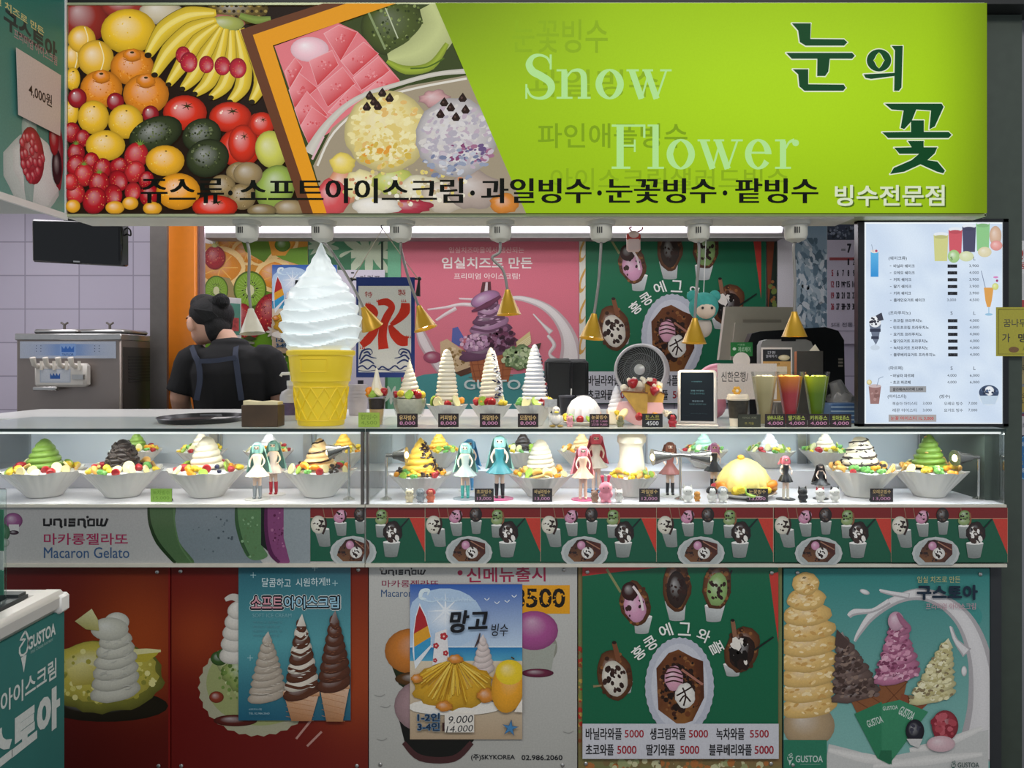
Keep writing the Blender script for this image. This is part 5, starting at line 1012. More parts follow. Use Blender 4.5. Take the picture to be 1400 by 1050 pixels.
doll('doll with rosy short hair and black dress beside the yellow mound', 1074, .075, .130, BLKP, mat('rosy_hair_plastic', '#d06a78', .4), IVORY, BLKP, skirt=.8, long=.78)
doll('dark coated doll with long black hood hair near the cookies and cream bowl', 1122, .085, .105, BLKP, mat('dark_brown_hair', '#2a201f', .4), BLKP, BLKP, skirt=1.3)
t = doll('doll with lilac pink bob at the back behind the double lamp right head', 976, .235, .150, BLKP, mat('lilac_pink_hair', '#d68ab4', .4), BLKP, None, long=.72)
def toy(label, px, y, h, body, ear, z=ZD, name='toy_animal', kind='cat', face=None, group='tiny toy animals'):
    t = thing(name, label, 'toy figure', (X(px, y), y, z), 0, group); u = h
    b = MB().ball((0, 0, .26 * u), (.26 * u, .22 * u, .27 * u), 14, 9).ball((0, -.02 * u, .68 * u), (.31 * u, .27 * u, .28 * u), 16, 10)
    for s_ in (-1, 1): b.ball((.16 * s_ * u, -.12 * u, .06 * u), (.10 * u, .15 * u, .07 * u), 10, 6).ball((.25 * s_ * u, -.08 * u, .36 * u), (.08 * u, .10 * u, .14 * u), 10, 6)
    put('body', remesh(b, max(.0011, u * .03), 2, body), t)
    e = MB()
    for s_ in (-1, 1):
        if kind == 'cat': e.tube([(.18 * s_ * u, 0, .84 * u), (.24 * s_ * u, 0, 1.06 * u)], [.11 * u, .01 * u], 8)
        elif kind == 'bear': e.ball((.21 * s_ * u, 0, .92 * u), .09 * u, 8, 6)
        elif kind == 'hair':
            pass
        else: e.tube([(.12 * s_ * u, 0, .9 * u), (.16 * s_ * u, 0, 1.2 * u), (.18 * s_ * u, -.02, 1.25 * u)], [.05 * u, .08 * u, .03 * u], 8)
    if kind == 'hair': e.lathe([(.0005, .99 * u), (.18 * u, .95 * u), (.31 * u, .80 * u), (.33 * u, .66 * u), (.30 * u, .58 * u)], n=24, fn=lambda r, z_, a, i: ((r * (1 + .06 * math.cos(8 * a))) if not (4.0 < a < 5.4 and z_ < .84 * u) else .2 * u, z_), cap1=False)
    e.build('hair' if kind == 'hair' else 'ears', ear, t)
    q = MB()
    for s_ in (-1, 1): q.ball((.12 * s_ * u, -.275 * u, .70 * u), .03 * u, 8, 5)
    q.build('eyes', BLACK, t)
    return t
TOYW = mat('toy_white', '#e9e6e0', .45)
YF = .030
for px, m, e, k, lab, h in ((560, mat('toy_cream', '#e6d6b4', .45), TOYW, 'bear', 'tiny cream toy bear in front of the chocolate mango bowl', .040), (575, GREYP, GREYP, 'hair', 'tiny grey haired toy in front of the chocolate mango bowl', .040), (589, mat('toy_orange', '#d8765a', .45), REDP, 'hair', 'tiny orange haired toy right of the tiny grey haired one', .040),
                         (813, mat('toy_brown', '#9a7a66', .45), BRNH, 'bear', 'tiny brown toy bear in front of the pink dolls', .036), (828, mat('toy_pink', '#e890a4', .45), mat('toy_hot_pink', '#e04a6a', .45), 'rabbit', 'pink eared toy rabbit in front of the tall column bowl', .062), (846, TOYW, TOYW, 'cat', 'tiny white toy cat left of the tall column bowl price card', .038),
                         (940, TOYW, mat('toy_fox_grey', '#c9c4bc', .45), 'cat', 'white toy fox seated right of the double lamp pole', .048), (953, mat('toy_amber', '#c98a3a', .45), TOYW, 'bear', 'small amber toy bear beside the white toy fox', .030), (973, TOYW, BLKP, 'hair', 'tiny black haired toy left of the grey haired toy by yellow mound', .046), (988, TOYW, GREYP, 'hair', 'tiny grey haired toy against the yellow mound', .046),
                         (1097, BLKP, BLKP, 'cat', 'tiny black toy cat at left of three cats before the dark doll', .044), (1121, TOYW, REDP, 'cat', 'tiny white toy cat with red ears before the dark doll', .042), (1141, TOYW, BLKP, 'cat', 'tiny white toy cat with black ears before the dark doll', .044)):
    toy(lab, px, YF if px not in (953,) else .045, h, m, e, kind=k)
# ------------------------------------------------------------------ on the counter top
GLS = glassmat('dessert_glass', (.95, .96, .95), .3)
def topbowl(label, px, y, R_, h, fn, seq, kind=0, cat='shaved ice dessert', ph=0):
    t = thing('shaved_ice_bowl', label, cat, (X(px, y), y, ZT))
    if kind == 9:
        MB().lathe([(.001, 0), (.026, 0), (.027, .003), (.008, .007), (.007, .012), (R_ * .5, .018), (R_ * .8, .030), (R_ * .97, h * .75), (R_, h), (R_ - .002, h), (R_ * .93, h * .72), (R_ * .75, .033), (.001, .021)], n=48).build('glass_bowl', GLS, t)
        MB().lathe([(.001, .024), (R_ * .72, .034), (R_ * .91, h * .74), (R_ * .95, h - .003), (.001, h)], n=32).build('milk_ice', mat('crushed_ice', '#dcd8c4', .4, noise=.1, scale=90), t)
    else:
        put('bowl', bowl_mesh(R_, h, 30, 4, 1), t); MB().ball((0, 0, h - .010), (R_ * .80, R_ * .80, .013), 24, 7, wob=.05, seed=int(px)).build('ice_base', MILKW, t)
    fn(t, h); toppings(t, seq, R_ * .72, h + .005, -PI + .1 + ph, int(px), sc=.85); toppings(t, seq[::-1], R_ * .5, h + .010, -PI + .5, int(px) + 1, sc=.8); return t
def put_sw(t, m, **k): z = k.pop('z'); return swirl(**k).xf(Matrix.Translation((0, 0, z))).build('soft_serve_swirl', m, t)
t = thing('parfait_cup', 'small plastic parfait cup with swirl and dark cookie band beside the giant cone', 'dessert cup', (X(515, .085), .085, ZT))
MB().lathe([(.001, 0), (.017, 0), (.0265, .088), (.030, .090), (.030, .093), (.025, .092), (.016, .003), (.001, .003)], n=32).build('cup', GLS, t)
MB().lathe([(.001, .004), (.0158, .004), (.021, .050), (.001, .050)], n=28).build('cream_layer', CARAM, t); MB().lathe([(.001, .051), (.0212, .051), (.0238, .080), (.001, .080)], n=28).build('cookie_layer', OREO, t)
slick(.017, .085, 1.2, 8).xf(Matrix.Translation((0, 0, .088))).build('soft_serve_swirl', CREAM, t); toppings(t, 'dkbsbkm', .020, .096, -2.9, 3, sc=.85)
topbowl('yuja shaved ice in a footed glass bowl with strawberries and ridged swirl', 560, .105, .051, .082, lambda t, h: (put_sw(t, CREAM, r0=.036, h=.115, turns=9, power=.95, ridge=.16, z=h)), 'sckscskc', 9)
topbowl('tall plain white soft serve tower in fluted bowl behind the second black card', 611, .10, .057, .062, lambda t, h: put_sw(t, CREAM, r0=.036, h=.165, turns=14, power=.42, ridge=.16, z=h, slope=.0), 'kbsamkas')
def duo(t, h):
    put_sw(t, CREAM, r0=.038, h=.170, turns=14, power=.55, ridge=.16, z=h, slope=1); flakes(t, h, .040, .170, .55, MILKW, 110, .006, 'whipped_cream', 3, -1.1, .6, .95); flakes(t, h + .02, .040, .15, .55, BLUEB, 14, .006, 'blueberry', 8, -1.3, -.6)
topbowl('fruit tower in fluted bowl with cream stripe and blueberries down one side', 671, .10, .057, .062, duo, 'skscaksm')
topbowl('tallest blue white soft serve tower in fluted bowl left of the toy duck', 731, .10, .057, .062, lambda t, h: (put_sw(t, MILKW, r0=.041, h=.180, turns=15, power=.55, ridge=.18, z=h, slope=.0), flakes(t, h, .042, .18, .55, BLUEB, 8, .007, 'blueberry', 4, -.4, .2), flakes(t, h, .042, .18, .55, STRAW, 3, .009, 'berry_piece', 6, -.2, .1)), 'gakscsag')
t = thing('shaved_ice_plate', 'snowy white ice mound on a fruit plate right of the toy duck', 'shaved ice dessert', (X(798, .12), .12, ZT))
MB().lathe([(.001, 0), (.04, 0), (.066, .010), (.068, .012), (.063, .013), (.04, .004), (.001, .004)], n=48).build('plate', PORC, t)
MB().lathe([(.048, .008), (.052, .02), (.047, .05), (.034, .072), (.016, .085), (.0005, .088)], n=60, fn=lambda r, z, a, i: (r * (1 + .05 * math.sin(14 * a + 40 * z) + .03 * math.sin(33 * a - 70 * z)), z)).build('ice_mound', MILKW, t); toppings(t, 'cgskcsdcgk', .056, .018, -3.1, 5, sc=.85)
t = thing('dessert_toast', 'folded toast triangles with cream and strawberry topping beside the fan', 'toast dessert', (X(877, .125), .125, ZT)); t.scale = (1.1, 1.1, 1.15)
MB().prism([(-.075, .030), (-.060, .060), (.055, .058), (.060, .040), (.03, .0), (-.02, .0)], -.01, .045).build('plate', mat('pale_pink_paper', '#e6b8ba', .5), t)
for s_, q, y0, y1 in ((0, [(-.056, .086), (.014, .082), (.012, .022), (-.014, .030)], -.020, -.008), (1, [(.010, .108), (.062, .078), (.052, .034), (.012, .022)], -.006, .008)): MB().prism(q, y0, y1).build('toast_slice', mat('golden_toast', '#c9a04a', .6, noise=.12, scale=60), t); MB().prism([(q[0][0], q[0][1]), (q[1][0], q[1][1]), (q[1][0], q[1][1] + .003), (q[0][0], q[0][1] + .003)], y0 - .001, y1 + .001).build('crust', mat('toast_crust', '#7a4a22', .6), t)
rg = random.Random(2); mb = MB(); [mb.ball((rg.uniform(-.05, .05), rg.uniform(.0, .03), .088 + rg.uniform(0, .016)), rg.uniform(.009, .015), 9, 6, wob=.25, seed=i) for i in range(14)]; mb.build('whipped_cream', CREAM, t)
swirl(.024, .065, 6, .8, .16).xf(Matrix.Translation((-.066, .025, .038))).build('soft_serve_swirl', MILKW, t); MB().box(-.092, -.01, .0, -.05, .04, .04, .004).build('cream_block', CREAM, t)
toppings(t, 'szsuz', .03, .110, -2.6, 8, sc=.85); toppings(t, 'cbsmz', .070, .026, -3.1, 4, sc=.8, span=PI); toppings(t, 'szps', .045, .085, -.9, 5, sc=.8, span=1.6)
# toys on top
t = thing('toy_duck', 'white toy duck holding up a small notice board on the counter top', 'toy figure', (X(760, .04), .04, ZT))
b = MB().ball((0, 0, .022), (.016, .014, .017), 14, 9).ball((0, -.001, .048), (.0125, .012, .0125), 14, 9); b.ball((-.016, -.003, .030), (.005, .007, .011), 8, 6).ball((.016, -.003, .024), (.005, .007, .011), 8, 6); put('body', remesh(b, .0012, 2, TOYW), t)
MB().ball((.001, -.014, .044), (.007, .006, .003), 10, 6).build('beak', CORN, t); MB().ball((-.010, -.008, .004), (.010, .012, .004), 10, 6).ball((.012, -.008, .004), (.010, .012, .004), 10, 6).build('feet', mat('toy_ochre', '#8a7430', .5), t)
MB().tube([(-.017, -.004, .0), (-.020, .0, .062)], .0012, 6).build('stick', WHITE, t); MB().box(-.033, -.003, .058, .003, 0, .081).build('notice_board', mat('notice_board', '#b9bab8', .5, noise=.2, scale=150), t); MB().ball((-.005, -.0115, .051), .0016, 6, 5).ball((.006, -.0115, .051), .0016, 6, 5).build('eyes', BLACK, t)
toy('small pink toy pig standing between the toy duck and the snowy mound', 779, .05, .034, mat('toy_dusty_pink', '#d89aa4', .45), mat('toy_dusty_pink', '#d89aa4', .45), ZT, 'toy_pig', 'bear')
toy('tiny yellow haired toy between black card and folded toast', 848, .045, .036, mat('toy_olive', '#7a7a5a', .45), mat('toy_straw', '#d8b46a', .45), ZT, 'toy_animal', 'hair')
toy('tiny red dressed toy at the left foot of the payment tablet', 919, .045, .040, REDP, BLKP, ZT, 'toy_animal', 'hair')

# giant illuminated cone
t = thing('giant_cone_lamp', 'giant lit plastic ice cream cone with white swirl and yellow waffle cup', 'ice cream lamp', (X(439, .13), .13, ZT))
CUPY = mat('yellow_lamp_plastic', '#dcc02a', .35, emit=.2, noise=.02); LAMPW = mat('white_lamp_plastic', '#eef4f4', .35, emit=.27, noise=.01, ecol='#dff0f2')
def cupfn(r, z, a, i): return r, z
prof = [(.001, .0), (.066, 0), (.069, .004), (.0735, .055), (.080, .118), (.0825, .128), (.087, .132), (.0875, .146), (.0895, .150), (.0945, .205), (.1005, .210), (.1015, .220), (.097, .224), (.001, .224)]
c_ = MB().lathe(prof, n=64)
cup_ = c_.build('waffle_cup', CUPY, t); g = MB()
for k in range(13):
    for sg in (-1, 1):
        pts = []
        for i in range(9):
            q = i / 8; z = .018 + .095 * q; r = .0695 + (z / .118) * .0112 + .0006; a = 2 * PI * k / 13 + sg * q * .725; pts.append((r * math.cos(a), r * math.sin(a), z))
        g.tube(pts, .0024, 6)
for zz, rr in ((.0165, .0717), (.1145, .0806)): g.tube([(rr * math.cos(a), rr * math.sin(a), zz) for a in [k * 2 * PI / 48 for k in range(49)]], .0016, 5)
fr_ = []
for u, v in ((-1, 0), (1, 0), (1, 1), (-1, 1), (-1, 0)): a = -PI / 2 + u * .42; z = .160 + v * .038; r = .0905 + (z - .15) * .09; fr_.append((r * math.cos(a), r * math.sin(a), z))
pp = []
for i in range(4):
    for q in range(6):
        a = Vector(fr_[i]).lerp(Vector(fr_[i + 1]), q / 6); rr = .0905 + (a.z - .15) * .09; n_ = math.hypot(a.x, a.y); pp.append((a.x * rr / n_, a.y * rr / n_, a.z))
g.tube(pp + [pp[0]], .0013, 5); g.build('waffle_ridges', CUPY, cup_)
rows = []; KP = [(0, .092), (.05, .102), (.12, .112), (.24, .118), (.36, .112), (.46, .101), (.56, .086), (.65, .063), (.74, .042), (.82, .028), (.92, .012), (1, .001)]
for i in range(97):
    q = i / 96; k = next(j for j in range(len(KP) - 1) if q <= KP[j + 1][0]); f_ = (q - KP[k][0]) / (KP[k + 1][0] - KP[k][0]); r0_ = KP[k][1] + (KP[k + 1][1] - KP[k][1]) * (f_ * f_ * (3 - 2 * f_) if q < .9 else f_); row = []
    for j in range(96):
        a = 2 * PI * j / 96; w1 = min(1, max(0, (.74 - q) / .1)); ph = q * 9.5 - 2.0 * a / (2 * PI) + .22 * math.sin(3 * a); ph2 = q * 6 + 5 * a / (2 * PI)
        fold = (ph % 1); rd = .105 * w1 * ((fold) ** 1.6 - .45) + .035 * w1 * ((ph2 % 1) ** 2 - .4) + .09 * (1 - w1) * (abs(math.sin(5 * a + 9 * q)) - .5) * (1 - max(0, (q - .93) / .07))
        r = r0_ * (1 + rd); row.append((r * math.cos(a), r * math.sin(a), .224 + .326 * q))
    rows.append(row)
MB().grid(rows).build('swirl', LAMPW, t, sharp=50)
# tray, napkins, sanitizer, cups
t = thing('serving_tray', 'black oval serving tray lying on the counter before the shop worker', 'tray', (X(277, .26), .26, ZT))
MB().lathe([(.001, 0), (.95, 0), (1.0, .014), (1.02, .0145), (1.0, .017), (.94, .005), (.001, .005)], n=56, fn=lambda r, z, a, i: (r, z)).xf(Matrix.Diagonal((.128, .155, 1, 1))).build('tray_dish', mat('tray_black', '#16171a', .3, noise=.05), t)
MB().box(.03, -.03, .006, .125, .03, .010, .001).xf(Matrix.Rotation(.2, 4, 'Z')).build('paper_slip', WHITE, t); MB().tube([(-.02, .03, .016), (.05, .03, .017)], .004, 6).build('handle_rim', mat('tray_grey', '#5a5c60', .3), t)
t = thing('napkin_box', 'brown wood grain napkin box with cream napkins next to the giant cone', 'napkin box', (X(358, .06), .06, ZT))
WOOD = mat('dark_wood_grain', '#4a3826', .5, noise=.25, scale=18)
MB().box(-.053, -.02, 0, .053, .045, .064, .002).build('box', WOOD, t); MB().prism([(-.050, .064), (.050, .064), (.050, .072), (.02, .075), (-.01, .072), (-.050, .076)], -.012, .038).build('napkins', mat('cream_napkin', '#e9dcb0', .8), t)
t = thing('pump_bottle', 'clear pump bottle with purple label half hidden behind the giant cone', 'bottle', (X(398, .30), .30, ZT))
MB().lathe([(.001, 0), (.034, 0), (.036, .004), (.036, .078), (.030, .092), (.013, .102), (.013, .112), (.001, .112)], n=32).build('bottle', mat('clear_bottle', '#c9c6c9', .15), t); MB().lathe([(.0364, .018), (.0364, .058)], n=32, cap0=False, cap1=False).build('label', mat('purple_label', '#5a4a6a', .5, noise=.2, scale=60), t)
MB().cyl((0, 0, .112), (0, 0, .128), .014, n=16).cyl((0, 0, .128), (0, 0, .150), .004, n=10).tube([(.006, 0, .152), (-.03, 0, .150), (-.034, 0, .143)], .005, 8).build('pump', WHITE, t)
# payment tablet
t = thing('payment_tablet', 'cream framed payment tablet with dark screen on the counter top', 'payment terminal', (X(953, .075), .075, ZT), R(-14))
M_ = Matrix.Rotation(R(-9), 4, 'X')
MB().box(-.056, -.010, .004, .056, .014, .166, .006, M_).build('case', mat('tablet_cream', '#d9d3cc', .4), t); MB().box(-.047, -.0115, .014, .047, -.009, .158, 0, M_).build('screen', mat('screen_black', '#0a1218', .12, noise=.02), t)
MB().box(-.06, -.028, 0, .06, .07, .006, .002).build('foot', mat('tablet_cream', '#d9d3cc', .4), t); MB().box(.0565, -.004, .03, .058, .006, .13, 0, M_).build('card_slot', mat('slot_grey', '#8a857e', .5), t)
p = Print(fmap=lambda u, v, z: tuple(M_ @ Vector((u, -.0117 - z, v)))); LG = printmat('screen_text', .3, emit=.35)
fpt = Flip(p); fpt.text('o tossplace', -.016, .128, .014, .133, '#7fc4c9'); fpt.text('결제를 도와드릴게요', -.018, .101, .020, .106, '#9ad0d4'); fpt.text('카드를 꽂아주세요', -.020, .092, .022, .098, '#5f9a9e'); fpt.text('현금영수증', -.014, .070, .018, .075, '#a9c8d0'); fpt.text('번호를 입력해주세요', -.022, .061, .026, .066, '#5f8a8e'); fpt.text('다시 시도해 주세요', -.018, .034, .030, .037, '#33565c')
o = p.build('screen_text', LG, t); o.location = (0, 0, 0)
# drinks
t = thing('coffee_cup', 'takeaway coffee cup with cream lid and dark patterned sleeve', 'coffee cup', (X(1009, .075), .075, ZT))
MB().lathe([(.001, 0), (.023, 0), (.0295, .078), (.001, .078)], n=32).build('cup', mat('paper_cup_white', '#e0d6c4', .6), t); MB().lathe([(.0252, .024), (.0300, .076)], n=32, cap0=False, cap1=False).build('sleeve', mat('cup_sleeve', '#2e2a22', .5, noise=.6, scale=70), t)
MB().lathe([(.001, .078), (.0325, .077), (.0335, .082), (.031, .084), (.031, .090), (.028, .094), (.001, .094)], n=32).build('lid', mat('cup_lid', '#d8ccb8', .4), t)
def flower(label, px, y, z, m):
    t = thing('flower_ornament', label, 'ornament', (X(px, y), y, z)); mb = MB()
    for k in range(6): mb.ball((.008 * math.cos(k * 1.05), -.002, .010 + .008 * math.sin(k * 1.05)), (.006, .005, .006), 8, 6)
    mb.build('petals', m, t); MB().ball((0, -.005, .010), .005, 8, 6).build('centre', CREAM, t)
flower('yellow flower ornament on the coffee cup lid', 1007, .075, ZT + .094, mat('flower_yellow', '#e0a83a', .5))
def juice(label, px, m, top):
    t = thing('drink_glass', label, 'drink', (X(px, .085), .085, ZT))
    MB().lathe([(.001, 0), (.017, 0), (.0185, .004), (.0195, .03), (.0385, .160), (.0375, .160), (.0183, .03), (.0165, .006), (.001, .006)], n=36).build('glass', GLS, t)
    MB().lathe([(.001, .007), (.0163, .007), (.0180, .03), (.0333, .135), (.0350, .146), (.001, .147)], n=32).build('drink', m, t)
    mb = MB(); rg = random.Random(px); [mb.ball((rg.uniform(-.024, .024), rg.uniform(-.024, .024), .147), (.006, .006, .003), 7, 4) for _ in range(16)]; mb.build('froth', top, t)
def drinkmat(n, a, b):
    m = mat(n, a, .3, noise=.04); nt = m.node_tree; bs = nt.nodes['Principled BSDF']; tc = nt.nodes.new('ShaderNodeTexCoord'); sp = nt.nodes.new('ShaderNodeSeparateXYZ'); nt.links.new(tc.outputs['Object'], sp.inputs[0])
    mr = nt.nodes.new('ShaderNodeMapRange'); mr.inputs['From Min'].default_value = .095; mr.inputs['From Max'].default_value = .145; nt.links.new(sp.outputs['Z'], mr.inputs['Value']); mx = nt.nodes.new('ShaderNodeMix'); mx.data_type = 'RGBA'
    mx.inputs['A'].default_value = (*lin(a), 1); mx.inputs['B'].default_value = (*lin(b), 1); nt.links.new(mr.outputs['Result'], mx.inputs['Factor']); nt.links.new(mx.outputs['Result'], bs.inputs['Base Color']); return m
juice('pale banana drink in a tapered glass, left of the red drink', 1045, drinkmat('banana_drink', '#b5a67c', '#d8c89a'), CREAM)
juice('red drink in a tapered glass with orange layer on top', 1080, drinkmat('red_drink', '#b8404a', '#f2913a'), mat('orange_froth', '#f0a850', .5))
juice('green kiwi drink in a tapered glass', 1116, drinkmat('kiwi_drink', '#5f7d1c', '#a3b42e'), mat('green_froth', '#b6c25a', .5))
# cards, boxes and machines behind the drinks
WT = 1.1866
def standcard(name, label, px0, py0, px1, py1, y, art, cat='notice', bg='#d9cfc8', th=.003, base=WT, m=INK):
    p = Print(y); p.board(px0, py0, px1, py1, th, bg); art(p); z0 = Z(py1, y)
    if z0 - base > .004:                                                  # wire easel that carries the card
        n = len(p.v); xa = X((px0 + px1) / 2, y)
        for q in (MB().tube([(xa - .012, y + .006, base), (xa, y + .006, z0 + .03)], .002, 6), MB().tube([(xa + .012, y + .03, base), (xa, y + .006, z0 + .03)], .002, 6)):
            n = len(p.v); p.v += q.v; p.c += [lin('#8a8680')] * len(q.v); p.f += [tuple(i + n for i in f) for f in q.f]
    o = p.build(name, m); tag(o, label, cat); return o
standcard('bank_notice', 'white bank transfer notice card behind the coffee cup', 981, 497, 1062, 546, .26, lambda p: p.text('신한은행/', 986, 508, 1023, 522, '#3a3634', .01))
def qr(p):
    p.rect(1043, 477.5, 1081, 494, '#1f2024'); p.blob(1072, 489, 8, 4, '#d8c8a0'); p.text('간편', 1049, 480, 1060, 484, '#c9c9d0'); p.text('결제하기', 1047, 485, 1062, 489, '#c9c9d0'); p.rect(1043, 494, 1081, 548, '#c79a5a'); p.rect(1060, 501, 1076, 512, '#dccdb4'); p.text('스캔', 1056, 496, 1066, 499, '#5a4a2a')
standcard('payment_stand', 'tall payment stand card with dark top and tan lower half', 1041, 475, 1083, 550, .30, qr, 'card stand')
standcard('green_service_card', 'green service card leaning on the cream till screen', 999, 468, 1029, 487, .50, lambda p: (p.rect(999, 468, 1029, 487, '#1f7a3a'), p.oval(1004, 477, 2.5, 2.2, '#d0e4d4', n=12), p.text('제로페이', 1009, 474, 1026, 481, '#a9d0b0', .02), p.text('가맹점', 1008, 470, 1018, 472.5, '#a9d0b0')), 'notice', '#1f7a3a')
t = thing('round_tag', 'plain round white tag below the green service card', 'tag', (X(1014, .47), .47, WT)); zt = Z(493, .47) - WT
MB().tube([(0, .005, 0), (0, .005, zt)], .003, 8).build('stick', WHITE, t); MB().lathe([(.0005, -.004), (.029, -.004), (.029, .0), (.0005, 0)], n=32).xf(Matrix.Translation((0, 0, zt)) @ Matrix.Rotation(R(90), 4, 'X')).build('disc', mat('tag_white', '#e2dcd4', .5), t)
t = thing('dark_carton', 'dark carton with orange brown side behind the green drink', 'box', (X(1106, .33), .33, WT), R(-16))
hh = Z(480, .33) - WT; MB().box(-.040, -.03, 0, .040, .05, hh, .001).build('carton', mat('carton_dark', '#33302a', .6, noise=.1), t); MB().box(-.0408, -.029, .001, -.0402, .049, hh - .001).build('side_panel', mat('carton_orange', '#b0663a', .6), t); MB().prism([(-.0, hh), (.032, hh), (.018, hh + .022)], -.01, -.006).build('paper_flap', CREAM, t)
GP = mat('till_plastic', '#b5aca2', .45, noise=.03); GPD = mat('till_plastic_dark', '#8f877e', .5)
y = .80; t = thing('till_screen', 'back of a cream grey till monitor behind the pink bird', 'till', (X(1035, y), y, WT)); s_ = S(y)
q = [((983 - 1035) * s_, Z(492, y) - WT), ((992 - 1035) * s_, Z(419, y) - WT), ((1086 - 1035) * s_, Z(420, y) - WT), ((1092 - 1035) * s_, Z(492, y) - WT)]
MB().prism(q, 0, .03).build('shell', GP, t); MB().prism([(a * .72, .06 + b * .70) for a, b in q], -.014, .0).build('hump', GP, t); MB().prism([(-.06, Z(441, y) - WT), (.09, Z(441, y) - WT), (.09, Z(437, y) - WT), (-.06, Z(437, y) - WT)], -.016, -.013).build('vent', GPD, t); MB().box(-.05, .0, 0, .05, .05, .1).build('neck', GP, t)
for i in range(8): MB().box((990 - 1035) * s_ + .012, -.003, .08 + i * .013, (998 - 1035) * s_ + .016, .0, .084 + i * .013).build('vent', GPD, t)
y = .62; t = thing('black_terminal', 'black curved till terminal left of the lit menu board', 'till', (X(1090, y), y, WT)); s_ = S(y)
prof = [(1025, 560), (1022, 470), (1028, 456), (1040, 453), (1128, 447), (1146, 452), (1154, 465), (1156, 560)]
MB().prism([((a - 1090) * s_, Z(b, y) - WT if b < 560 else 0) for a, b in prof], 0, .05).build('shell', mat('terminal_black', '#15171b', .35), t)
for i in range(3): MB().box((1146 - 1090) * s_, -.002, .20 - i * .012, (1152 - 1090) * s_, 0, .207 - i * .012).build('vent_slot', GPD, t)
y = .48; t = thing('grey_reader', 'grey rounded card reader behind the payment stand', 'card reader', (X(1076, y), y, WT)); s_ = S(y)
MB().prism([((a - 1076) * s_, (Z(b, y) - WT) if b < 560 else 0) for a, b in ((1040, 560), (1040, 472), (1043, 466), (1050, 464), (1102, 464), (1109, 467), (1112, 474), (1112, 560))], 0, .04).build('shell', mat('reader_grey', '#8b8a88', .45), t); MB().box(-.02, -.002, Z(464, y) - WT - .006, .03, .01, Z(464, y) - WT + .003).build('slot', BLACK, t)
t = thing('pink_bird', 'glossy pink inflatable bird ornament left of the bank notice', 'ornament', (X(975, .42), .42, WT)); PK_ = mat('glossy_pink', '#d98a9e', .15)
b = MB().ball((0, 0, .05), (.045, .04, .05), 14, 9); b.tube([(-.01, 0, .08), (-.03, 0, .12), (-.022, 0, .155), (.02, 0, .165), (.055, 0, .150)], [.024, .02, .022, .026, .016], 10, smooth=4); put('body', remesh(b, .004, 3, PK_), t); MB().tube([(.05, 0, .152), (.08, 0, .165)], [.014, .004], 8).build('beak', PK_, t); MB().ball((.062, -.014, .166), .008, 8, 6).build('eye', BLACK, t)
t = thing('plastic_bag', 'crumpled clear plastic bag beside the lit menu board', 'bag', (X(1150, .30), .30, WT)); b = MB().ball((0, 0, .05), (.045, .05, .05), 16, 10, wob=.35, seed=4).tube([(0, 0, .08), (-.02, 0, .13)], [.03, .02], 10); b.build('bag', mat('bag_plastic', '#8d8c8c', .15, noise=.15, scale=25), t, sharp=20); MB().tube([(0, -.01, .09), (.014, -.012, .10)], .008, 8).build('knot', mat('bag_plastic', '#8d8c8c', .15), t)
t = thing('blue_striped_box', 'blue box with pale stripes under the plastic bag', 'box', (X(1149, .19), .19, ZT)); MB().box(-.042, -.03, 0, .042, .03, .062, .003).build('box', mat('box_blue', '#4a6a96', .3), t)
for i in range(4): MB().box(-.0425, -.0306, .010 + i * .013, .0425, -.0301, .014 + i * .013).build('stripe', mat('pale_stripe', '#a9bdd0', .4), t)
MB().tube([(X(1150, .36), .36, 1.19), (X(1148, .36), .36, 1.28), (X(1154, .36), .36, 1.36), (X(1166, .36), .36, 1.40)], .0028, 8, smooth=5)
# fan
y = .62; t = thing('desk_fan', 'round white desk fan with dark spiral grille in front of green waffle poster', 'fan', (X(876, y), y, WT), R(-20)); zc = Z(506, y) - WT; MF = Matrix.Translation((0, 0, zc)) @ Matrix.Rotation(R(84), 4, 'X'); r_ = .092
MB().lathe([(r_, .0), (r_ * 1.02, .01), (r_ * 1.0, .045), (r_ * .75, .085), (r_ * .4, .10), (.001, .102), ][::-1] + [(r_ * .93, .0), (r_ * .92, -.02)][:0], n=44).xf(MF @ Matrix.Rotation(PI, 4, 'X') @ Matrix.Translation((0, 0, 0))).build('housing', mat('fan_white', '#c6c3c6', .4), t); MB().lathe([(r_ * .94, .012), (r_ * 1.0, .016), (r_ * 1.06, .010), (r_ * 1.10, -.02), (r_ * 1.06, -.06), (r_ * .95, -.06), (r_ * .94, .0)], n=48, cap0=False, cap1=False).xf(MF).build('front_ring', mat('fan_white', '#c6c3c6', .4), t)
FB = mat('fan_black', '#17181a', .4); g = MB()
for k in range(44):
    pts = []
    for i in range(6):
        q = i / 5; rr = .022 + (r_ * .95 - .022) * q; a = 2 * PI * k / 44 + q * .9; pts.append((rr * math.cos(a), rr * math.sin(a), .006 + .012 * (1 - q)))
    g.tube(pts, .0012, 4)
for rr in (.035, .06, r_ * .95): g.tube([(rr * math.cos(a), rr * math.sin(a), .008 + .01 * (1 - rr / r_)) for a in [k * 2 * PI / 40 for k in range(41)]], .0011, 4)
MB().lathe([(.001, .0005), (r_ * .93, .0005), (r_ * .93, .003), (.001, .003)], n=44).xf(MF).build('dark_disc', FB, t); g.xf(MF).build('grille', mat('fan_grille', '#6f7274', .3), t)
MB().lathe([(.001, .016), (.020, .016), (.020, .024), (.016, .027), (.001, .028)], n=28).xf(MF).build('hub', mat('hub_silver', '#b5b5b5', .35, .5), t); MB().tube([(0, .05, .005), (0, .05, zc - .06)], .014, 12).lathe([(.001, 0), (.06, 0), (.058, .01), (.001, .012)], c=(0, .04, 0), n=32).build('stand', mat('fan_white', '#c6c3c6', .4), t)
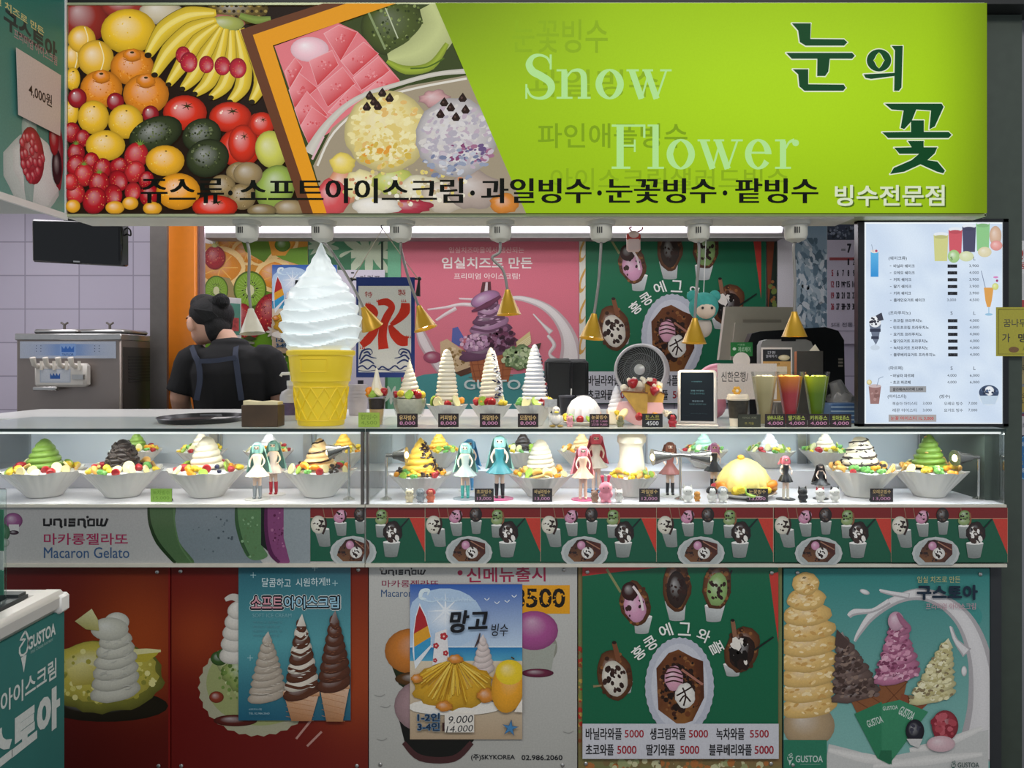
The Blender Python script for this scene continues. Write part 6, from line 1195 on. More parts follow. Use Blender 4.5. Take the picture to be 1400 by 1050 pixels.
# black cases
y = .72
for px0, px1, py, yy, lab in ((745, 783, 490, .70, 'black rounded equipment case nearest the tall white tower'), (776, 805, 491, .79, 'black rounded equipment case just behind the other one')):
    t = thing('black_case', lab, 'case', (X((px0 + px1) / 2, yy), yy, WT)); w_ = (px1 - px0) / 2 * S(yy); MB().box(-w_, 0, 0, w_, .06, Z(py, yy) - WT, .014).build('case_body', mat('case_black', '#17191b', .5, noise=.1), t); MB().tube([(-w_ * .9, -.003, .02), (-w_ * .9, -.003, Z(py, yy) - WT - .015), (w_ * .9, -.003, Z(py, yy) - WT - .015), (w_ * .9, -.003, .02)], .003, 6).build('zip_seam', BLACK, t)
for px, lab in ((775, 'small dark cup with lid and straw before the black cases'), (799, 'small dark cup with lid right of the straw cup')):
    t = thing('dark_cup', lab, 'cup', (X(px, .5), .5, WT)); MB().lathe([(.001, 0), (.022, 0), (.027, .07), (.001, .07)], n=24).build('cup', mat('cup_dark', '#26242e', .3), t); MB().lathe([(.001, .07), (.029, .07), (.029, .076), (.001, .078)], n=24).build('lid', mat('cup_lid_grey', '#55545c', .3), t)
    if px == 775: MB().tube([(.012, 0, .01), (.016, 0, .10)], .0022, 8).build('straw', WHITE, t)
t = thing('paper_cup_stack', 'stack of paper cups behind the giant cone and the parfait cup', 'cups', (X(489, .6), .6, WT))
for i in range(6): MB().lathe([(.03, i * .012), (.036, i * .012 + .05), (.037, i * .012 + .052), (.035, i * .012 + .05)], n=24).build('cup', mat('stack_cup', '#b8b0b4', .5), t)

# ------------------------------------------------------------------ lit menu board
p = Print(.06, clip=(1181.5, 303.5, 1372, 580)); p.board(1174, 300, 1377, 582.5, .015, '#0d0f12')
nb = len(p.v)
def U(x, y): return 1160 + x / 3.3875, 290 + y / 3.3875
p.grid([1182 + i * 19 for i in range(11)], [304 + j * 19.8 for j in range(15)], lambda x, y: mixc(lin('#ccdcf0'), lin('#dbe9f8'), .5 + .5 * math.sin(x * .07 + math.sin(y * .05) * 2 + y * .03)))
for a in ((1182, 304, 1372, 306), (1182, 578, 1372, 580), (1182, 304, 1184, 580), (1370, 304, 1372, 580)): p.rect(*a, '#f4fbff')
p.T = (1160, 290, 1 / 3.3875, 1 / 3.3875)
for x, y, rx, h_, c in ((428, 165, 34, 62, '#cfd08a'), (495, 140, 32, 60, '#cf5a66'), (558, 125, 32, 60, '#4a4a66'), (622, 115, 32, 65, '#8fc98a')): p.poly([(x - rx, y - h_), (x + rx, y - h_), (x + rx * .85, y + h_), (x - rx * .85, y + h_)], c); p.oval(x, y - h_, rx, 10, '#e6ecf2', n=20); p.oval(x, y - h_ + 12, rx * .9, 9, mixc(lin(c), (0, 0, 0), .2), n=20)
p.blob(680, 110, 28, 46, '#d6b49a', dk=.2); p.blob(684, 155, 28, 24, '#e6a09a', dk=.2); p.blob(487, 205, 28, 30, '#a9cf8a', dk=.15, li=.6); p.blob(545, 205, 34, 24, '#d8e0b4', dk=.1); p.blob(630, 185, 32, 24, '#e0d8b4', dk=.1)
p.rect(102, 185, 138, 300, '#5fb4e4', '#2f8fd4'); p.oval(120, 182, 18, 8, '#e8e0d8', n=14); p.oval(128, 180, 6, 6, '#b04a6a', n=10); p.stroke([(106, 150), (114, 185)], 2.5, '#8a9ab0', k=1)
p.poly([(95, 520), (150, 520), (138, 590), (126, 615), (112, 590)], '#6a7488'); p.blob(122, 508, 28, 26, '#eef2f6', dk=.15); p.flecks(122, 505, 24, 20, 14, 5, ['#2c2c38'], 2); p.rect(98, 540, 148, 555, '#30364a'); p.rect(104, 575, 140, 588, '#30364a'); p.poly([(125, 480), (152, 465), (162, 500), (140, 505)], '#3a3c4a'); p.stroke([(122, 610), (122, 625)], 6, '#c9d6e4', k=1); p.oval(122, 628, 22, 12, '#c9d6e4', n=16)
p.poly([(92, 805), (150, 805), (140, 888), (100, 888)], '#9a7470', None); p.oval(121, 805, 29, 8, '#c9b8b8', n=16); p.stroke([(130, 805), (140, 770), (160, 762)], 3, '#8a9ab0', k=1); p.blob(95, 788, 12, 12, '#e6d89a'); p.flecks(120, 845, 18, 30, 8, 7, ['#b08c88', '#86625e'], 3)
p.stroke([(613, 272), (632, 350)], 3, '#7a86a0', k=1); p.poly([(625, 350), (670, 350), (662, 410), (655, 440), (640, 440), (632, 410)], '#dca050'); p.stroke([(648, 440), (648, 470)], 4, '#9ac4e0', k=1); p.oval(648, 474, 18, 6, '#9ac4e0', n=14); p.blob(678, 345, 15, 16, '#d8e08a', dk=.2); p.oval(686, 318, 6, 6, '#a03a6a', n=10); p.oval(680, 302, 12, 5, '#d88ac0', n=10)
p.oval(648, 850, 48, 46, '#d6e2ee', n=30); p.oval(648, 835, 46, 34, '#3a4a66', n=30); p.blob(650, 828, 22, 22, '#e9eef4', dk=.2); p.flecks(648, 838, 40, 26, 18, 6, ['#28344c', '#566a8a'], 5); p.poly([(604, 850), (692, 850), (676, 890), (620, 890)], '#c0d2e4')
INKM = '#20242f'
def mrow(t_, x0, y, x1, s_=None, l_=None, blk=False, dash=True):
    if dash: p.rect(189, y - 1, 196, y + 1, INKM)
    p.text(t_, x0, y - 8, x1, y + 8, INKM, .03)
    if blk: p.rect(456, y - 7, 500, y + 8, '#15171d'); p.flecks(478, y, 18, 5, 8, 2, ['#3a3c44'], int(y))
    elif s_: p.text(s_, 452, y - 7, 494, y + 7, INKM)
    if l_: p.text(l_, 556, y - 7, 600, y + 7, INKM)
for t_, y, x1 in (('(쉐이크류)', 215, 268), ('(프라푸치노)', 468, 285), ('(파르페)', 723, 250)):
    p.text(t_, 184, y - 10, x1, y + 10, INKM, .015); p.text('S', 470, y - 8, 480, y + 8, INKM); p.text('L', 576, y - 8, 586, y + 8, INKM)
for i, (t_, x1, b_) in enumerate((('바닐라 쉐이크', 304, '3,900'), ('오레오 쉐이크', 304, '4,000'), ('커피 쉐이크', 288, '3,900'), ('딸기 쉐이크', 288, '3,900'), ('키위 쉐이크', 286, '3,900'))): mrow(t_, 206, 250 + i * 31.6, x1, None, b_, True)
mrow('플레인요거트 쉐이크', 206, 408, 350, '3,000', '4,500')
for i, (t_, x1) in enumerate((('초코칩 프라푸치노', 338), ('민트초코칩 프라푸치노', 368), ('요거트 프라푸치노', 336), ('딸기요거트 프라푸치노', 364), ('녹차요거트 프라푸치노', 364), ('블루베리요거트 프라푸치노', 398))): mrow(t_, 204, 503 + i * 31.5, x1, None, '4,000', True)
mrow('바닐라 파르페', 201, 757, 298, '4,000', '6,000'); mrow('초코 파르페', 201, 788, 282, '4,000', '6,000')
p.rect(186, 806, 354, 834, '#9a9ca0'); p.text('팥라떼/녹차라떼 3,000', 200, 812, 340, 828, '#14151a', .03, -1)
p.text('(아이스티)', 176, 844, 262, 864, INKM, .015); p.text('(빙수)', 415, 844, 464, 864, INKM, .015)
for t_, x0, x1, y, pr_, px_ in (('복숭아 아이스티', 198, 312, 886, '3,000', 338), ('레몬 아이스티', 198, 310, 917, '3,000', 338), ('오레오 빙수', 436, 523, 886, '7,000', 548), ('요거트 빙수', 436, 523, 917, '7,000', 548)): p.text(t_, x0, y - 8, x1, y + 8, INKM, .01); p.text(pr_, px_, y - 7, px_ + 41, y + 7, INKM)
p.rect(180, 937, 400, 970, '#a9a4a4'); p.text('눈꽃 아이스티 1L 3,000', 190, 945, 388, 963, '#c0302a', .02)
p.T = (0, 0, 1, 1)
o = p.build('lit_menu_board', MENUINK); tag(o, 'tall lit drink menu board in a black frame at right of the counter', 'menu board')
BF = MB()
for a in ((1173, 299, 1379, 303.5), (1173, 579.5, 1379, 583.2), (1173, 299, 1181.5, 583.2), (1372, 299, 1379, 583.2)): BF.box(X(a[0], .055), .055, Z(a[3], .055), X(a[2], .055), .078, Z(a[1], .055))
wpart('frame', BF, mat('menu_frame_black', '#0c0e12', .3), o)
o.location.z += 0

# ------------------------------------------------------------------ stickers on the right column
def sticker(name, label, q, y, bg, art, cat='notice'):
    p = Print(y); p.board(*q, .0012, bg); art(p); o = p.build(name, INK); tag(o, label, cat)
YR = .0985
sticker('payment_notice', 'white and red payment notice on the grey column', (1386, 329, 1424, 458), YR, '#d8d6d6', lambda p: (p.text('QR', 1388, 340, 1408, 355, '#b0383a', .05), p.text('바로결제', 1386, 358, 1424, 369, '#b0383a', .04), p.rect(1386, 410, 1424, 445, '#b0484c'), p.rect(1392, 374, 1424, 408, '#c9c7c7')))
sticker('yellow_meal_notice', 'yellow meal card notice hanging in front of the menu board edge', (1362, 420, 1420, 487), .045, '#a9a23c', lambda p: (p.outline([(1365, 423), (1417, 423), (1417, 484), (1365, 484)], 1.2, '#7a7428'), p.text('꿈나무카드', 1372, 436, 1425, 447, '#3a3a3e', .01), p.text('가', 1370, 456, 1381, 468, '#3a3a3e', .01), p.text('맹점', 1392, 456, 1418, 468, '#2a2a2e', .03), p.oval(1386, 478, 7, 4, '#7a5a3a'), p.text('서울', 1398, 474, 1410, 481, '#5a5a30')))
sticker('ochre_card_notice', 'small ochre notice under the yellow meal card notice', (1379, 489, 1424, 525), YR, '#a39468', lambda p: (p.text('정부긴급재난지원금', 1381, 499, 1430, 506, '#2a2620', .03), p.text('사용 가능', 1384, 507, 1414, 514, '#2a2620', .03)))
sticker('mustard_pay_notice', 'mustard notice with corner marks below the small ochre one', (1380, 529, 1424, 563), YR, '#a8924a', lambda p: (p.text('카카오페이', 1386, 537, 1414, 545, '#2e2a1e', .02), p.text('됩니다', 1391, 546, 1408, 553, '#2e2a1e', .02), p.stroke([(1391, 533), (1386, 533), (1386, 540)], 1, '#2e2a1e', k=1), p.stroke([(1386, 552), (1386, 559), (1391, 559)], 1, '#2e2a1e', k=1)))
sticker('pale_pay_notice', 'pale notice with corner mark above the round blue sticker', (1387, 569, 1424, 595), YR, '#b9b6ba', lambda p: (p.text('제로페이', 1391, 578, 1416, 585, '#33334a', .03), p.stroke([(1396, 572), (1391, 572), (1391, 579)], 1, '#4a4a5a', k=1)))
sticker('purple_backing_sheet', 'purple and orange backing sheet behind the pale notice', (1383.5, 565, 1424, 603), YR + .0014, '#3f2f52', lambda p: (p.rect(1379, 577, 1386, 586, '#a0523a'), p.rect(1386, 566, 1400, 569, '#7a3050')))
p = Print(YR); p.board(1408, 612, 1422, 640, .0008, '#2f6ea8'); p.oval(1412, 626, 32, 32, '#7fb0d8', n=48); p.oval(1412, 626, 30.5, 30.5, '#2f6ea8', n=48); p.text('민생회복', 1387, 616, 1437, 625, '#b9b46a', .03); p.text('소비쿠폰', 1387, 627, 1437, 636, '#b9b46a', .03); p.text('사용처', 1388, 640, 1412, 646, '#c9d8e4', .02); p.text('사용 가능한 곳', 1390, 604, 1430, 610, '#c9d8e4', 0)
v0 = len(p.v); n_ = 48; ring = [(X(1412 + 32 * math.cos(2 * PI * i / n_), YR), YR + .0008, Z(626 + 32 * math.sin(2 * PI * i / n_), YR)) for i in range(n_)]; p.v += ring; p.c += [lin('#2f6ea8')] * n_; p.f.append(tuple(range(v0, v0 + n_)))
o = p.build('round_coupon_sticker', INK); tag(o, 'round blue coupon sticker on the grey column', 'sticker')
# ------------------------------------------------------------------ gooseneck lamps under the sign
CAN = mat('canopy_cream', '#c9c7bb', .45, noise=.03); NECK = mat('gooseneck_grey', '#8f8c86', .35, .5); GOLD = mat('gold_shade', '#b98f22', .3, .35, noise=.04); CREAMS = mat('cream_shade', '#cfc8b4', .4); BULB = mat('lamp_bulb', '#fff0cc', .3, emit=6, noise=0)
YL = .055; ZB = 1.789
def glamp(label, cx, pts, tip, d, shade, power=1.0, yy=None):
    t = thing('gooseneck_lamp', label, 'lamp', (X(cx, YL), YL, ZB), 0, 'gooseneck lamps under the sign'); o_ = Vector(t.location)
    MB().lathe([(.0005, -.060), (.012, -.060), (.028, -.052), (.0325, -.040), (.0325, -.012), (.040, -.010), (.041, 0), (.0005, 0)], n=32).build('canopy', CAN, t)
    v = MB(); [v.box(-.016 + k * .006, -.0335, -.038, -.013 + k * .006, -.031, -.020) for k in range(3)]; v.build('vent_slot', BLACK, t)
    P = [Vector((0, 0, -.058))] + [Vector((X(a, YL + q), YL + q, Z(b, YL + q))) - o_ for a, b, q in pts]; tp = Vector((X(tip[0], YL + tip[2]), YL + tip[2], Z(tip[1], YL + tip[2]))) - o_
    MB().tube(P + [tp], .0042, 10, smooth=6).build('gooseneck', NECK, t)
    d = Vector(d).normalized(); L = .068
    sh = MB(); ax = d; up = ax.orthogonal().normalized(); b2 = ax.cross(up); rows = []
    for r, q in ((.008, -.004), (.0095, .004), (.035, L), (.0365, L + .001), (.034, L - .001), (.006, .006)): rows.append([tp + ax * q + (up * math.cos(2 * PI * k / 28) + b2 * math.sin(2 * PI * k / 28)) * r for k in range(28)])
    s_ = sh.grid(rows).build('lamp_shade', shade, t); MB().ball(tp + d * (L - .022), .019, 14, 9).build('bulb', BULB if power else mat('bulb_off', '#d8d4c8', .3), s_)
    if power:
        l = bpy.data.lights.new('gooseneck_spot', 'SPOT'); l.energy = 3.0 * power; l.spot_size = R(95); l.spot_blend = .6; l.color = (1, .84, .58); l.shadow_soft_size = .02; lo = bpy.data.objects.new('gooseneck_spot', l); COL.objects.link(lo); lo.location = o_ + tp + d * (L + .004); lo.rotation_euler = d.to_track_quat('-Z', 'Y').to_euler()
glamp('gooseneck lamp with cream white shade hanging in front of the kiwi poster', 338, [(341, 350, 0), (340, 390, .0)], (343, 424, .0), (.10, -.1, -1), CREAMS, 0)
glamp('gooseneck lamp with gold shade bent right, just right of the giant cone tip', 441, [(454, 345, .06), (479, 385, .13)], (497, 421, .17), (.35, .35, -.9), GOLD, 1)
glamp('gooseneck lamp with gold shade at the right edge of the ice banner', 548, [(549, 345, .03), (560, 385, .06)], (573, 420, .08), (.32, -.1, -1), GOLD, 1)
glamp('gooseneck lamp with kinked neck in front of the pink poster', 684, [(683, 345, 0), (673, 353, 0), (688, 370, .0)], (694, 398, .0), (.05, -.05, -1), GOLD, .8)
glamp('gooseneck lamp with gold shade left of the white waffle scoop on green poster', 822, [(821, 350, 0), (818, 390, .0)], (812, 431, .0), (-.12, -.1, -1), GOLD, .8)
glamp('gooseneck lamp with gold shade in front of the teal plush', 955, [(956, 350, 0), (952, 400, 0)], (950, 437, .0), (-.05, -.05, -1), GOLD, .8)
glamp('gooseneck lamp with lit gold shade nearest the menu board', 1088, [(1085, 340, 0), (1087, 385, .0)], (1086, 428, .0), (0, .0, -1), GOLD, 1)

# ------------------------------------------------------------------ hanging things
YBN = .55
p = Print(YBN); q0 = len(p.v)
p.board(487, 379, 567, 516, .003, '#2c3f7a'); p.rect(487, 379, 567, 516, '#26387a'); p.rect(490, 391, 562, 509, '#dcdad8')
p.T = (380, 300, 1 / 3.5, 1 / 3.5)
p.text('特', 415, 345, 452, 373, '#a02c2c', .02, 6); p.text('製', 574, 335, 612, 364, '#a02c2c', .02)
RD = '#c8301f'
for pts, wd in (([(478, 400), (520, 395), (545, 420), (525, 460), (508, 500), (500, 560), (505, 620)], [24, 36, 32, 38, 38, 42, 50]), ([(415, 418), (445, 428), (462, 450), (450, 482)], [36, 42, 36, 14]), ([(480, 500), (458, 540), (428, 578), (400, 602)], [14, 40, 44, 30]), ([(610, 400), (606, 440), (575, 478), (540, 505)], [40, 50, 34, 16]), ([(535, 505), (556, 545), (588, 578), (622, 582)], [16, 46, 54, 44])): p.stroke(pts, wd, RD, k=6)
for x, y, a in ((480, 388, -.8), (430, 400, -.8), (600, 388, -.5), (622, 560, .3), (402, 612, 2.2)):
    for k in range(3): p.poly([(x + k * 9 - 9, y + 8), (x + k * 9 - 3, y + 8), (x + k * 9 - 8, y - 8)], RD)
BL = '#2c3a70'
for x0, s_ in ((390, 1), (640, -1)):
    for q in ([(0, 670), (14, 630), (50, 620), (62, 640), (40, 650)], [(4, 680), (30, 650), (58, 660), (82, 664)], [(0, 690), (36, 672), (70, 690)], [(20, 640), (40, 634), (54, 650)]): p.stroke([(x0 + s_ * a, b) for a, b in q], [7, 9, 6, 3, 2][:len(q)], BL)
p.stroke([(378, 712), (405, 700), (430, 716), (455, 698), (480, 716), (500, 704), (530, 718), (560, 700), (585, 716), (610, 702), (636, 712)], 7, BL); p.stroke([(378, 722), (430, 726), (500, 718), (560, 728), (636, 720)], 3, BL)
p.T = (0, 0, 1, 1)
o = p.build('ice_banner', mat('banner', '#fff', .8) if False else printmat('banner_cloth', .85)); tag(o, 'blue bordered fabric ice banner with red character, hung by a string', 'banner')
wpart('rod', MB().tube([(X(480, YBN), YBN + .004, Z(382, YBN)), (X(573, YBN), YBN + .004, Z(381, YBN))], .004, 8).ball((X(480, YBN), YBN + .004, Z(382, YBN)), .008, 8, 6).ball((X(573, YBN), YBN + .004, Z(381, YBN)), .008, 8, 6), BLACK, o)
wpart('string', MB().tube([(X(482, YBN), YBN + .004, Z(381, YBN)), (X(523, .11), .11, Z(313, .11)), (X(571, YBN), YBN + .004, Z(381, YBN))], .0018, 6), mat('string_beige', '#a99c88', .8), o)
wpart('hook', MB().tube([(X(523, .11), .11, Z(313, .11)), (X(521, .11), .11, Z(309, .11)), (X(526, .11), .11, Z(306, .11)), (X(524, .11), .11, ZB)], .002, 6, smooth=4), BLACK, o)
wpart('tassel', MB().tube([(X(573, YBN), YBN, Z(383, YBN)), (X(571, YBN), YBN, Z(405, YBN))], [.004, .010], 8), BLACK, o)
t = thing('hanging_charm', 'small red and white glossy charm hanging from a red cord', 'charm', (X(866, .14), .14, Z(331, .14)))
MB().box(-.021, -.008, -.03, .021, .008, .026, .006).ball((0, -.004, .022), (.018, .012, .012), 10, 6).build('charm_body', mat('charm_white', '#e0c4bc', .25), t); MB().box(-.0215, -.009, .004, .0215, .009, .027, .005).build('charm_top', mat('charm_red', '#b8382c', .25), t); MB().tube([(0, 0, .026), (-.012, 0, .042), (-.005, 0, ZB - Z(331, .14))], .002, 6, smooth=4).tube([(0, 0, .026), (.024, 0, .036), (.028, 0, ZB - Z(331, .14))], .002, 6, smooth=4).build('cord', mat('cord_red', '#8a2a22', .6), t)
yp = .155; t = thing('hanging_plush', 'teal plush bear hanging behind a gold lamp', 'plush toy', (X(962, yp), yp, Z(425, yp))); TP = mat('teal_plush', '#3f9a92', .9, noise=.1, scale=80, bump=.3)
MB().ball((0, 0, .012), (.045, .04, .045), 18, 12).build('head', TP, t); MB().ball((0, -.026, .0), (.030, .018, .026), 14, 9).build('muzzle', mat('plush_cream', '#d9c4b0', .9), t)
for s_ in (-1, 1): MB().ball((s_ * .034, 0, .045), (.018, .010, .018), 12, 8).build('ear', TP, t); MB().ball((s_ * .014, -.043, .006), .004, 8, 6).build('eye', BLACK, t)
MB().ball((0, 0, -.05), (.026, .022, .032), 14, 9).build('body', mat('plush_white', '#b9aea4', .9), t); MB().tube([(0, 0, .055), (0, -.035, ZB - Z(425, yp))], .0012, 6).build('cord', WHITE, t)

# television
yt = .62; t = thing('television', 'small black television hung under the sign at left', 'television', (X(105, yt), yt, Z(332, yt))); s_ = S(yt); MT = Matrix.Rotation(R(3), 4, 'Y') @ Matrix.Rotation(R(6), 4, 'X')
MB().box(-62 * s_, 0, -29 * s_, 62 * s_, .05, 29 * s_, .006, MT).build('bezel', mat('tv_gloss', '#0b0b0d', .15), t); MB().box(-58 * s_, -.002, -22 * s_, 58 * s_, .001, 24 * s_, 0, MT).build('screen', mat('tv_screen', '#060708', .2, noise=0), t); MB().box(-.012, -.003, -26.5 * s_, .012, .001, -24.5 * s_, 0, MT).build('badge', STEEL, t)
MB().box(-.06, .02, 28 * s_, .06, .04, 28 * s_ + .02).tube([(0, .03, 28 * s_), (0, .03, 2.45 - Z(332, yt))], .012, 10).build('bracket', BLACK, t); MB().tube([(60 * s_, .03, 24 * s_), (67 * s_, .03, 20 * s_), (68 * s_, .03, 12 * s_), (63 * s_, .03, 14 * s_)], .003, 6, smooth=4).build('cable', BLACK, t)

# ------------------------------------------------------------------ soft serve machine
ym = 1.2; x0, x1 = X(22, ym), X(165, ym); zt = Z(456, ym); t = thing('soft_serve_machine', 'large steel soft serve machine against the tiled wall at left', 'ice cream machine', ((x0 + x1) / 2, ym, 0)); hw = (x1 - x0) / 2; s_ = S(ym); MST = mat('machine_steel', '#8a807a', .35, .6, noise=.05, scale=8)
MB().box(-hw, 0, .08, hw, .34, zt, .006).build('body', MST, t); MB().box(-hw - .004, -.006, zt - .03, hw + .004, .34, zt, .004).build('top_edge', STEEL, t); MB().box(hw, .02, .5, hw + .0035, .32, zt - .06).build('side_panel', mat('machine_side', '#4c4745', .4, .5), t)
for i in range(9): MB().box(hw + .003, .06, zt - .10 - i * .014, hw + .006, .28, zt - .107 - i * .014).build('vent_slot', mat('vent_dark', '#2a2726', .5), t)
for cx_ in (-.09, .12): MB().box(cx_ - .10, .05, zt, cx_ + .10, .28, zt + .022, .008).build('hopper_lid', STEEL, t); k_ = MB().tube([(cx_, .12, zt + .02), (cx_, .12, zt + .045)], .006, 8).tube([(cx_ - .016, .12, zt + .055), (cx_, .12, zt + .045), (cx_ + .016, .12, zt + .055)], .005, 8).build('lid_knob', DSTEEL, t)
p = Print(fmap=lambda u, v, z: (u, -.004 - z, v)); zp = zt - .035
def R4(a, b, c, d): return [(a, b), (c, b), (c, d), (a, d)]
p.board(-hw + .02, zp, hw - .02, zp - .076, .004, '#a9b0be'); p.grid([-hw + .02, -.13, -.05, .05, .13, hw - .02], [zp - .012, zp - .064], lambda u, v: mixc(lin('#a9b0be'), lin('#4a7ab8'), max(0, 1 - abs(u) / .16)))
def crown(cx, cz, w_, h_): p.poly([(cx - w_, cz - h_), (cx + w_, cz - h_), (cx + w_, cz + h_), (cx + w_ * .6, cz), (cx + w_ * .33, cz + h_), (cx, cz), (cx - w_ * .33, cz + h_), (cx - w_ * .6, cz), (cx - w_, cz + h_)], '#2f62ae')
p.rect(-.035, zp - .010, .035, zp - .066, '#7a9aca'); crown(0, zp - .034, .028, .014); Flip(p).text('TAYLOR', -.026, zp - .064, .026, zp - .054, '#2a4a80')
for u in (-.14, -.12, .12, .14): [p.oval(u, zp - .02 - k * .012, .002, .002, '#2a3450', n=8) for k in range(3)]
o = p.build('control_panel', INK, t); o.location = (0, 0, 0)
zh = Z(512, ym); MB().box(-.125, -.05, zh - .055, .105, .0, zh + .05, .012).build('dispenser_door', mat('dispenser_white', '#d6d0c8', .35), t)
for i in range(4): dx = -.105 + i * .055; hd = MB().tube([(dx, -.05, zh + .035), (dx, -.075, zh + .045), (dx, -.085, zh + .075)], [.010, .010, .012], 10).tube([(dx + .02, -.055, zh + .02), (dx + .02, -.055, zh + .06)], .007, 8).build('dispenser_handle', mat('handle_ivory', '#ddd6ca', .4), t)
p = Print(fmap=lambda u, v, z: (u, -.0505 - z, v)); p.rect(-.095, zh - .035, .04, zh + .025, '#b9c0cc'); p.rect(-.09, zh - .03, .035, zh + .02, '#ced2da'); crown(-.028, zh - .005, .022, .013); o = p.build('door_badge', INK, t); o.location = (0, 0, 0)
MB().box(.05, -.06, zh - .02, .1, -.045, zh + .0).build('door_catch', STEEL, t); MB().box(-.125, -.056, zh - .07, -.02, -.03, zh - .052, .004).build('door_lip', STEEL, t); MB().box(-.2, -.12, .75, .2, 0, .77, .004).build('drip_tray', STEEL, t)
for s1 in (-1, 1): [MB().cyl((s1 * (hw - .05), q, 0), (s1 * (hw - .05), q, .09), .02, n=12).build('foot', BLACK, t) for q in (.05, .29)]

# ------------------------------------------------------------------ the shop worker, seen from behind
yw = 1.25; t = thing('person', 'woman in black t-shirt and navy apron straps working with her back turned', 'person', (X(318, yw), yw, 0)); s_ = S(yw)
def L_(px, py, y=0): return ((px - 318) * s_, y, Z(py, yw))
def loft(rings, n=28): return [[(cx + rx * math.cos(2 * PI * j / n), cy + ry * math.sin(2 * PI * j / n), z) for j in range(n)] for (z, cx, cy, rx, ry) in rings]
SKN = mat('skin', '#d8a890', .5, noise=.03, sss=.05)
tor = [(.82, 0, .02, .165, .12), (.95, 0, .02, .17, .125), (1.08, 0, .015, .15, .108), (1.22, 0, .01, .165, .112), (1.33, 0, .0, .178, .112), (1.40, 0, .005, .165, .098), (1.435, -.005, .012, .115, .08), (1.46, -.018, .02, .066, .062), (1.49, -.04, .03, .052, .055), (1.53, -.07, .038, .050, .056)]
b = MB().grid(loft(tor)); hc = Vector((-.134, .05, 1.572)); fd = Vector((-.86, .48, -.16)).normalized(); lt = Vector((-.48, -.87, 0)).normalized(); upv = fd.cross(lt) * -1
if upv.z < 0: upv = -upv
def H(f, l, u): return tuple(hc + fd * f + lt * l + upv * u)
MH = Matrix((fd, lt, upv)).transposed().to_4x4()
b.ball(tuple(hc), (.093, .074, .108), 24, 16, M=MH); b.ball(H(.045, 0, -.055), (.048, .050, .052), 16, 10, M=MH); b.ball(H(.062, 0, -.088), (.022, .026, .018), 12, 8, M=MH); b.ball(H(.098, 0, -.018), (.016, .011, .020), 10, 8, M=MH); b.ball(H(.085, 0, -.058), (.014, .020, .010), 10, 8, M=MH); b.ball(H(.082, 0, .028), (.016, .05, .012), 10, 8, M=MH)
b.ball(H(.012, .084, -.02), (.022, .014, .036), 12, 8, M=MH); b.ball(H(-.002, -.076, -.02), (.020, .010, .032), 12, 8, M=MH)
arms = {-1: [(-.185, .0, 1.385), (-.235, -.005, 1.22), (-.245, .14, 1.10), (-.21, .26, 1.07)], 1: [(.165, .0, 1.385), (.212, .015, 1.215), (.13, .17, 1.155), (.06, .27, 1.12)]}
for s1, pts in arms.items():
    b.tube(pts, [.052, .044, .036, .026], 14, smooth=4); e = Vector(pts[3]); dv = (e - Vector(pts[2])).normalized(); sd = dv.cross(Vector((0, 0, 1))).normalized()
    b.tube([e, e + dv * .05, e + dv * .085], [.026, .036, .030], 12)
    for k in range(4): r0_ = e + dv * .075 + sd * (k - 1.5) * .019; ln = (.060, .072, .068, .052)[k]; b.tube([r0_, r0_ + dv * ln * .55 + Vector((0, 0, -.010)), r0_ + dv * ln * .9 + Vector((0, 0, -.030))], [.009, .0085, .007], 8)
    r0_ = e + dv * .03 - sd * s1 * .030; b.tube([r0_, r0_ + dv * .03 - sd * s1 * .022 + Vector((0, 0, -.01)), r0_ + dv * .055 - sd * s1 * .022 + Vector((0, 0, -.03))], [.011, .010, .008], 8)
for s1 in (-1, 1): b.tube([(.085 * s1, .02, .88), (.095 * s1, .01, .48), (.09 * s1, .03, .08)], [.088, .058, .038], 16, smooth=4); b.ball((.09 * s1, .085, .04), (.042, .11, .038), 14, 8)
put('body', remesh(b, .0055, 3, SKN), t)
sh = MB().grid(loft([(z, cx, cy, rx + .014, ry + .014) for z, cx, cy, rx, ry in tor[1:8]]))
for s1, pts in arms.items(): a, q = Vector(pts[0]), Vector(pts[1]); sh.tube([a + Vector((-s1 * .05, 0, .012)), a, a.lerp(q, .5), a.lerp(q, .88)], [.062, .070, .067, .068], 18, smooth=3)
sh.ball((-.10, 0, 1.40), (.095, .085, .045), 14, 9).ball((.09, 0, 1.40), (.095, .085, .045), 14, 9).ball((-.018, .02, 1.466), (.086, .076, .028), 16, 9)
put('t_shirt', remesh(sh, .007, 4, mat('black_cotton', '#141416', .9, noise=.1, bump=.1)), t)
tr = MB().grid(loft([(.70, 0, .02, .18, .13), (.82, 0, .02, .186, .14), (.95, 0, .02, .184, .14), (1.0, 0, .02, .172, .128)]))
for s1 in (-1, 1): tr.tube([(.085 * s1, .02, .86), (.095 * s1, .01, .48), (.09 * s1, .03, .10)], [.10, .076, .062], 16, smooth=4)
put('trousers', remesh(tr, .012, 3, mat('dark_trousers', '#1b1d24', .9)), t)
STRP = mat('navy_strap', '#2f3648', .8, noise=.08)
def strap(pts, wd, y0=-.128):
    rows = []
    P, _ = catmull([Vector(L_(a, c, q)) for a, c, q in pts], [1] * len(pts), 6)
    for i, v in enumerate(P):
        tn = (P[min(i + 1, len(P) - 1)] - P[max(i - 1, 0)]).normalized(); sd = tn.cross(Vector((0, 1, 0))).normalized() * wd / 2
        rows.append([v + sd, v + sd + Vector((0, -.004, 0)), v - sd + Vector((0, -.004, 0)), v - sd])
    MB().grid(rows).build('apron_strap', STRP, t)
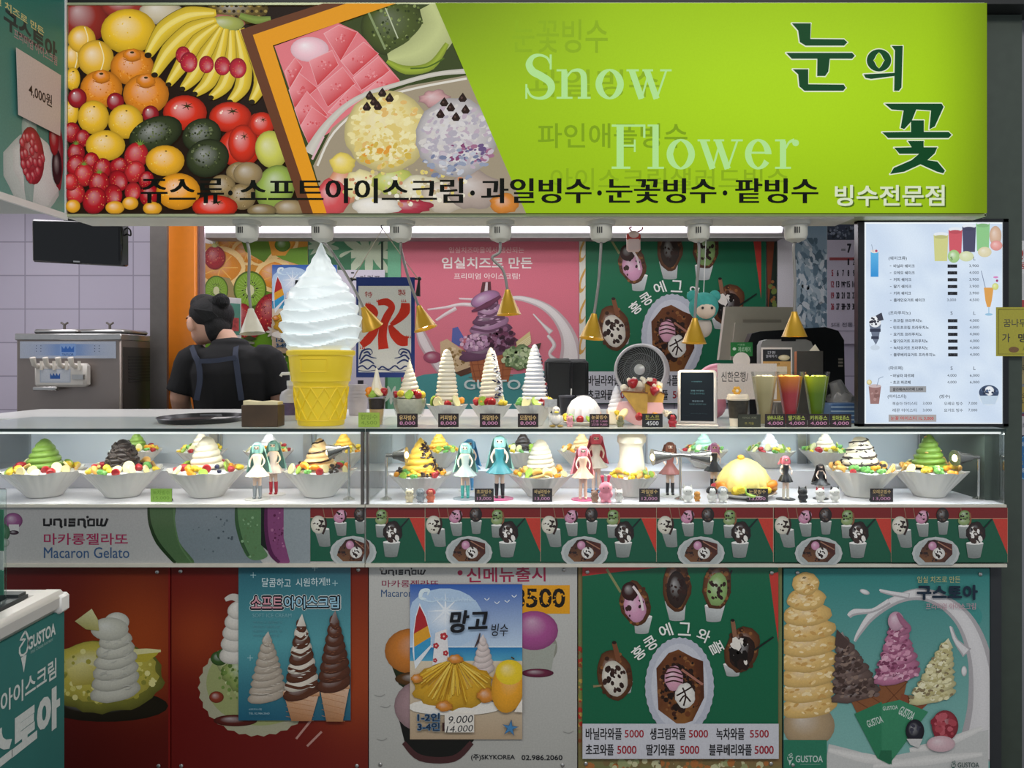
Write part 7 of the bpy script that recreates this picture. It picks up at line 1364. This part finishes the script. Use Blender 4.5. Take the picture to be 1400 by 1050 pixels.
strap([(270, 474, -.06), (281, 486, -.112), (288, 498, -.126), (290, 520, -.130), (286, 545, -.134)], .024); strap([(331, 474, -.07), (335, 486, -.115), (338, 500, -.126), (341, 520, -.129), (345, 545, -.133)], .024); strap([(289, 494, -.127), (312, 493, -.134), (337, 489, -.127)], .020)
hb = MB().ball(L_(283, 428, .055), (.097, .108, .084), 22, 14).ball(L_(293, 446, .035), (.053, .080, .066), 18, 12).ball(L_(264, 427, .09), (.052, .066, .046), 14, 10).ball(L_(272, 415, .07), (.062, .085, .050), 14, 10).ball(L_(264, 420, .10), (.05, .075, .05), 14, 10).ball(L_(294, 453, .035), (.050, .07, .056), 14, 10).ball(L_(283, 440, .11), (.075, .05, .075), 16, 10)
bun = Vector(L_(302, 412, .01)); hb.ball(tuple(bun), (.036, .036, .033), 14, 10).ball(tuple(bun + Vector((-.035, 0, -.02))), .035, 12, 8)
HAIR = mat('black_hair', '#08080a', .75, noise=.3, scale=160, bump=.6); hair = put('hair', remesh(hb, .0055, 2, HAIR), t); hs = MB(); rg = random.Random(4)
for k in range(26):
    a = k / 26 * 2 * PI; pts = [bun + Vector((.037 * math.cos(a + q * .9) * math.sin(q * PI), -.037 * math.sin(q * PI) * abs(math.sin(a)) - .004, .034 * math.cos(q * PI))) for q in (.1, .35, .6, .85)]; hs.tube(pts, .004, 5)
for k in range(16): q_ = k / 15; hs.tube([L_(262 + 30 * q_, 408 + 9 * (1 - q_) ** 2 + 2 * q_, -.02 + .02 * (1 - q_)), L_(272 + 24 * q_, 424 + 3 * q_, -.052), L_(286 + 17 * q_, 440 - 6 * q_, -.045)], .003, 5)
hs.build('hair_strands', HAIR, hair)
MB().ball(H(.080, .040, .002), (.010, .013, .008), 10, 6).build('eye', BLACK, t); MB().tube([H(.088, .022, .02), H(.080, .045, .024), H(.066, .060, .018)], .003, 6).build('eyebrow', HAIR, t)

# ------------------------------------------------------------------ things on the back wall
YW = 1.985
def wallposter(name, label, q, y, art, m=INK, cat='poster', th=.004, c='#cccccc'):
    p = Print(y, clip=q); p.board(*q, th, c); art(p); o = p.build(name, m); tag(o, label, cat)
def fruitp(p):
    p.T = (260, 290, 1 / 5.53, 1 / 5.53)
    p.rect(100, 170, 890, 1760, '#6a9a1e', '#5c8c16'); p.rect(100, 170, 890, 560, '#c98a2c'); p.blob(160, 190, 90, 50, '#e8e4e0', dk=.1)
    for x, y, r in ((300, 230, 110), (560, 260, 120), (430, 300, 120), (680, 230, 140), (760, 420, 170), (520, 330, 90), (230, 420, 190), (640, 480, 150)):
        p.blob(x, y, r, r * .85, '#d98a22', dk=.3); p.ring(x, y, r, r * .85, r * .16, r * .16, '#eccb8a')
        for k in range(7): a = k * .9; p.stroke([(x, y), (x + r * .7 * math.cos(a), y + r * .6 * math.sin(a))], r * .04, '#e8b458', k=1)
    p.poly([(370, 170), (620, 170), (660, 260), (560, 380), (420, 300)], '#5c8424'); p.poly([(600, 300), (890, 260), (890, 420), (700, 360)], '#6f9a2c')
    p.poly([(590, 200), (640, 175), (780, 175), (790, 230), (720, 330), (620, 330)], '#d9932e'); p.blob(700, 250, 60, 50, '#5c8424')
    p.poly([(110, 560), (180, 480), (300, 500), (350, 600), (340, 720), (110, 720)], '#9a8a5a')
    def kiwi(x, y, rx, ry):
        p.blob(x, y, rx, ry, '#5c7a1e', dk=.4); p.oval(x, y, rx * .9, ry * .9, '#7da52e', n=36); p.flecks(x, y, rx * .5, ry * .5, 50, rx * .05, ['#1f2a10'], int(x), 90, .6); p.oval(x, y + ry * .05, rx * .26, ry * .3, '#d0d2a4', n=20)
        for k in range(24): a = k * .262; p.stroke([(x + rx * .3 * math.cos(a), y + ry * .3 * math.sin(a)), (x + rx * .8 * math.cos(a), y + ry * .8 * math.sin(a))], rx * .02, '#a9c86a', k=1)
    kiwi(200, 590, 90, 110); kiwi(455, 585, 125, 140); p.blob(700, 560, 60, 110, '#c99a3a')
    def strw(x, y, rx, ry, rot=0): p.blob(x, y, rx, ry, '#a81c26', rot, li=.2, dk=.5); p.flecks(x, y, rx * .85, ry * .85, 60, rx * .035, ['#e08a5a', '#6a1018'], int(x + y))
    strw(190, 345, 80, 90); [p.poly([(190 - 8, 268), (198, 268), (190 + 60 * math.cos(a), 258 + 50 * math.sin(a))], '#a9b06a') for a in (-2.9, -2.4, -1.9, -1.4, -.9, -.4)]
    strw(400, 790, 70, 100); strw(600, 760, 110, 150, 20); strw(450, 900, 80, 60); p.poly([(400, 960), (450, 930), (510, 960), (470, 975)], '#2f3a14')
    def daisy(x, y, r, c='#d8d0c4'):
        for k in range(10): a = k * .628; p.oval(x + r * .55 * math.cos(a), y + r * .55 * math.sin(a), r * .5, r * .16, c, math.degrees(a), n=12)
        p.oval(x, y, r * .25, r * .25, c, n=12)
    daisy(655, 1140, 80); daisy(640, 905, 60); p.T = (0, 0, 1, 1)
wallposter('fruit_wall_poster', 'fruit wall poster with kiwi halves and strawberries behind the shop worker', (279, 321, 421, 605), YW, fruitp)
def leafp(p):
    p.rect(421, 318, 548, 605, '#4f8a66', '#3f7a4a')
    def daisy(x, y, r, c='#a9b8a0', e=.8):
        for k in range(9): a = k * .698 + .2; p.oval(x + r * .6 * math.cos(a), y + r * .55 * math.sin(a) * e, r * .5, r * .15, c, math.degrees(a), n=12)
    daisy(440, 336, 22); daisy(505, 345, 38, '#b8c2a8'); p.poly([(421, 350), (440, 342), (460, 356), (480, 344), (480, 605), (421, 605)], '#3a6e4e'); daisy(470, 560, 20); p.rect(530, 318, 548, 605, '#6fae8a'); p.rect(521, 318, 524, 605, '#20352a'); daisy(535, 540, 14, '#d0d8c8')
wallposter('green_leaf_wall_poster', 'green flower patterned wall poster between fruit poster and pink poster', (421.5, 318, 548, 605), YW, leafp)
def pinkp(p):
    p.rect(548, 322, 792, 605, '#d0697c', '#dd7e8c'); p.poly([(548, 522), (580, 512), (640, 506), (700, 512), (760, 505), (792, 500), (792, 605), (548, 605)], '#4f9a9a')
    p.T = (540, 300, 1 / 4.773, 1 / 4.773)
    p.text('임실치즈마을에서 생산되는', 352, 180, 842, 220, '#e0b4b4', .01); p.text('임실치즈로 만든', 305, 246, 897, 322, '#efe6e2', .035); p.text('프리미엄 아이스크림!', 385, 350, 816, 390, '#efe0dc', .015)
    milkarc(p, [(700, 520), (820, 515), (960, 560), (1060, 640), (1130, 760), (1150, 900), (1120, 1060)], [10, 34, 50, 70, 100, 150, 190], '#e4dcda', '#c9b4b6'); milkarc(p, [(905, 620), (960, 680), (1020, 740)], [10, 16, 40], '#e4dcda', '#c9b4b6'); milkarc(p, [(1000, 760), (1040, 820), (1010, 880), (1060, 930)], [22, 26, 20, 40], '#e4dcda', '#c9b4b6')
    milkarc(p, [(215, 590), (330, 575), (430, 555), (520, 560)], [8, 14, 22, 30], '#e9dcdc', '#d8b8bc'); milkarc(p, [(420, 518), (500, 522), (560, 520)], [8, 12, 14], '#e9dcdc', '#d8b8bc'); milkarc(p, [(150, 690), (190, 800), (260, 920), (330, 1020)], [40, 80, 70, 60], '#e4d8d8', '#c9a8ac'); milkarc(p, [(270, 660), (330, 620), (400, 580)], [12, 20, 24], '#e9dcdc', '#d8b8bc')
    p.blob(245, 900, 60, 40, '#a8506a', dk=.3); p.poly([(375, 710), (410, 700), (450, 770), (420, 830), (370, 800)], '#5a64a4'); p.poly([(295, 800), (340, 780), (470, 870), (500, 960), (430, 1010), (300, 960)], '#cdb08a'); p.flecks(390, 900, 80, 60, 50, 9, ['#8a6a3a', '#e0c8a0', '#a88a5a'], 3); p.poly([(390, 1000), (500, 960), (500, 1000), (430, 1025)], '#5a3a2a')
    p.poly([(470, 840), (790, 830), (740, 1060), (510, 1060)], '#a8623c'); [p.stroke([(480 + i * 45, 850), (530 + i * 35, 1060)], 5, '#8a4a2c', k=1) for i in range(6)]; [p.stroke([(480, 870 + i * 40), (770, 860 + i * 40)], 4, '#8a4a2c', k=1) for i in range(5)]
    p.poly([(570, 410), (625, 405), (630, 480), (555, 490)], '#5a2a30'); p.poly([(592, 410), (606, 410), (604, 480), (582, 482)], '#d8c4c8')
    swirl2(p, 612, 500, 850, 370, '#a87c9c', 7, -18, '#6c4460', seed=6, rough=.10, lean=8); ripples(p, 612, 520, 840, 330, '#c8a4bc', 26, 3); p.blob(590, 520, 100, 50, '#a878a0', -20, dk=.5); p.stroke([(500, 600), (600, 560), (690, 500)], [10, 40, 14], '#6a3450', edge=.2); p.flecks(700, 780, 90, 70, 90, 12, ['#4a1e38', '#6a3450', '#8a5a76', '#38162a'], 9); p.flecks(520, 800, 90, 50, 60, 10, ['#c49ab8', '#b484a6', '#d8b4c8'], 8)
    p.poly([(790, 800), (880, 730), (890, 800), (840, 850), (800, 850)], '#d8c48a'); [p.stroke([(800, 820 + i * 12), (885, 760 + i * 12)], 5, '#e8dab0', k=1) for i in range(5)]
    p.blob(820, 900, 110, 75, '#7a9060', -20, wob=.25, dk=.4); p.flecks(815, 900, 110, 70, 130, 12, ['#a4b884', '#5a7048', '#8aa070', '#c0cca0'], 5); p.poly([(890, 820), (955, 805), (940, 850), (900, 850)], '#4a4234')
    conelogo(p, 360, 1020, 60, '#cfe0dc'); p.text('GUSTOA', 450, 1045, 900, 1110, '#d4e0dc', .04); p.T = (0, 0, 1, 1)
wallposter('pink_cheese_ice_cream_poster', 'large pink poster of purple ice cream on the back wall', (548.5, 322, 791.5, 605), YW, pinkp)
def ornp(p):
    p.rect(792, 318, 801, 605, '#d8d4c8')
    for k in range(6): p.oval(799, 340 + k * 42, 6, 20, '#c9984a', 20, n=14); p.oval(800, 340 + k * 42, 4, 14, '#d8d4c8', 20, n=12)
wallposter('ornament_strip', 'narrow cream and gold patterned strip right of the pink poster', (792, 318, 800.5, 605), YW, ornp, cat='wall strip')
wallposter('green_waffle_wall_poster', 'green egg waffle poster on the back wall behind the fan', (800.8, 316, 1047, 552), YW, lambda p: (p.rect(800, 316, 1048, 552, '#136545'), waffle(p, (776, 302, .2485, .2485))))
wallposter('dark_edge_board', 'narrow brown and dark board edge right of the green wall poster', (1047.5, 316, 1062, 552), YW, lambda p: (p.rect(1047, 316, 1062, 552, '#1c2a20'), p.poly([(1048, 316), (1060, 316), (1050, 430)], '#7a3a20'), p.flecks(1055, 440, 6, 90, 30, 3, ['#6a7a3a', '#8a5a30'], 3)), cat='board')
wallposter('mango_wall_poster', 'beach themed mango poster on the back wall behind the giant cone', (372, 362, 461, 483), YW - .022, lambda p: mango(p, (337, 340, .1597, .1575)), GLOSSINK, th=.020)
wallposter('white_wall_notice', 'white paper notice on the back wall behind the ice banner', (455, 369, 526, 600), YW - .016, lambda p: (p.rect(455, 369, 526, 600, '#cfc8d4'), p.rect(480, 372, 484, 374, '#2a2a30'), p.text('가격표', 492, 376, 520, 390, '#3a3844'), p.rect(489, 520, 497, 534, '#2a2a34')), cat='notice', th=.014)
def photop(p): p.rect(1086, 306, 1134, 472, '#8fa6b4', '#7f98a8'); p.flecks(1110, 400, 30, 80, 260, 2.6, ['#b8c8d0', '#6a8494', '#d4dce0', '#566e7c', '#a0b4be'], 3, 70, 2.2); p.rect(1086, 306, 1134, 325, '#7f9cb0', '#8fa6b4')
wallposter('winter_photo_print', 'tall frosty blue winter photo print left of the calendar', (1086, 306, 1134, 472), YW, photop, cat='photo print')
wallposter('white_wall_strip', 'white strip of wall board left of the winter photo', (1063, 306, 1085.5, 500), YW, lambda p: p.rect(1063, 306, 1086, 500, '#d8d4d8'), cat='wall strip')
def calp(p):
    p.rect(1131, 303, 1185, 470, '#c9c2d0'); p.rect(1131, 303, 1185, 328, '#4a5566', '#39424e'); p.flecks(1155, 318, 24, 8, 60, 1.6, ['#8a94a4', '#2a3038', '#66707e'], 4); p.text('7', 1158, 333, 1164, 346, '#1c1c22', .06); p.rect(1150, 340, 1156, 343, '#8a8890'); p.rect(1134, 352, 1185, 356, '#a04a4a')
    for r_, row in enumerate((('', '', '1', '2'), ('5', '6', '7', '8', '9'), ('12', '13', '14', '15', '16'), ('19', '20', '21', '22', '23'), ('26', '27', '28', '29', '30'))):
        for k, d_ in enumerate(row):
            x = (1138 + (k + (0 if r_ else 0)) * 7.3) if r_ else 1138 + (k + 1) * 7.3
            if d_: yy = 358 + r_ * 15.3; p.text(d_, x - 2.3 if len(d_) > 1 else x - 1.3, yy - 4.5, x + 2.3 if len(d_) > 1 else x + 1.3, yy + 4.5, '#a03a4a' if k == 0 and r_ else '#23232c', .05)
    p.rect(1150, 386, 1157, 387.5, '#23232c'); p.rect(1150, 418, 1157, 419.5, '#23232c'); p.text('5대 전통시장', 1136, 441, 1182, 447, '#5a5a68', .01); p.rect(1136, 452, 1180, 453, '#8a8894')
wallposter('wall_calendar', 'wall calendar showing month seven beside the menu board', (1131, 303, 1185, 470), YW - .003, calp, cat='calendar')
t = thing('white_carton', 'white carton with green printed face behind the worker’s head'.replace('’', "'"), 'box', (X(311, 1.8), 1.8, Z(466, 1.8)), R(-28)); MB().box(-.045, -.045, 0, .055, .045, .225, .003).build('carton', mat('carton_white', '#c9c4c4', .5), t)
MB().box(.0552, -.03, .03, .0562, .035, .195).build('printed_face', mat('carton_green', '#4a8270', .5), t); MB().box(.0563, -.022, .05, .0568, .025, .12).build('red_picture', mat('carton_picture', '#a03a3a', .5, noise=.5, scale=60), t)
t = thing('wall_shelf', 'thin grey bracket shelf under the white carton', 'shelf', (X(311, 1.8), 1.8, Z(466, 1.8) - .001)); MB().box(-.07, -.06, -.012, .08, .18, 0).build('board', GPD, t)

# ------------------------------------------------------------------ neighbour's freezer at lower left
xf = -1.027; yb = -.404; zf = .86
t = thing('chest_freezer', 'teal ice cream freezer with white lettering at the lower left corner', 'freezer', (xf - .33, yb - .5, 0)); 
wpart('body', MB().box(xf - .66, yb - 1.05, .05, xf, yb, zf - .045), mat('freezer_teal', '#2c6f6a', .4, noise=.02), t)
RIM = mat('freezer_rim', '#d4cfc9', .35, .3, noise=.02)
rim = MB()
for (a0, b0, a1, b1) in ((xf - .05, yb - 1.06, xf + .006, yb + .008), (xf - .67, yb - 1.06, xf - .61, yb + .008)): rim.box(a0, b0, zf - .045, a1, b1, zf, .012)
rim.box(xf - .66, yb - .055, zf - .045, xf, yb + .006, zf - .001, .010); wpart('rim', rim, RIM, t)
wpart('corner_cap', MB().box(xf - .02, yb - .03, zf - .05, xf + .009, yb + .010, zf - .008, .006), WHITE, t)
wpart('lid_rail', MB().box(xf - .62, yb - .075, zf - .004, xf - .055, yb - .050, zf + .010).box(xf - .075, yb - 1.05, zf - .004, xf - .05, yb - .05, zf + .004), mat('rail_dark', '#34383a', .3), t)
wpart('sliding_lid', MB().box(xf - .61, yb - 1.05, zf - .012, xf - .055, yb - .055, zf - .006), mat('lid_glass', '#6a6f6a', .1, .2), t)
def fr_uv(px, py): d = (xf + .0005) * F / (px - 700); return (d - D, ZC + (HZ - py) * d / F)
def fbox(pxl, pxr, pyt_l, pyb_l): (ul, vt), (_, vb) = fr_uv(pxl, pyt_l), fr_uv(pxl, pyb_l); return ul, vb, fr_uv(pxr, 500)[0], vt
WL = '#c9cdc9'
def facepart(name, art):
    p = Print(fmap=lambda u, v, z: (xf + .0005 + z, u, v)); art(p, Flip(p)); o = p.build(name, INK, t); o.location = -Vector(t.location)
def licon(p, fz):
    ox, oz = fr_uv(26, 868)
    p.stroke([(ox + .02, oz), (ox + .004, oz - .012), (ox + .02, oz - .016), (ox + .002, oz - .028), (ox + .006, oz - .045), (ox + .024, oz - .045), (ox + .030, oz - .02), (ox + .02, oz)], .005, WL, k=2); p.poly([(ox + .006, oz - .05), (ox + .024, oz - .05), (ox + .015, oz - .085)], WL)
facepart('logo_icon', licon)
facepart('logo', lambda p, fz: fz.text('GUSTOA', *fbox(38, 76, 872, 890), WL, .03))
facepart('lettering', lambda p, fz: fz.text('Imsil Cheese Icecream', *fbox(42, 72, 889, 894), '#9ab4b0', 0))
facepart('lettering', lambda p, fz: fz.text('프리미엄 아이스크림', *fbox(-85, 77, 1004, 1038), WL, .02))
facepart('lettering', lambda p, fz: fz.text('구스토아', *fbox(-63, 82, 1037, 1107), WL, .06))
ya = .52; d_ = 1.60; yy = d_ - D
t = thing('acrylic_stand', 'clear acrylic sign holder with green strips standing on the freezer at left edge', 'sign holder', (X(-10, yy), yy, zf - .004))
MB().box(-.05, -.004, 0, .0285, .004, .25, .002).build('acrylic', glassmat('acrylic_clear', (.86, .92, .9), 1.2), t); MB().box(-.05, -.001, .075, .024, .001, .115).build('paper_strip', WHITE, t); MB().box(-.05, -.001, .116, .024, .001, .205).build('green_strip', mat('strip_green', '#3a8a66', .4), t); MB().box(-.05, -.001, .02, .024, .001, .074).build('green_strip', mat('strip_green2', '#4f9a80', .4), t); MB().box(-.05, -.03, 0, .0285, .03, .004).build('foot', glassmat('acrylic_clear'), t)

bpy.data.scenes.remove(TMP)
